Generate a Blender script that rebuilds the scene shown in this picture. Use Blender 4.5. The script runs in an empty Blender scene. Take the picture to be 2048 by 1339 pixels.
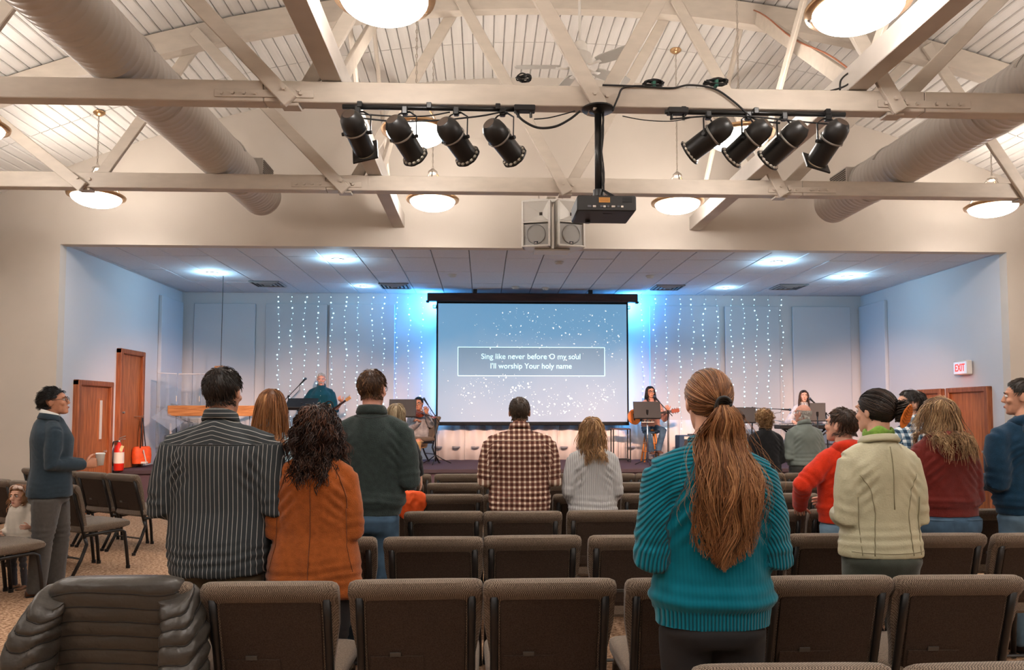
import bpy, bmesh, math, random
import numpy as np
from mathutils import Vector, Matrix, Quaternion, noise
from mathutils.bvhtree import BVHTree

random.seed(7)
rng = np.random.default_rng(7)
PI = math.pi
scene = bpy.context.scene
col = scene.collection

# ------------------------------------------------------------------ camera
FOC, YAW, PITCH, CAMZ = 1480.0, math.atan(57/1480), math.atan(77/1480), 1.56
cam_d = bpy.data.cameras.new('camera')
cam = bpy.data.objects.new('camera', cam_d)
col.objects.link(cam)
cam.location = (0, 0, CAMZ)
cam.rotation_euler = (PI/2 + PITCH, 0, -YAW)
cam_d.sensor_fit = 'HORIZONTAL'
cam_d.sensor_width = 36
cam_d.lens = FOC/2048*36
cam_d.shift_y = 79/2048
cam_d.clip_start = 0.05
scene.camera = cam

# ------------------------------------------------------------------ world, exposure
w = bpy.data.worlds.new('world')
scene.world = w
w.use_nodes = True
w.node_tree.nodes['Background'].inputs[0].default_value = (1.0, 0.95, 0.9, 1)
w.node_tree.nodes['Background'].inputs[1].default_value = 0.0
vs = scene.view_settings
vs.view_transform = 'Standard'
vs.look = 'None'
vs.gamma = 1
vs.exposure = -0.06
vs.use_curve_mapping = False

# light levels of the room's own lamps (the lamps are built further down)
BOWL_GLOW = 36        # emission of a pendant bowl
BOWL_UP = 28.0         # lamp inside the open bowl
STAGE_WHITE = 29.0     # ceiling downlights over the stage
STAGE_BLUE = 38.0      # blue LED bars behind the screen
STAGE_WARM = 2000.0     # track spotlights on the truss

# ------------------------------------------------------------------ pixel -> place (used once to survey the photo)
_fw = Vector((math.sin(YAW)*math.cos(PITCH), math.cos(YAW)*math.cos(PITCH), math.sin(PITCH)))
_rt = Vector((math.cos(YAW), -math.sin(YAW), 0))
_up = _rt.cross(_fw)
def _ray(px, py):
    return _fw + _rt*((px-1024)/FOC) - _up*((py-748.5)/FOC)
def at(px, py, Y):
    d = _ray(px, py)
    return Vector((0, 0, CAMZ)) + d*(Y/d.y)
def atz(px, py, z):
    d = _ray(px, py)
    return Vector((0, 0, CAMZ)) + d*((z-CAMZ)/d.z)

# ------------------------------------------------------------------ helpers
def srgb(r, g=None, b=None):
    if g is None:
        r, g, b = r
    f = lambda c: (c/255/12.92) if c/255 <= .04045 else ((c/255+.055)/1.055)**2.4
    return (f(r), f(g), f(b), 1)

class MB:
    """collects shapes that become ONE mesh object"""
    def __init__(s):
        s.v, s.f, s.mi = [], [], []
    def add(s, vs_, fs_, mi=0):
        n = len(s.v)
        s.v += [tuple(p) for p in vs_]
        s.f += [tuple(i+n for i in f) for f in fs_]
        s.mi += [mi]*len(fs_)
        return s
    def box(s, c, size, rot=None, mi=0):
        hx, hy, hz = size[0]/2, size[1]/2, size[2]/2
        vs_ = [Vector((x, y, z)) for x in (-hx, hx) for y in (-hy, hy) for z in (-hz, hz)]
        if rot is not None:
            vs_ = [rot @ p for p in vs_]
        c = Vector(c)
        return s.add([p+c for p in vs_], [(0, 1, 3, 2), (4, 6, 7, 5), (0, 4, 5, 1), (2, 3, 7, 6), (0, 2, 6, 4), (1, 5, 7, 3)], mi)
    def cbox(s, c, size, b=.01, rot=None, mi=0):
        """chamfered box"""
        h = [k/2 for k in size]
        b = min(b, min(h)*.9)
        vs_, idx = [], {}
        for sx in (-1, 1):
            for sy in (-1, 1):
                for sz in (-1, 1):
                    for a in range(3):
                        p = [sx*(h[0]-b), sy*(h[1]-b), sz*(h[2]-b)]
                        p[a] = (sx, sy, sz)[a]*h[a]
                        idx[(sx, sy, sz, a)] = len(vs_)
                        vs_.append(Vector(p))
        F = []
        for a in range(3):
            o1, o2 = (a+1) % 3, (a+2) % 3
            for sg in (-1, 1):
                q = []
                for u, v in ((-1, -1), (1, -1), (1, 1), (-1, 1)):
                    k = [0, 0, 0]; k[a] = sg; k[o1] = u; k[o2] = v
                    q.append(idx[(k[0], k[1], k[2], a)])
                F.append(q if sg > 0 else q[::-1])
            for u in (-1, 1):
                for v in (-1, 1):
                    k = [0, 0, 0]; k[o1] = u; k[o2] = v
                    k[a] = -1; A, B = idx[(*k, o1)], idx[(*k, o2)]
                    k[a] = 1; C, D = idx[(*k, o1)], idx[(*k, o2)]
                    F.append([A, B, D, C] if u*v < 0 else [A, C, D, B])
        for sx in (-1, 1):
            for sy in (-1, 1):
                for sz in (-1, 1):
                    t = [idx[(sx, sy, sz, a)] for a in range(3)]
                    F.append(t if sx*sy*sz > 0 else t[::-1])
        if rot is not None:
            vs_ = [rot @ p for p in vs_]
        c = Vector(c)
        return s.add([p+c for p in vs_], F, mi)
    def tube(s, path, r, seg=8, cap=True, mi=0, flat=None, up=None):
        """tube along path; r number or list; flat=(a,b) scales the two cross axes"""
        P = [Vector(p) for p in path]
        n = len(P)
        R = r if hasattr(r, '__len__') else [r]*n
        T = []
        for i in range(n):
            t = P[min(i+1, n-1)] - P[max(i-1, 0)]
            T.append(t.normalized() if t.length > 1e-9 else Vector((0, 0, 1)))
        a = Vector(up) if up is not None else (Vector((0, 0, 1)) if abs(T[0].z) < .9 else Vector((1, 0, 0)))
        x = T[0].cross(a).normalized()
        vs_ = []
        fa, fb = flat or (1, 1)
        for i in range(n):
            x = (x - T[i]*x.dot(T[i])).normalized()
            y = T[i].cross(x)
            for k in range(seg):
                an = 2*PI*k/seg
                vs_.append(P[i] + x*(math.cos(an)*R[i]*fa) + y*(math.sin(an)*R[i]*fb))
        F = []
        for i in range(n-1):
            for k in range(seg):
                k2 = (k+1) % seg
                F.append((i*seg+k, i*seg+k2, (i+1)*seg+k2, (i+1)*seg+k))
        if cap:
            F.append(tuple(range(seg))[::-1])
            F.append(tuple((n-1)*seg+k for k in range(seg)))
        return s.add(vs_, F, mi)
    def cyl(s, p0, p1, r, r1=None, seg=16, mi=0, cap=True):
        return s.tube([p0, p1], [r, r if r1 is None else r1], seg, cap, mi)
    def lathe(s, prof, seg=24, mat=None, mi=0):
        """prof: list of (radius, height) about +Z; open surface"""
        vs_, F = [], []
        for (r, z) in prof:
            for k in range(seg):
                a = 2*PI*k/seg
                p = Vector((r*math.cos(a), r*math.sin(a), z))
                vs_.append(mat @ p if mat is not None else p)
        for i in range(len(prof)-1):
            for k in range(seg):
                k2 = (k+1) % seg
                F.append((i*seg+k, i*seg+k2, (i+1)*seg+k2, (i+1)*seg+k))
        return s.add(vs_, F, mi)
    def prism(s, poly, d, mat=None, mi=0):
        """poly: 2-D outline in local XZ extruded along +Y by d"""
        n = len(poly)
        vs_ = [Vector((x, 0, z)) for x, z in poly] + [Vector((x, d, z)) for x, z in poly]
        if mat is not None:
            vs_ = [mat @ p for p in vs_]
        F = [tuple(range(n)), tuple(range(2*n-1, n-1, -1))]
        for i in range(n):
            j = (i+1) % n
            F.append((i, i+n, j+n, j))
        return s.add(vs_, F, mi)
    def ell(s, c, r, seg=12, rings=8, rot=None, mi=0):
        vs_, F = [], []
        c = Vector(c)
        for i in range(rings+1):
            th = PI*i/rings
            for k in range(seg):
                a = 2*PI*k/seg
                p = Vector((r[0]*math.sin(th)*math.cos(a), r[1]*math.sin(th)*math.sin(a), r[2]*math.cos(th)))
                if rot is not None:
                    p = rot @ p
                vs_.append(p+c)
        for i in range(rings):
            for k in range(seg):
                k2 = (k+1) % seg
                if i == 0:
                    F.append((k, seg+k, seg+k2))
                elif i == rings-1:
                    F.append((i*seg+k, (i+1)*seg+k, i*seg+k2))
                else:
                    F.append((i*seg+k, (i+1)*seg+k, (i+1)*seg+k2, i*seg+k2))
        return s.add(vs_, F, mi)
    def mesh(s, name='m', mats=(), smooth=False):
        me = bpy.data.meshes.new(name)
        me.from_pydata(s.v, [], s.f)
        for m in mats:
            me.materials.append(m)
        if any(s.mi):
            me.polygons.foreach_set('material_index', s.mi)
        bm = bmesh.new(); bm.from_mesh(me)
        bmesh.ops.remove_doubles(bm, verts=bm.verts, dist=1e-6)
        bmesh.ops.recalc_face_normals(bm, faces=bm.faces)
        bm.to_mesh(me); bm.free()
        if smooth is True:
            me.polygons.foreach_set('use_smooth', [True]*len(me.polygons))
        elif smooth:
            me.polygons.foreach_set('use_smooth', [True]*len(me.polygons))
            me.set_sharp_from_angle(angle=smooth)
        me.update()
        return me
    def build(s, name, mats, parent=None, smooth=False, loc=None, rot=None):
        if not isinstance(mats, (list, tuple)):
            mats = [mats]
        return link(name, s.mesh(name, mats, smooth), parent, loc, rot)

SM = math.radians(40)
def link(name, data, parent=None, loc=None, rot=None):
    o = bpy.data.objects.new(name, data)
    col.objects.link(o)
    if parent is not None:
        o.parent = parent
    if loc is not None:
        o.location = loc
    if rot is not None:
        o.rotation_euler = rot
    return o
def tag(o, label=None, cat=None, group=None, kind=None):
    if label: o['label'] = label
    if cat: o['category'] = cat
    if group: o['group'] = group
    if kind: o['kind'] = kind
    return o
def thing(name, label, cat, loc=(0, 0, 0), rz=0, group=None, kind=None):
    o = link(name, None, None, loc, (0, 0, rz))
    o.empty_display_size = .1
    return tag(o, label, cat, group, kind)
def copy_tree(o, parent=None):
    c = o.copy()
    col.objects.link(c)
    c.parent = parent
    for ch in list(o.children):
        copy_tree(ch, c)
    return c
def lamp(name, kind, loc, energy, color, parent=None, rot=None, **kw):
    d = bpy.data.lights.new(name, kind)
    d.energy = energy
    d.color = color
    for k, v in kw.items():
        setattr(d, k, v)
    o = link(name, d, parent, loc, rot)
    return o

# ------------------------------------------------------------------ materials
MAT = {}
def mat(name, color, rough=.6, metal=0, var=0.0, scale=8, bump=0.0, bscale=60, spec=.5, emit=None, estr=0, trans=0, alpha=1, stretch=None, sheen=0):
    if name in MAT:
        return MAT[name]
    m = bpy.data.materials.new(name)
    m.use_nodes = True
    nt = m.node_tree
    b = nt.nodes['Principled BSDF']
    c = srgb(color)
    b.inputs['Base Color'].default_value = c
    b.inputs['Roughness'].default_value = rough
    b.inputs['Metallic'].default_value = metal
    b.inputs['Specular IOR Level'].default_value = spec
    if sheen:
        b.inputs['Sheen Weight'].default_value = sheen
    if emit:
        b.inputs['Emission Color'].default_value = srgb(emit)
        b.inputs['Emission Strength'].default_value = estr
    if trans:
        b.inputs['Transmission Weight'].default_value = trans
    if alpha < 1:
        b.inputs['Alpha'].default_value = alpha
    if var or bump:
        tc = nt.nodes.new('ShaderNodeTexCoord')
        src = tc.outputs['Object']
        if stretch:
            mp = nt.nodes.new('ShaderNodeMapping')
            mp.inputs['Scale'].default_value = stretch
            nt.links.new(src, mp.inputs[0])
            src = mp.outputs[0]
        if var:
            n = nt.nodes.new('ShaderNodeTexNoise')
            n.inputs['Scale'].default_value = scale
            n.inputs['Detail'].default_value = 2
            nt.links.new(src, n.inputs['Vector'])
            r = nt.nodes.new('ShaderNodeValToRGB')
            lo = tuple(max(0, k*(1-var)) for k in c[:3])+(1,)
            hi = tuple(min(1, k*(1+var)) for k in c[:3])+(1,)
            r.color_ramp.elements[0].color = lo
            r.color_ramp.elements[0].position = .3
            r.color_ramp.elements[1].color = hi
            r.color_ramp.elements[1].position = .7
            nt.links.new(n.outputs['Fac'], r.inputs[0])
            nt.links.new(r.outputs[0], b.inputs['Base Color'])
        if bump:
            n2 = nt.nodes.new('ShaderNodeTexNoise')
            n2.inputs['Scale'].default_value = bscale
            n2.inputs['Detail'].default_value = 1
            nt.links.new(src, n2.inputs['Vector'])
            bp = nt.nodes.new('ShaderNodeBump')
            bp.inputs['Strength'].default_value = bump
            bp.inputs['Distance'].default_value = .01
            nt.links.new(n2.outputs['Fac'], bp.inputs['Height'])
            nt.links.new(bp.outputs[0], b.inputs['Normal'])
    MAT[name] = m
    return m

M_wall = mat('wall paint', (214, 202, 189), .75, var=.03, scale=1.5)
M_stagewall = mat('stage wall paint', (214, 212, 214), .75)
M_plank = mat('painted roof boards', (229, 223, 217), .6, var=.05, scale=3, stretch=(6, .4, 6))
M_timber = mat('painted timber', (206, 193, 178), .55, var=.05, scale=5, stretch=(1, 3, 3))
M_beam = mat('painted beam', (198, 188, 178), .55, var=.05, scale=4)
M_duct = mat('painted spiral duct', (204, 196, 188), .42, spec=.5)
M_black = mat('black metal', (22, 22, 23), .35, spec=.5)
M_blackmat = mat('black plastic', (20, 19, 19), .55)
M_white = mat('white plastic', (214, 208, 200), .45)
M_fixwhite = mat('white enamel', (225, 218, 208), .4)
M_brass = mat('brushed brass', (196, 160, 120), .3, metal=.9)
M_nickel = mat('satin nickel', (200, 190, 180), .3, metal=.9)
M_chrome = mat('chrome', (210, 210, 212), .18, metal=1)
M_glass = mat('clear acrylic', (240, 246, 248), .05, trans=.95, alpha=.3, spec=.4)

def wood(name, c1, c2, scale=3.0, stretch=(14, 14, .9), rough=.45):
    if name in MAT: return MAT[name]
    m = bpy.data.materials.new(name); m.use_nodes = True
    nt = m.node_tree; b = nt.nodes['Principled BSDF']
    tc = nt.nodes.new('ShaderNodeTexCoord'); mp = nt.nodes.new('ShaderNodeMapping')
    mp.inputs['Scale'].default_value = stretch
    n = nt.nodes.new('ShaderNodeTexNoise'); n.inputs['Scale'].default_value = scale
    n.inputs['Detail'].default_value = 8; n.inputs['Distortion'].default_value = .6
    r = nt.nodes.new('ShaderNodeValToRGB')
    r.color_ramp.elements[0].color = srgb(c1); r.color_ramp.elements[0].position = .35
    r.color_ramp.elements[1].color = srgb(c2); r.color_ramp.elements[1].position = .68
    nt.links.new(tc.outputs['Object'], mp.inputs[0]); nt.links.new(mp.outputs[0], n.inputs['Vector'])
    nt.links.new(n.outputs['Fac'], r.inputs[0]); nt.links.new(r.outputs[0], b.inputs['Base Color'])
    b.inputs['Roughness'].default_value = rough
    MAT[name] = m
    return m
M_door = wood('oak door veneer', (142, 76, 38), (190, 112, 62))
M_doorframe = wood('stained oak frame', (124, 66, 36), (168, 96, 56))
M_oak = wood('light oak', (150, 96, 52), (196, 140, 88), stretch=(1, 14, 14))
M_stool = wood('honey beech', (196, 116, 48), (226, 150, 76))

def carpet():
    m = bpy.data.materials.new('speckled carpet'); m.use_nodes = True
    nt = m.node_tree; b = nt.nodes['Principled BSDF']
    tc = nt.nodes.new('ShaderNodeTexCoord')
    mp = nt.nodes.new('ShaderNodeMapping'); mp.inputs['Scale'].default_value = (1, 1.6, 1)
    v = nt.nodes.new('ShaderNodeTexNoise'); v.inputs['Scale'].default_value = 34; v.inputs['Detail'].default_value = 3; v.inputs['Roughness'].default_value = .7
    r = nt.nodes.new('ShaderNodeValToRGB')
    e = r.color_ramp.elements
    e[0].position = .38; e[0].color = srgb(118, 86, 62)
    e[1].position = .62; e[1].color = srgb(214, 180, 150)
    k = e.new(.5); k.color = srgb(176, 138, 108)
    bp = nt.nodes.new('ShaderNodeBump'); bp.inputs['Strength'].default_value = .5; bp.inputs['Distance'].default_value = .01
    nt.links.new(tc.outputs['Object'], mp.inputs[0]); nt.links.new(mp.outputs[0], v.inputs['Vector'])
    nt.links.new(v.outputs['Fac'], r.inputs[0]); nt.links.new(r.outputs[0], b.inputs['Base Color'])
    nt.links.new(v.outputs['Fac'], bp.inputs['Height']); nt.links.new(bp.outputs[0], b.inputs['Normal'])
    b.inputs['Roughness'].default_value = .95; b.inputs['Specular IOR Level'].default_value = .1
    return m
M_carpet = carpet()
M_stagecarpet = mat('aubergine stage carpet', (92, 76, 84), .95, var=.12, scale=90, bump=.3, bscale=200, spec=.1)
# path limits
cy = scene.cycles
cy.max_bounces = 4
cy.diffuse_bounces = 2
cy.glossy_bounces = 2
cy.transmission_bounces = 3
cy.transparent_max_bounces = 8
cy.caustics_reflective = False
cy.caustics_refractive = False
cy.use_adaptive_sampling = True
cy.adaptive_threshold = 0.15
cy.adaptive_min_samples = 16
# ================================================================== the hall
CX0 = .96                                  # axis of the hall
Y_WALL, Y_BACK = 10.8, -7.5
XL, XR = CX0-8.6, CX0+8.6
def roof_z(x):
    return 6.566 - .0294*(x-CX0)**2
OPL, OPR, OPZ = -6.1, 7.91, 3.99           # stage opening
def struct(o):
    o['kind'] = 'structure'
    return o

struct(MB().box(((XL+XR)/2, (Y_BACK+12.6)/2, -.05), (XR-XL, 12.6-Y_BACK, .1)).build('floor', M_carpet))
for nm, x in (('wall_left', XL-.08), ('wall_right', XR+.08)):
    struct(MB().box((x, (Y_BACK+Y_WALL)/2, 2.25), (.16, Y_WALL-Y_BACK, 4.6)).build(nm, M_wall))
struct(MB().box(((XL+XR)/2, Y_BACK-.08, 3.4), (XR-XL, .16, 6.8)).build('wall_back', M_wall))
# front wall with the wide stage opening under the curved roof
mb = MB()
TW = .16
mb.box(((XL+OPL)/2, Y_WALL+TW/2, OPZ/2), (OPL-XL, TW, OPZ))
mb.box(((XR+OPR)/2, Y_WALL+TW/2, OPZ/2), (XR-OPR, TW, OPZ))
arc = [(XR+(XL-XR)*i/40, 0) for i in range(41)]
poly = [(XL, OPZ), (XR, OPZ)] + [(x, roof_z(x)+.03) for x, _ in arc]
mb.prism(poly, TW, Matrix.Translation((0, Y_WALL, 0)))
struct(mb.build('wall_front', M_wall))

# roof: a curved deck of separate painted boards
ceil_base = MB()
xs = [XL+(XR-XL)*i/60 for i in range(61)]
for i in range(60):
    a, b_ = xs[i], xs[i+1]
    ceil_base.add([(a, Y_BACK, roof_z(a)+.045), (b_, Y_BACK, roof_z(b_)+.045), (b_, Y_WALL+.1, roof_z(b_)+.045), (a, Y_WALL+.1, roof_z(a)+.045),
                   (a, Y_BACK, roof_z(a)+.1), (b_, Y_BACK, roof_z(b_)+.1), (b_, Y_WALL+.1, roof_z(b_)+.1), (a, Y_WALL+.1, roof_z(a)+.1)],
                  [(0, 3, 2, 1), (4, 5, 6, 7), (0, 1, 5, 4), (2, 3, 7, 6)])
ceiling = struct(ceil_base.build('ceiling', mat('roof gap', (70, 60, 52), .9)))
PW = .139
npl = 124
def plank_mesh(L, nm):
    h, t, c = PW/2-.0035, .022, .012
    poly = [(-h, t), (-h, -t+c), (-h+c, -t), (h-c, -t), (h, -t+c), (h, t)]
    return MB().prism(poly, L).mesh(nm, [M_plank])
Y_J = 9.74
pm_far, pm_near = plank_mesh(Y_WALL-Y_J-.004, 'board_far'), plank_mesh(Y_J-Y_BACK-.006, 'board_near')
for i in range(npl):
    s = (i-(npl-1)/2)*PW
    x = CX0
    for _ in range(12):                     # arc length -> x
        x = CX0 + s/math.sqrt(1+(.0294*(x-CX0))**2*1.33)
    sl = math.atan(-2*.0294*(x-CX0))
    for me, y in ((pm_far, Y_J+.004), (pm_near, Y_BACK)):
        o = link('roof_board', me, ceiling, (x, y, roof_z(x)+.02+random.uniform(-.0015, .0015)), (0, -sl, 0))

# ------------------------------------------------------------------ trusses
def board(mb, p0, p1, wid, thk, nrm=(0, 1, 0), mi=0):
    """straight timber from p0 to p1; wid across, thk along nrm"""
    p0, p1 = Vector(p0), Vector(p1)
    t = (p1-p0).normalized()
    n = Vector(nrm)
    n = (n-t*n.dot(t)).normalized()
    s = t.cross(n)
    R = Matrix((t, n, s)).transposed()
    return mb.cbox((p0+p1)/2, ((p1-p0).length, thk, wid), .006, R, mi)
CH_T, CH_B = 4.27, 4.095
BN = [-5.45, -2.53, 0, 2.53, 5.45]          # lower nodes from the axis
TN = [-6.75, -4.27, -1.27, 1.27, 4.27, 6.75]
def bolt(mb, c, r=.016, d=.022):
    mb.cyl(Vector(c), Vector(c)+Vector((0, -d, 0)), r, seg=6)
def make_truss(Y, label):
    t = thing('roof_truss', label, 'roof truss', (0, Y, 0), group='painted timber roof trusses')
    for a, b_ in ((XL, -1.8), (-1.796, 3.716), (3.72, XR)):
        MB().cbox(((a+b_)/2, 0, (CH_T+CH_B)/2), (b_-a, .14, CH_T-CH_B), .006).build('bottom_chord', M_timber, t)
    m = MB()
    n = 36
    xs_ = [XL+.05+(XR-XL-.1)*i/n for i in range(n+1)]
    vs_ = []
    for x in xs_:
        for y, z in ((-.07, -.03), (.07, -.03), (.07, -.29), (-.07, -.29)):
            vs_.append((x, y, roof_z(x)+z))
    F = [(0, 1, 2, 3), tuple(n*4+k for k in (3, 2, 1, 0))]
    for i in range(n):
        for k in range(4):
            F.append((i*4+k, (i+1)*4+k, (i+1)*4+(k+1) % 4, i*4+(k+1) % 4))
    m.add(vs_, F).build('top_chord', M_timber, t)
    for i, bx in enumerate(BN):
        for dx, side in ((TN[i], -1), (TN[i+1], 1)):
            x0, x1 = CX0+bx+side*.03, CX0+dx
            y = -.095 if side < 0 else .095
            z0 = CH_B-.01 if side < 0 else CH_B+.04
            m = MB()
            board(m, (x0-side*.03, y, z0), (x1, y, roof_z(x1)-.12), .125, .045)
            m.build('web_member', M_timber, t)
        if abs(bx) < 6:
            MB().cbox((CX0+bx-.02, 0, CH_B-.014), (.15, .12, .026), .004).build('node_block', M_timber, t)
            m = MB()
            for q in (-.05, .06):
                m = MB(); bolt(m, (CX0+bx+q, -.118 if q < 0 else -.07, CH_B+.09), .018)
                m.build('node_bolt', M_timber, t)
    for sx, c in ((-1, -1.79), (1, 3.71)):
        pl = MB().cbox((c, -.076, CH_B+.062), (.8, .012, .062), .003).build('splice_plate', M_timber, t)
        for q in (-.34, -.25, -.16, -.07, .1, .2, .3):
            m = MB(); bolt(m, (c+q, -.082, CH_B+.062), .016, .02)
            m.build('bolt', M_timber, pl)
    return t
TR = [3.65, 6.05, 8.45]
TL = ['white timber bowstring truss high above the nearest chairs', 'white timber bowstring truss carrying the black spotlights and projector pole',
      'white timber bowstring truss in front of the stage wall, behind the projector']
for Y, l in zip(TR, TL):
    make_truss(Y, l)
# beams along the hall resting on the lower chords, with crossed sway braces
for x, side in ((-1.25, 'left'), (3.15, 'right')):
    b = thing('tie_beam', f'long painted tie beam running to the stage wall, {side} of the projector pole', 'beam', (x, 0, 0), group='tie beams along the hall')
    MB().cbox((0, (Y_BACK+Y_WALL)/2, CH_T+.11), (.17, Y_WALL-Y_BACK, .2), .006).build('beam_timber', M_beam, b)
    for k in range(3):
        y0 = TR[k]
        y1 = y0+2.4
        m = MB(); board(m, (.06, y0+.08, CH_T+.1), (.06, y1-.08, roof_z(x)-.22), .15, .04, (1, 0, 0)); m.build('sway_brace', M_timber, b)
        m = MB(); board(m, (-.06, y1-.45, CH_T+.16), (-.06, y0+.1, roof_z(x)-.2), .1, .04, (1, 0, 0)); m.build('sway_brace', M_timber, b)
# copper-coloured wire along one brace
cw = [Vector((3.15+.03, 6.1+2.3*t, CH_T+.2+(roof_z(3.15)-.12-CH_T-.2)*t+.03*math.sin(t*9))) for t in np.linspace(0, 1, 14)]
MB().tube([p-Vector((3.15, 0, 0)) for p in cw], .008, 6).build('copper_wire', mat('copper wire', (176, 104, 70), .5), bpy.data.objects['tie_beam.001'])

# ------------------------------------------------------------------ spiral ducts
def duct(x, yend, label, side):
    t = thing('air_duct', label, 'air duct', (x, 0, 4.53), group='round ceiling ducts')
    seg, R = 40, .262
    m = MB()
    prof = []
    y = Y_BACK+.4
    pitch = .085
    while y < yend-.01:
        prof += [(R, y), (R, y+pitch*.72), (R+.005, y+pitch*.8), (R+.005, y+pitch*.92)]
        y += pitch
    prof.append((R, yend))
    rot = Matrix.Rotation(-PI/2, 4, 'X')
    m.lathe(prof, seg, rot)
    m.build('duct_pipe', M_duct, t, SM)
    e = MB().lathe([(R+.004, yend-.05), (R+.008, yend-.01), (R, yend), (.001, yend)], seg, rot)
    e.build('end_cap', M_duct, t, SM)
    for yy in (6.9, 4.6, 9.2):
        MB().lathe([(R, yy-.03), (R+.012, yy-.026), (R+.012, yy+.026), (R, yy+.03)], seg, rot).build('joint_band', M_duct, t, SM)
    # side grille box on the inner face
    g = MB()
    yc = yend-.75
    g.box((side*.24, yc, .10), (.12, .46, .2))
    gb = g.build('outlet_box', M_duct, t)
    for k in range(7):
        MB().box((side*.305, yc, .02+k*.026), (.012, .42, .01), Matrix.Rotation(.5, 3, 'Y')).build('louvre', mat('grille shade', (120, 110, 100), .5), gb)
    for yy in TR:
        MB().tube([(R*1.04*math.sin(a), yy+.2, R*1.04*math.cos(a)) for a in np.linspace(-1.2, 1.2, 12)], .012, 6, flat=(1, 1)).build('strap', M_duct, t)
    return t
duct(-3.05, 10.15, 'large round spiral duct crossing the upper left of the roof', 1)
duct(4.97, 10.2, 'large round spiral duct crossing the right side of the roof', -1)

# ================================================================== the stage
SY0, SY1, SZ = 12.5, 15.15, .62             # stage front, back wall, stage height
struct(MB().box(((OPL+OPR)/2, (SY0+SY1)/2, SZ/2), (OPR-OPL-.01, SY1-SY0, SZ)).build('floor_stage', M_stagecarpet))
MB().cbox(((OPL+OPR)/2, SY0-.02, SZ-.03), (OPR-OPL-.02, .05, .07), .01).build('stage_nosing', mat('stage edge', (66, 52, 58), .8), bpy.data.objects['floor_stage'])
for nm, x in (('wall_stage_left', OPL-.08), ('wall_stage_right', OPR+.08)):
    struct(MB().box((x, (Y_WALL+TW+SY1)/2, 2.05), (.16, SY1-Y_WALL-TW, 4.1)).build(nm, M_stagewall))
struct(MB().box(((OPL+OPR)/2, SY1+.08, 2.05), (OPR-OPL+.3, .16, 4.1)).build('wall_stage_back', M_stagewall))
# suspended tile ceiling over the stage
struct(MB().box(((OPL+OPR)/2, (Y_WALL+TW+SY1)/2, OPZ+.09), (OPR-OPL, SY1-Y_WALL-TW, .1)).build('ceiling_stage', mat('ceiling grid', (150, 146, 144), .7)))
cst = bpy.data.objects['ceiling_stage']
M_tile = mat('ceiling tile', (222, 226, 234), .9, var=.04, scale=40)
TX, TY = .578, 1.155
x0 = at(938, 505, 11.2).x
nx0 = math.floor((OPL-x0)/TX)
xe = [max(OPL, x0+(nx0+i)*TX) for i in range(27)]
xe = [x for x in xe if x < OPR-.02]+[OPR]
ye = [Y_WALL+TW, 11.6, 12.75, 13.9, 15.05, SY1]
for i in range(len(xe)-1):
    for j in range(len(ye)-1):
        a, b_, c, d = xe[i], xe[i+1], ye[j], ye[j+1]
        if b_-a < .02: continue
        MB().cbox(((a+b_)/2, (c+d)/2, OPZ+.03+random.uniform(-.002, .002)), (b_-a-.014, d-c-.014, .03), .005).build('ceiling_tile', M_tile, cst)

# acoustic panels on the stage walls
M_panel = mat('acoustic fabric', (204, 206, 212), .95, spec=.1)
def panel(c, size, label):
    t = thing('acoustic_panel', label, 'wall panel', c, group='tall pale acoustic panels')
    MB().cbox((0, 0, 0), size, .008).build('panel_face', M_panel, t)
    ax = 0 if size[0] < size[1] else 1
    s2 = list(size); k = list(size)
    return t
def pw(pxa, pxb, Y=SY1): return at(pxa, 650, Y).x, at(pxb, 650, Y).x
for (pa, pb, lab) in ((390, 512, 'tall pale fabric wall panel behind the hanging cross wire'), (533, 655, 'tall pale fabric wall panel behind the bass player, under the string lights'),
                      (660, 790, 'tall pale fabric wall panel between the bass player and the screen'),
                      (1298, 1438, 'tall pale fabric wall panel behind the guitarist, beside the screen'), (1448, 1556, 'tall pale fabric wall panel under string lights, between guitarist and keyboard'),
                      (1583, 1698, 'tall pale fabric wall panel behind the keyboard player')):
    a, b_ = pw(pa, pb)
    panel(((a+b_)/2, SY1-.035, 2.35), (b_-a, .065, 2.85), lab)
panel((OPL+.035, 14.55, 2.35), (.065, .98, 2.85), 'tall pale fabric panel on the stage side wall past the tall door')
panel((OPR-.035, 14.62, 2.35), (.065, .98, 2.85), 'tall pale fabric panel on the stage side wall beyond the exit sign')

# doors of the stage side walls
def door(nm, x, y0, y1, z0, h, side, glass=None, plate=False):
    """side +1: door face towards +X (on the left wall)"""
    root = struct(MB().cbox((x+side*.01, (y0+y1)/2, z0+h/2-.03), (.05, y1-y0-.18, h-.08), .004).build(nm, M_door))
    fw_ = .085
    for yy in (y0+fw_/2, y1-fw_/2):
        MB().cbox((x+side*.03, yy, z0+h/2), (.11, fw_, h), .012).build('door_frame', M_doorframe, root)
    MB().cbox((x+side*.03, (y0+y1)/2, z0+h-fw_/2), (.112, y1-y0, fw_), .012).build('door_frame', M_doorframe, root)
    if glass:
        gy, gw, gz0, gz1 = glass
        MB().cbox((x+side*.037, gy, (gz0+gz1)/2), (.012, gw+.05, gz1-gz0+.06), .004).build('glazing_bead', M_door, root)
        MB().box((x+side*.045, gy, (gz0+gz1)/2), (.006, gw, gz1-gz0)).build('window_pane', mat('door pane', (214, 206, 196), .12, spec=.6), root)
    hy = y1-.17 if plate else y0+.17
    k = MB().cyl((x+side*.03, hy, z0+.95), (x+side*.075, hy, z0+.95), .02, seg=10)
    k.tube([(x+side*.075, hy, z0+.95), (x+side*.08, hy-.11, z0+.95)], .009, 8)
    k.build('door_handle', M_nickel, root, SM)
    return root
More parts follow.
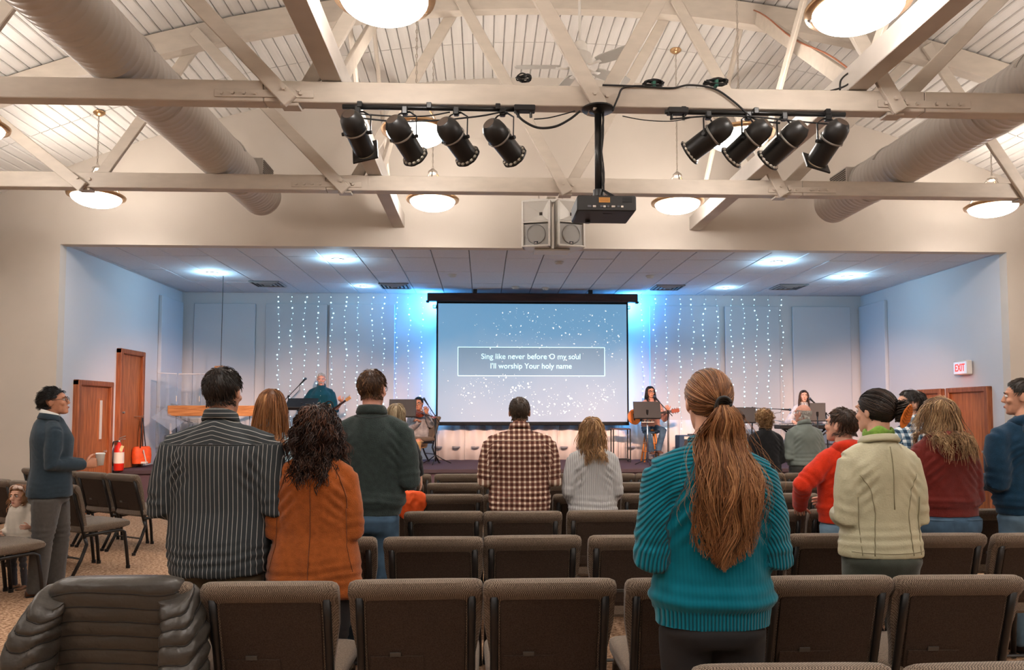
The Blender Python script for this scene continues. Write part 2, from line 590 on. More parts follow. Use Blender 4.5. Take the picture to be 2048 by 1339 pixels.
door('door_1', OPL, 11.25, 12.30, 0, 2.06, 1, (11.98, .07, 1.15, 1.76), plate=True)
door('door_2', OPL, 12.52, 13.40, SZ, 2.02, 1)
door('door_3', OPR, 11.22, 12.26, 0, 1.98, -1, (12.0, .12, 1.02, 1.55))
door('door_4', OPR, 12.40, 13.1, SZ, 1.36, -1)

# exit sign
ex = thing('exit_sign', 'small lit exit sign with red letters above the stage side door', 'exit sign', (OPR-.07, 11.8, 2.30))
MB().cbox((0, 0, 0), (.09, .36, .23), .012).build('housing', M_white, ex, SM)
MB().box((-.047, 0, 0), (.004, .32, .19)).build('face_plate', mat('sign face', (208, 222, 236), .4, emit=(200, 220, 240), estr=.4), ex)
def text_mesh(txt, size, ext=.002, bold=False):
    cu = bpy.data.curves.new('t', 'FONT')
    cu.body = txt; cu.size = size; cu.extrude = ext
    cu.align_x = 'CENTER'; cu.align_y = 'CENTER'
    if bold: cu.offset = size*.012
    o = bpy.data.objects.new('t', cu); col.objects.link(o)
    dg = bpy.context.evaluated_depsgraph_get()
    me = bpy.data.meshes.new_from_object(o.evaluated_get(dg))
    bpy.data.objects.remove(o); bpy.data.curves.remove(cu)
    return me
me = text_mesh('EXIT', .17, .002, True)
me.materials.clear(); me.materials.append(mat('exit red', (255, 40, 20), .5, emit=(255, 40, 22), estr=2.5))
o = link('exit_lettering', me, ex, (-.051, 0, -.005), (PI/2, 0, -PI/2))
o.scale = (.72, 1, 1)
lamp('exit_glow', 'POINT', (-.12, 0, -.14), .35, (1, .12, .06), ex, shadow_soft_size=.04)

# ------------------------------------------------------------------ projection screen
scr_y = 14.62
sx0, sx1, sz0, sz1 = at(873, 603, scr_y).x, at(1256, 603, scr_y).x, at(1000, 848, scr_y).z, at(1000, 603, scr_y).z
sxc, szc = (sx0+sx1)/2, (sz0+sz1)/2
scr = thing('projection_screen', 'wide pull-down projection screen showing blue song lyrics', 'screen', (sxc, scr_y, szc))
SW, SH = sx1-sx0, sz1-sz0
cz0, cz1 = at(1000, 602, scr_y-.1).z, at(1000, 588, scr_y-.1).z
cs = MB().cbox((0, -.05, (cz0+cz1)/2-szc+.01), (at(1273, 595, scr_y).x-at(855, 595, scr_y).x, .16, cz1-cz0+.02), .015).build('screen_case', wood('dark case', (44, 26, 22), (74, 44, 36), stretch=(1, 14, 14)), scr)
for s in (-1, 1):
    MB().cbox((s*(SW/2+.17), -.05, cz0-szc-.005), (.06, .1, .04), .008).build('case_bracket', M_blackmat, cs)
    MB().cbox((s*SW*.3, -.05, (cz1+.01+OPZ+.015)/2-szc), (.08, .08, OPZ+.015-cz1-.01), .004).build('ceiling_hanger', M_blackmat, cs)
MB().box((0, .006, 0), (SW, .008, SH)).build('black_border', mat('screen border', (12, 14, 18), .8), scr)
B = .035
def screen_mat():
    m = bpy.data.materials.new('projected picture'); m.use_nodes = True
    nt = m.node_tree; b = nt.nodes['Principled BSDF']
    b.inputs['Base Color'].default_value = (.25, .25, .25, 1); b.inputs['Roughness'].default_value = .9
    tc = nt.nodes.new('ShaderNodeTexCoord'); sp = nt.nodes.new('ShaderNodeSeparateXYZ')
    nt.links.new(tc.outputs['Object'], sp.inputs[0])
    mr = nt.nodes.new('ShaderNodeMapRange'); mr.inputs[1].default_value = -SH/2; mr.inputs[2].default_value = SH/2
    nt.links.new(sp.outputs[2], mr.inputs[0])
    n = nt.nodes.new('ShaderNodeTexNoise'); n.inputs['Scale'].default_value = 1.1; n.inputs['Detail'].default_value = 4
    nt.links.new(tc.outputs['Object'], n.inputs['Vector'])
    ad = nt.nodes.new('ShaderNodeMath'); ad.operation = 'MULTIPLY_ADD'; ad.inputs[1].default_value = .5; 
    nt.links.new(n.outputs['Fac'], ad.inputs[0]); nt.links.new(mr.outputs[0], ad.inputs[2])
    r = nt.nodes.new('ShaderNodeValToRGB')
    e = r.color_ramp.elements
    e[0].position = .2; e[0].color = srgb(176, 196, 222)
    e[1].position = 1.2; e[1].color = srgb(112, 176, 222)
    k = e.new(.75); k.color = srgb(150, 190, 224)
    nt.links.new(ad.outputs[0], r.inputs[0]); nt.links.new(r.outputs[0], b.inputs['Emission Color'])
    b.inputs['Emission Strength'].default_value = .72
    return m
MB().box((0, -.001, .004), (SW-2*B, .008, SH-2*B-.02)).build('picture', screen_mat(), scr)
MB().cyl((-SW/2, 0, -SH/2), (SW/2, 0, -SH/2), .022, seg=10).build('weight_bar', mat('screen border', (12, 14, 18), .8), scr, SM)
M_spark = mat('projected sparkle', (255, 255, 255), .5, emit=(255, 250, 244), estr=1.15)
M_lyric = mat('projected lettering', (200, 240, 240), .5, emit=(206, 246, 248), estr=1.05)
sp_ = MB()
r2 = random.Random(3)
for k in range(620):
    if k < 120: fx, fz = r2.uniform(.35, .98), r2.uniform(.55, .98)
    elif k < 260: fx = r2.uniform(.2, .98); fz = r2.uniform(.55, 1.0)-.1*r2.random()
    elif k < 520:
        u = r2.random(); fx = .1+.85*u; fz = .2+.12*math.sin(u*7)+r2.gauss(0, .075)
    else: fx, fz = r2.random(), r2.random()
    if not (.02 < fx < .98 and .04 < fz < .97): continue
    if .1 < fx < .9 and .38 < fz < .62 and r2.random() < .7: continue
    s = r2.choice((.004, .005, .006, .008, .012, .02)) * (1.2 if fz < .35 else 1)
    a = r2.uniform(0, PI)
    x, z = (fx-.5)*(SW-.1), (fz-.5)*(SH-.12)
    sp_.add([(x+s*math.cos(a+q*PI/2)*(1 if q % 2 else .55), -.0075, z+s*math.sin(a+q*PI/2)*(1 if q % 2 else .55)) for q in range(4)], [(0, 1, 2, 3)])
tag(sp_.build('sparkles', M_spark, scr), kind='stuff')
bx0, bx1, bz0, bz1 = at(916, 700, scr_y).x-sxc, at(1209, 700, scr_y).x-sxc, at(1000, 751, scr_y).z-szc, at(1000, 694, scr_y).z-szc
mb = MB()
MB().box(((bx0+bx1)/2, -.0068, (bz0+bz1)/2), (bx1-bx0, .001, bz1-bz0)).build('lyric_box', mat('projected box', (120, 140, 160), .8, emit=(140, 170, 196), estr=.62), scr)
for c, s in ((((bx0+bx1)/2, bz0), (bx1-bx0, .014)), (((bx0+bx1)/2, bz1), (bx1-bx0, .014)), ((bx0, (bz0+bz1)/2), (.014, bz1-bz0)), ((bx1, (bz0+bz1)/2), (.014, bz1-bz0))):
    mb.box((c[0], -.0085, c[1]), (s[0], .002, s[1]))
mb.build('lyric_box_outline', M_lyric, scr)
for txt, py in (('Sing like never before O my soul', 713), ("I'll worship Your holy name", 732)):
    me = text_mesh(txt, .152, .001)
    me.materials.clear(); me.materials.append(M_lyric)
    wpx = {713: 199, 732: 163}[py]
    wd = max(v.co.x for v in me.vertices)-min(v.co.x for v in me.vertices)
    sc_ = wpx/1480*scr_y/wd
    # one object per word
    spans = []
    for pg in me.polygons:
        xs_ = [me.vertices[i].co.x for i in pg.vertices]
        spans.append((min(xs_), max(xs_), pg.index))
    spans.sort()
    words, cur, hi = [], [], None
    for a, b_, i in spans:
        if hi is not None and a-hi > .028:
            words.append(cur); cur = []; hi = None
        cur.append(i); hi = b_ if hi is None else max(hi, b_)
    words.append(cur)
    ctr_ = (at(1062, py, scr_y).x-sxc, -.0105, at(1062, py, scr_y).z-szc)
    for wd_ in words:
        used = sorted({v for i in wd_ for v in me.polygons[i].vertices})
        mp_ = {v: k for k, v in enumerate(used)}
        wm = bpy.data.meshes.new('lyric_word')
        wm.from_pydata([me.vertices[v].co[:] for v in used], [], [tuple(mp_[v] for v in me.polygons[i].vertices) for i in wd_])
        wm.materials.append(M_lyric)
        o = link('lyric_word', wm, scr, ctr_, (PI/2, 0, 0))
        o.scale = (sc_, 1, 1)

# blue LED bars between screen case and back wall
for sx, lab in ((-1, 'blue LED bar behind the screen case, bass player end'), (1, 'blue LED bar behind the screen case, guitarist end')):
    t = thing('led_bar', lab, 'stage light', (sxc+sx*1.75, 14.86, 3.70), group='blue LED bars')
    MB().cbox((0, 0, 0), (.5, .07, .07), .01).build('housing', M_blackmat, t)
    MB().cbox((0, .15, .0), (.03, .27, .03), .004).build('wall_bracket', M_blackmat, t)
    MB().box((0, .036, 0), (.46, .004, .04)).build('lens_strip', mat('blue led', (60, 150, 255), .4, emit=(60, 160, 255), estr=6), t)
    lamp('blue_lamp', 'AREA', (sx*.12, .05, 0), STAGE_BLUE, (.05, .38, 1.0), t, rot=(PI/2+.15, 0, -sx*.9), shape='RECTANGLE', size=.5, size_y=.05)
    lamp('blue_lamp_up', 'POINT', (sx*.3, .08, .1), STAGE_BLUE*.4, (.08, .45, 1.0), t, shadow_soft_size=.05)
for sx, lab in ((-1, 'blue LED batten on the stage behind the screen edge, violinist side'), (1, 'blue LED batten on the stage behind the screen edge, guitarist side')):
    t = thing('led_batten', lab, 'stage light', (sxc+sx*1.62, 14.9, 2.3), group='vertical LED battens')
    MB().cbox((0, .14, 0), (.03, .24, .03), .004).build('wall_bracket', M_blackmat, t)
    MB().cbox((0, 0, 0), (.05, .05, 1.6), .01).build('housing', M_blackmat, t)
    MB().box((sx*.0, .027, 0), (.034, .004, 1.54)).build('lens_strip', MAT['blue led'], t)
    lamp('blue_lamp', 'AREA', (sx*.04, .03, 0), STAGE_BLUE*.5, (.06, .42, 1.0), t, rot=(PI/2, 0, -sx*1.0), shape='RECTANGLE', size=.05, size_y=1.5)

# stage downlights, vents, detectors
def downlight(px, py, label, on=True, small=False):
    p = atz(px, py, OPZ+.013)
    t = thing('downlight', label, 'ceiling light', p, group='stage downlights')
    r = .055 if small else .075
    MB().lathe([(r*1.35, .0), (r*1.3, -.012), (r*1.02, -.016), (r, 0)], 20).build('trim_ring', M_fixwhite, t, SM)
    MB().lathe([(r, -.004), (r*.7, -.022), (.001, -.03)], 16).build('lamp_lens', mat('cool lamp', (225, 250, 255), .4, emit=(200, 245, 255), estr=9 if not small else 3), t, True)
    lamp('downlight_lamp', 'POINT', (0, 0, -.09), STAGE_WHITE*(1 if not small else .3), (.42, .76, 1.0), t, shadow_soft_size=.06)
for px, py, l, sm in ((424, 545, 'lit stage downlight nearest the tall side door', 0), (675, 518, 'lit stage downlight above the bass player', 0), (1553, 523, 'lit stage downlight above the keyboard, nearer the hall', 0),
                      (1695, 552, 'lit stage downlight nearest the exit sign', 0), (727, 572, 'small dim downlight between the two ceiling vents near the screen', 1), (1451, 575, 'small dim downlight above the right string lights', 1)):
    downlight(px, py, l, small=bool(sm))
def vent(px, py, label):
    p = atz(px, py, OPZ+.012)
    t = thing('ceiling_vent', label, 'vent', p, group='square stage ceiling vents')
    md = mat('vent enamel', (150, 150, 150), .5)
    MB().cbox((0, 0, 0), (.56, .56, .012), .004).build('backing', mat('vent shade', (50, 52, 56), .8), t)
    for k, s in enumerate((.54, .4, .26, .12)):
        m = MB()
        z = -.014-.006*k
        for q in range(4):
            R = Matrix.Rotation(q*PI/2, 3, 'Z')
            m.box(R @ Vector((0, s/2, z)), (s, .035, .006), R @ Matrix.Rotation(.35, 3, 'X'))
        m.build('louvre_ring', md, t)
for px, py, l in ((536, 567, 'square ceiling vent over the hanging cross'), (790, 571, 'square ceiling vent left of the screen case'), (1335, 574, 'square ceiling vent right of the screen case'), (1577, 573, 'square ceiling vent over the keyboard player')):
    vent(px, py, l)
for px, py, l in ((1118, 523, 'round white detector on stage ceiling nearest the loudspeakers'), (905, 549, 'round white detector on stage ceiling left of the screen centre'), (1300, 551, 'round white detector on stage ceiling near the right vent'),
                  (1031, 573, 'small white sprinkler just above the screen case, left of centre'), (1091, 575, 'small white sprinkler just above the screen case, right of centre')):
    p = atz(px, py, OPZ+.014)
    t = thing('smoke_detector', l, 'detector', p, group='ceiling detectors')
    MB().lathe([(.075, 0), (.075, -.018), (.06, -.03)], 18).build('base', M_white, t, SM)
    MB().lathe([(.06, -.03), (.05, -.046), (.001, -.05)], 18).build('cap', M_white, t, SM)

# curtain string lights
M_bulb = mat('led bulb', (230, 255, 255), .4, emit=(190, 240, 255), estr=3.6)
M_wire = mat('clear wire', (170, 190, 200), .4)
lefts = [559, 584, 611, 636, 664, 692, 716, 745, 767, 793, 818, 844]
rights = [1284, 1309, 1332, 1358, 1385, 1408, 1433, 1462, 1486, 1511, 1536, 1562]
ords = ['first', 'second', 'third', 'fourth', 'fifth', 'sixth', 'seventh', 'eighth', 'ninth', 'tenth', 'eleventh', 'twelfth']
for grp, pxs in (('left', lefts), ('right', rights)):
    for k, px in enumerate(pxs):
        p = at(px, 597, 15.0)
        n_from = ords[11-k] if grp == 'left' else ords[k]
        t = thing('string_light', f'hanging strand of tiny lights, {n_from} from the screen on its {grp} side', 'string light', (p.x, 15.0, 4.0), group='curtain of string lights')
        L = 2.85+random.uniform(-.25, .1)
        wob = random.uniform(0, 6)
        path = [(.02*math.sin(wob+i*1.1), 0, -L*i/14) for i in range(15)]
        MB().tube(path, .0022, 4).build('wire', M_wire, t)
        m = MB()
        z = -.1
        while z > -L:
            x = .02*math.sin(wob+(-z/L*14)*1.1)+random.uniform(-.02, .02)
            r = random.choice((.008, .010, .012, .017))
            m.add([(x+r, 0, z), (x-r, 0, z), (x, r, z), (x, -r, z), (x, 0, z+r), (x, 0, z-r)], [(0, 2, 4), (2, 1, 4), (1, 3, 4), (3, 0, 4), (2, 0, 5), (1, 2, 5), (3, 1, 5), (0, 3, 5)])
            z -= random.uniform(.085, .135)
        tag(m.build('bulbs', M_bulb, t), kind='stuff')
M_bulb.cycles.emission_sampling = 'NONE'

# pleated white front below the screen, one sheet each
pl0, pl1 = at(868, 880, 15.0).x, at(1420, 880, 15.0).x
M_pleat = mat('white corrugated sheet', (232, 226, 224), .6)
npan = 9
for k in range(npan):
    a, b_ = pl0+(pl1-pl0)*k/npan, pl0+(pl1-pl0)*(k+1)/npan
    nn = 24
    m = MB()
    pts = [(a+(b_-a)*i/nn, .035*math.sin(i/nn*2*PI*2.0)) for i in range(nn+1)]
    V, F = [], []
    for x, y in pts:
        V += [(x, 14.98+y, SZ), (x, 14.98+y, 1.42), (x, 15.0+y, SZ), (x, 15.0+y, 1.42)]
    for i in range(nn):
        p, q = i*4, i*4+4
        F += [(p, q, q+1, p+1), (p+2, p+3, q+3, q+2), (p+1, q+1, q+3, p+3), (p, p+2, q+2, q)]
    F += [(0, 1, 3, 2), (nn*4, nn*4+2, nn*4+3, nn*4+1)]
    m.add(V, F)
    nms = ords[k]
    tag(m.build('wave_panel', M_pleat, None, True), f'white wavy backdrop sheet below the screen, {nms} from the violinist', 'backdrop panel', 'white wavy backdrop sheets')
for k, px in enumerate((876, 912, 950, 1128, 1160, 1262)):
    p = at(px, 893, 14.88)
    t = thing('wall_sconce', f'small shallow dish bracket on the white backdrop, {ords[k]} from the violinist', 'sconce', p, group='small dish brackets')
    MB().lathe([(.001, -.04), (.05, -.03), (.085, 0), (.08, .006), (.04, -.018), (.001, -.025)], 18).build('dish', mat('grey dish', (150, 152, 160), .5), t, True)
    MB().cyl((0, 0, -.03), (0, .08, -.03), .012, seg=8).build('bracket', MAT['grey dish'], t)
# ================================================================== fixtures under the roof
def chain(mb, p0, p1, r=.012, wire=.0028):
    p0, p1 = Vector(p0), Vector(p1)
    n = max(3, int((p1-p0).length/(r*2.6)))
    for i in range(n):
        c = p0.lerp(p1, (i+.5)/n)
        pts = []
        for k in range(9):
            a = 2*PI*k/8
            q = Vector((r*.55*math.cos(a), 0, r*1.5*math.sin(a)))
            if i % 2: q = Vector((0, q.x, q.z))
            pts.append(c+q)
        mb.tube(pts, wire, 4, cap=False)
    return mb
M_bowl = mat('lit alabaster glass', (255, 250, 240), .4, emit=(255, 247, 240), estr=BOWL_GLOW)
M_bowl_in = mat('alabaster inside', (255, 250, 240), .5, emit=(255, 246, 238), estr=BOWL_GLOW*.3)
def pendant(loc, label):
    x, y, z = loc                            # z = underside of bowl
    t = thing('pendant_light', label, 'pendant light', (x, y, z), group='brass bowl pendant lights')
    R, H = .30, .135
    prof = [(R*math.sin(a), H-H*math.cos(a)) for a in np.linspace(0.02, PI/2, 9)]
    inner = [(R*.96*math.sin(a), H+.004-H*.95*math.cos(a)) for a in np.linspace(PI/2, 0.02, 7)]
    gb_ = MB().lathe(prof, 36)
    gb_.lathe([prof[-1]]+inner, 36, mi=1)
    gb_.build('glass_bowl', [M_bowl, M_bowl_in], t, True)
    MB().lathe([(R-.012, H-.012), (R+.045, H-.006), (R+.052, H+.018), (R+.03, H+.034), (R-.005, H+.026), (R-.014, H+.01)], 36).build('brass_rim', M_brass, t, True)
    hub = H+.38
    for k in range(3):
        a = k*2*PI/3+.5
        rod = MB()
        rod.tube([(R*math.cos(a), R*math.sin(a), H+.01), (R*.72*math.cos(a), R*.72*math.sin(a), H+.16), (.05*math.cos(a), .05*math.sin(a), hub)], .009, 8)
        rod.ell((R*1.03*math.cos(a), R*1.03*math.sin(a), H+.008), (.03, .03, .026), 10, 6)
        rod.build('arm', M_nickel if k else M_brass, t, True)
    MB().lathe([(.001, hub+.05), (.018, hub+.045), (.06, hub+.01), (.065, hub-.015), (.03, hub-.03), (.001, hub-.032)], 20).build('hub', M_nickel, t, True)
    top = roof_z(x)-z
    chain(MB(), (0, 0, hub+.04), (0, 0, top-.04), .016, .0045).build('chain', M_nickel, t)
    MB().lathe([(.001, top-.06), (.03, top-.055), (.075, top-.02), (.078, top+.0)], 22).build('canopy', M_brass, t, True)
    lamp('bowl_lamp', 'POINT', (0, 0, H+.05), BOWL_UP, (1.0, .94, .88), t, shadow_soft_size=.09)
PZ = 4.24
rowsP = [(9.72, 'farthest row of pendants'), (7.32, 'pendant row behind the spotlights'), (4.92, 'pendant row above the nearer chairs'), (2.52, 'row overhead of the camera'), (.1, 'row behind the camera'), (-2.2, 'row at the back wall')]
colsP = [(-5.05, 'leftmost'), (-.68, 'second from left'), (2.60, 'second from right'), (6.95, 'rightmost')]
for y, rl in rowsP:
    for x, cl in colsP:
        pendant((x, y, PZ), f'lit bowl pendant, {cl} in the {rl}')

# ------------------------------------------------------------------ ceiling fan
fx, fy, fz = .95, 7.15, 5.02
fan = thing('ceiling_fan', 'white five-blade ceiling fan on a long rod', 'ceiling fan', (fx, fy, fz))
MB().lathe([(.001, .12), (.06, .12), (.11, .09), (.125, .03), (.12, -.02), (.09, -.06), (.05, -.085), (.001, -.09)], 28).build('motor_housing', M_fixwhite, fan, True)
MB().lathe([(.06, .12), (.075, .14), (.07, .2), (.03, .23), (.001, .23)], 22).build('motor_cap', M_fixwhite, fan, True)
MB().cyl((0, 0, .2), (0, 0, roof_z(fx)-fz), .014, seg=10).build('downrod', M_fixwhite, fan, True)
MB().lathe([(.001, roof_z(fx)-fz-.1), (.05, roof_z(fx)-fz-.08), (.08, roof_z(fx)-fz)], 20).build('canopy', M_fixwhite, fan, True)
for az in (33, 105, 177, 249, 321):
    a = math.radians(az)
    R = Matrix.Rotation(a, 4, 'Z') @ Matrix.Rotation(math.radians(-13), 4, 'X')
    out = [(.2, -.05), (.26, -.065), (.56, -.075), (.63, -.06), (.65, 0), (.63, .06), (.56, .075), (.26, .065), (.2, .05)]
    V = [R @ Vector((x, y, -.03)) for x, y in out]+[R @ Vector((x, y, -.022)) for x, y in out]
    n = len(out)
    F = [tuple(range(n)), tuple(range(2*n-1, n-1, -1))]+[(i, i+n, (i+1) % n+n, (i+1) % n) for i in range(n)]
    bl = MB().add(V, F).build('blade', mat('fan blade', (186, 182, 174), .5), fan)
    m = MB()
    m.tube([R @ Vector((.08, 0, -.03)), R @ Vector((.15, 0, -.045)), R @ Vector((.24, 0, -.036))], [.018, .016, .022], 8, flat=(1.3, .5))
    m.build('blade_iron', M_fixwhite, bl, True)

# ------------------------------------------------------------------ projector on its pole
px_, py_ = .95, 6.02
pole = thing('projector_mount', 'black ceiling pole with round plate holding the projector', 'projector mount', (px_, py_, 4.095))
MB().lathe([(.001, .004), (.13, .002), (.135, -.012), (.12, -.022), (.05, -.03), (.03, -.05)], 28).build('ceiling_plate', M_black, pole, SM)
MB().cyl((0, 0, -.03), (0, 0, -.72), .03, seg=16).build('pole', M_black, pole, True)
MB().cyl((0, 0, -.69), (0, 0, -.76), .045, seg=16).build('collar', M_black, pole, SM)
m = MB()
m.cbox((0, 0, -.785), (.2, .16, .03), .006)
for s in (-1, 1):
    m.tube([(s*.05, 0, -.74), (s*.12, .02, -.79), (s*.16, .05, -.805)], .012, 6)
    m.tube([(s*.03, -.05, -.76), (s*.1, -.1, -.80)], .012, 6)
m.build('mount_bracket', M_black, pole, SM)
for k in range(3):
    pts = [(.03+.012*math.sin(t*7+k), -.02-.01*k, -.04-.66*t) for t in np.linspace(0, 1, 10)]+[(.06+.02*k, -.15, -.78), (.05+.03*k, -.215, -.85)]
    MB().tube(pts, .006, 6).build('cable', M_blackmat, pole, True)
pj = thing('projector', 'black video projector hanging under the truss with orange label', 'projector', (px_+.02, 5.93, 3.215))
MB().cbox((0, 0, 0), (.47, .40, .125), .012).build('body', M_blackmat, pj, SM)
MB().cbox((0, -.2, -.005), (.455, .012, .115), .005).build('rear_panel', mat('projector rear', (38, 37, 36), .5), pj)
MB().box((-.02, -.2075, .022), (.088, .003, .04)).build('warning_label', mat('orange label', (214, 150, 72), .6), pj)
m = MB()
for k in range(4): m.box((-.02, -.2095, .036-k*.009), (.074, .001, .002))
m.build('label_print', mat('label ink', (120, 70, 30), .7), pj)
for k, (x, w_) in enumerate(((-.14, .03), (-.10, .025), (-.045, .02), (-.02, .02), (.01, .016), (.05, .03), (.09, .02), (.12, .02))):
    MB().cbox((x, -.209, -.03), (w_, .006, .016), .002).build('socket', M_nickel if k % 2 else mat('socket', (90, 90, 96), .4), pj)
for k in range(4):
    MB().box((.16, -.208, .045-k*.012), (.075, .004, .005)).build('vent_slot', M_black, pj)
MB().cyl((-.11, .1, -.06), (-.11, .1, -.085), .022, seg=12).build('foot', M_black, pj, SM)
MB().cyl((-.1, .2, 0), (-.1, .25, 0), .05, seg=20).build('lens', M_black, pj, SM)
MB().box((.02, -.1, -.0635), (.07, .02, .002)).build('base_sticker', mat('projector rear', (38, 37, 36), .5), pj)

# ------------------------------------------------------------------ loudspeaker cluster
def speaker(loc, rz, label):
    t = thing('loudspeaker', label, 'loudspeaker', loc, rz, group='white loudspeakers over the stage')
    W, H, D = .40, .66, .34                  # front faces -Y
    poly = [(-W/2, -D/2+.11), (W/2, -D/2+.11), (W*.32, D/2), (-W*.32, D/2)]
    V = [(x, y, z) for z in (-H/2, H/2) for x, y in poly]
    MB().add(V, [(0, 1, 2, 3), (7, 6, 5, 4), (0, 4, 5, 1), (1, 5, 6, 2), (2, 6, 7, 3), (3, 7, 4, 0)]).build('cabinet', M_white, t)
    fr = MB()
    for c, s in (((-W/2+.014, 0), (.028, H)), ((W/2-.014, 0), (.028, H)), ((0, H/2-.014), (W, .028)), ((0, -H/2+.014), (W, .028)), ((0, .02), (W, .024))):
        fr.cbox((c[0], -D/2+.04, c[1]), (s[0], .15, s[1]), .006)
    fr.build('front_frame', M_white, t)
    # horn: flared square funnel
    o = [(-W/2+.03, .035), (W/2-.03, .035), (W/2-.03, H/2-.03), (-W/2+.03, H/2-.03)]
    zc = .16
    i_ = [(.03, zc-.02), (.07, zc-.02), (.07, zc+.02), (.03, zc+.02)]
    V = [(x, -D/2-.03, z) for x, z in o]+[(x, -D/2+.10, z) for x, z in i_]
    F = [(k, (k+1) % 4, (k+1) % 4+4, k+4) for k in range(4)]
    MB().add(V, F).build('horn', M_white, t)
    MB().box((.05, -D/2+.095, zc), (.042, .004, .042)).build('horn_throat', mat('throat shade', (60, 52, 46), .8), t)
    MB().box((0, -D/2+.045, -.16), (W-.06, .125, .3)).build('grille', mat('speaker grille', (166, 164, 160), .5, bump=.3, bscale=400), t)
    MB().lathe([(.135, 0), (.138, .006), (.128, .008)], 28, Matrix.Translation((0, -D/2-.017, -.155)) @ Matrix.Rotation(PI/2, 4, 'X')).build('driver_ring', mat('driver grey', (140, 140, 138), .5), t, True)
    bd = MB().box((0, -D/2-.02, -.275), (.055, .006, .045)).build('badge', mat('badge navy', (28, 34, 48), .4), t)
    b2 = MB()
    for dx in (-.012, .006): b2.box((dx, -D/2-.024, -.275), (.006, .003, .028))
    b2.box((-.004, -D/2-.024, -.275), (.016, .003, .006)); b2.build('badge_mark', M_white, bd)
    return t
sp0 = at(1077, 451, 10.25)
speaker((sp0.x, 10.3, sp0.z), math.radians(-14), 'white loudspeaker hanging over the stage opening, fully seen beside the projector')
sp1 = at(1131, 451, 10.25)
speaker((sp1.x+.02, 10.3, sp1.z), math.radians(14), 'white loudspeaker hanging over the stage, partly hidden by the projector')
sb = thing('speaker_bracket', 'white steel bracket holding the two loudspeakers to the wall', 'bracket', ((sp0.x+sp1.x)/2, 10.3, sp0.z))
MB().cbox((0, 0, .37), (.62, .05, .05), .006).build('cross_bar', M_white, sb)
m = MB()
for x in (-.18, .16): m.cyl((x, 0, .37), (x, 0, .50), .012, seg=8)
m.cbox((0, .24, .44), (.12, .48, .05), .005)
m.build('wall_arm', M_nickel, sb)
MB().cbox((0, .05, -.345), (.5, .3, .03), .01).build('lower_tray', M_white, sb)

# ------------------------------------------------------------------ spotlights on the truss
M_can = mat('black spotlight enamel', (26, 25, 24), .38, spec=.5)
M_canring = mat('worn steel', (150, 146, 140), .4, metal=.6)
def spotlight(px, py, aim, label, length=.40, dome=True, square=False, tilt=0, warm=True):
    """px,py: middle of the can in the photo; aim: world point it shines on"""
    c = at(px, py, 5.98)
    t = thing('stage_spotlight', label, 'spotlight', c, group='black stage spotlights on the truss')
    d = (Vector(aim)-c).normalized()
    q = Vector((0, 0, -1)).rotation_difference(d).to_matrix().to_4x4()   # can axis -Z = beam
    L = length
    R = .088
    body = MB().lathe([(.05, L*.52), (.062, L*.50), (.088, L*.40), (.096, L*.28), (.096, L*.14), (.09, L*.12)], 24, q)
    body.build('lamp_house', M_can, t, True)
    MB().lathe([(.001, L*.515), (.03, L*.515), (.05, L*.52)], 18, q).build('rear_opening', mat('spot rear', (70, 56, 46), .6), t, True)
    MB().lathe([(.099, L*.135), (.102, L*.12), (.102, L*.10), (.097, L*.09)], 24, q).build('band', M_canring, t, True)
    MB().lathe([(.09, L*.1), (R, -L*.44), (R-.008, -L*.44), (R-.012, 0)], 24, q).build('barrel', M_can, t, SM)
    # gel frame: square plate with round hole
    m = MB()
    s = .108
    zf = -L*.455
    n = 24
    V, F = [], []
    for k in range(n):
        a = 2*PI*k/n
        ca, sa = math.cos(a), math.sin(a)
        sq = s/max(abs(ca), abs(sa)) if square else s*1.02/max(abs(ca), abs(sa), (abs(ca)+abs(sa))/1.38)
        V += [q @ Vector((ca*R*.9, sa*R*.9, zf)), q @ Vector((ca*sq, sa*sq, zf)), q @ Vector((ca*sq, sa*sq, zf-.014)), q @ Vector((ca*R*.9, sa*R*.9, zf-.014))]
    for k in range(n):
        a, b_ = k*4, ((k+1) % n)*4
        for j in range(4):
            F.append((a+j, b_+j, b_+(j+1) % 4, a+(j+1) % 4))
    m.add(V, F).build('gel_frame', M_can, t)
    if not square:
        m = MB()
        for k in range(14):
            a = 2*PI*k/14
            m.box(q @ Vector((math.cos(a)*.094, math.sin(a)*.094, zf+.006)), (.02, .02, .012), q.to_3x3() @ Matrix.Rotation(a, 3, 'Z'))
        m.build('frame_clips', mat('bare aluminium', (224, 216, 204), .4, metal=.3), t)
    MB().lathe([(.001, zf+.03), (R*.85, zf+.03)], 20, q).build('lens', mat('spot lens', (255, 220, 180), .3, emit=(255, 205, 150), estr=2.0 if warm else .3), t)
    # yoke up to the pipe under the chord
    ax = d.cross(Vector((0, 0, 1))).normalized()
    top = 4.02-c.z
    pv = -d*(L*.02)
    yk = MB()
    for sg in (-1, 1):
        yk.tube([pv+ax*sg*.115, pv+ax*sg*.118+Vector((0, 0, (top-pv.z)*.75)), Vector((0, 0, top-.004))+ax*sg*.05, Vector((0, 0, top))], .010, 6, flat=(1.3, .6))
        yk.cyl(pv+ax*sg*.09, pv+ax*sg*.13, .016, seg=8)
    yk.build('yoke', M_black, t, SM)
    MB().cbox((0, 0, top+.015), (.05, .05, .07), .008).build('clamp', M_black, t)
    return t, c, d
PIPE = []
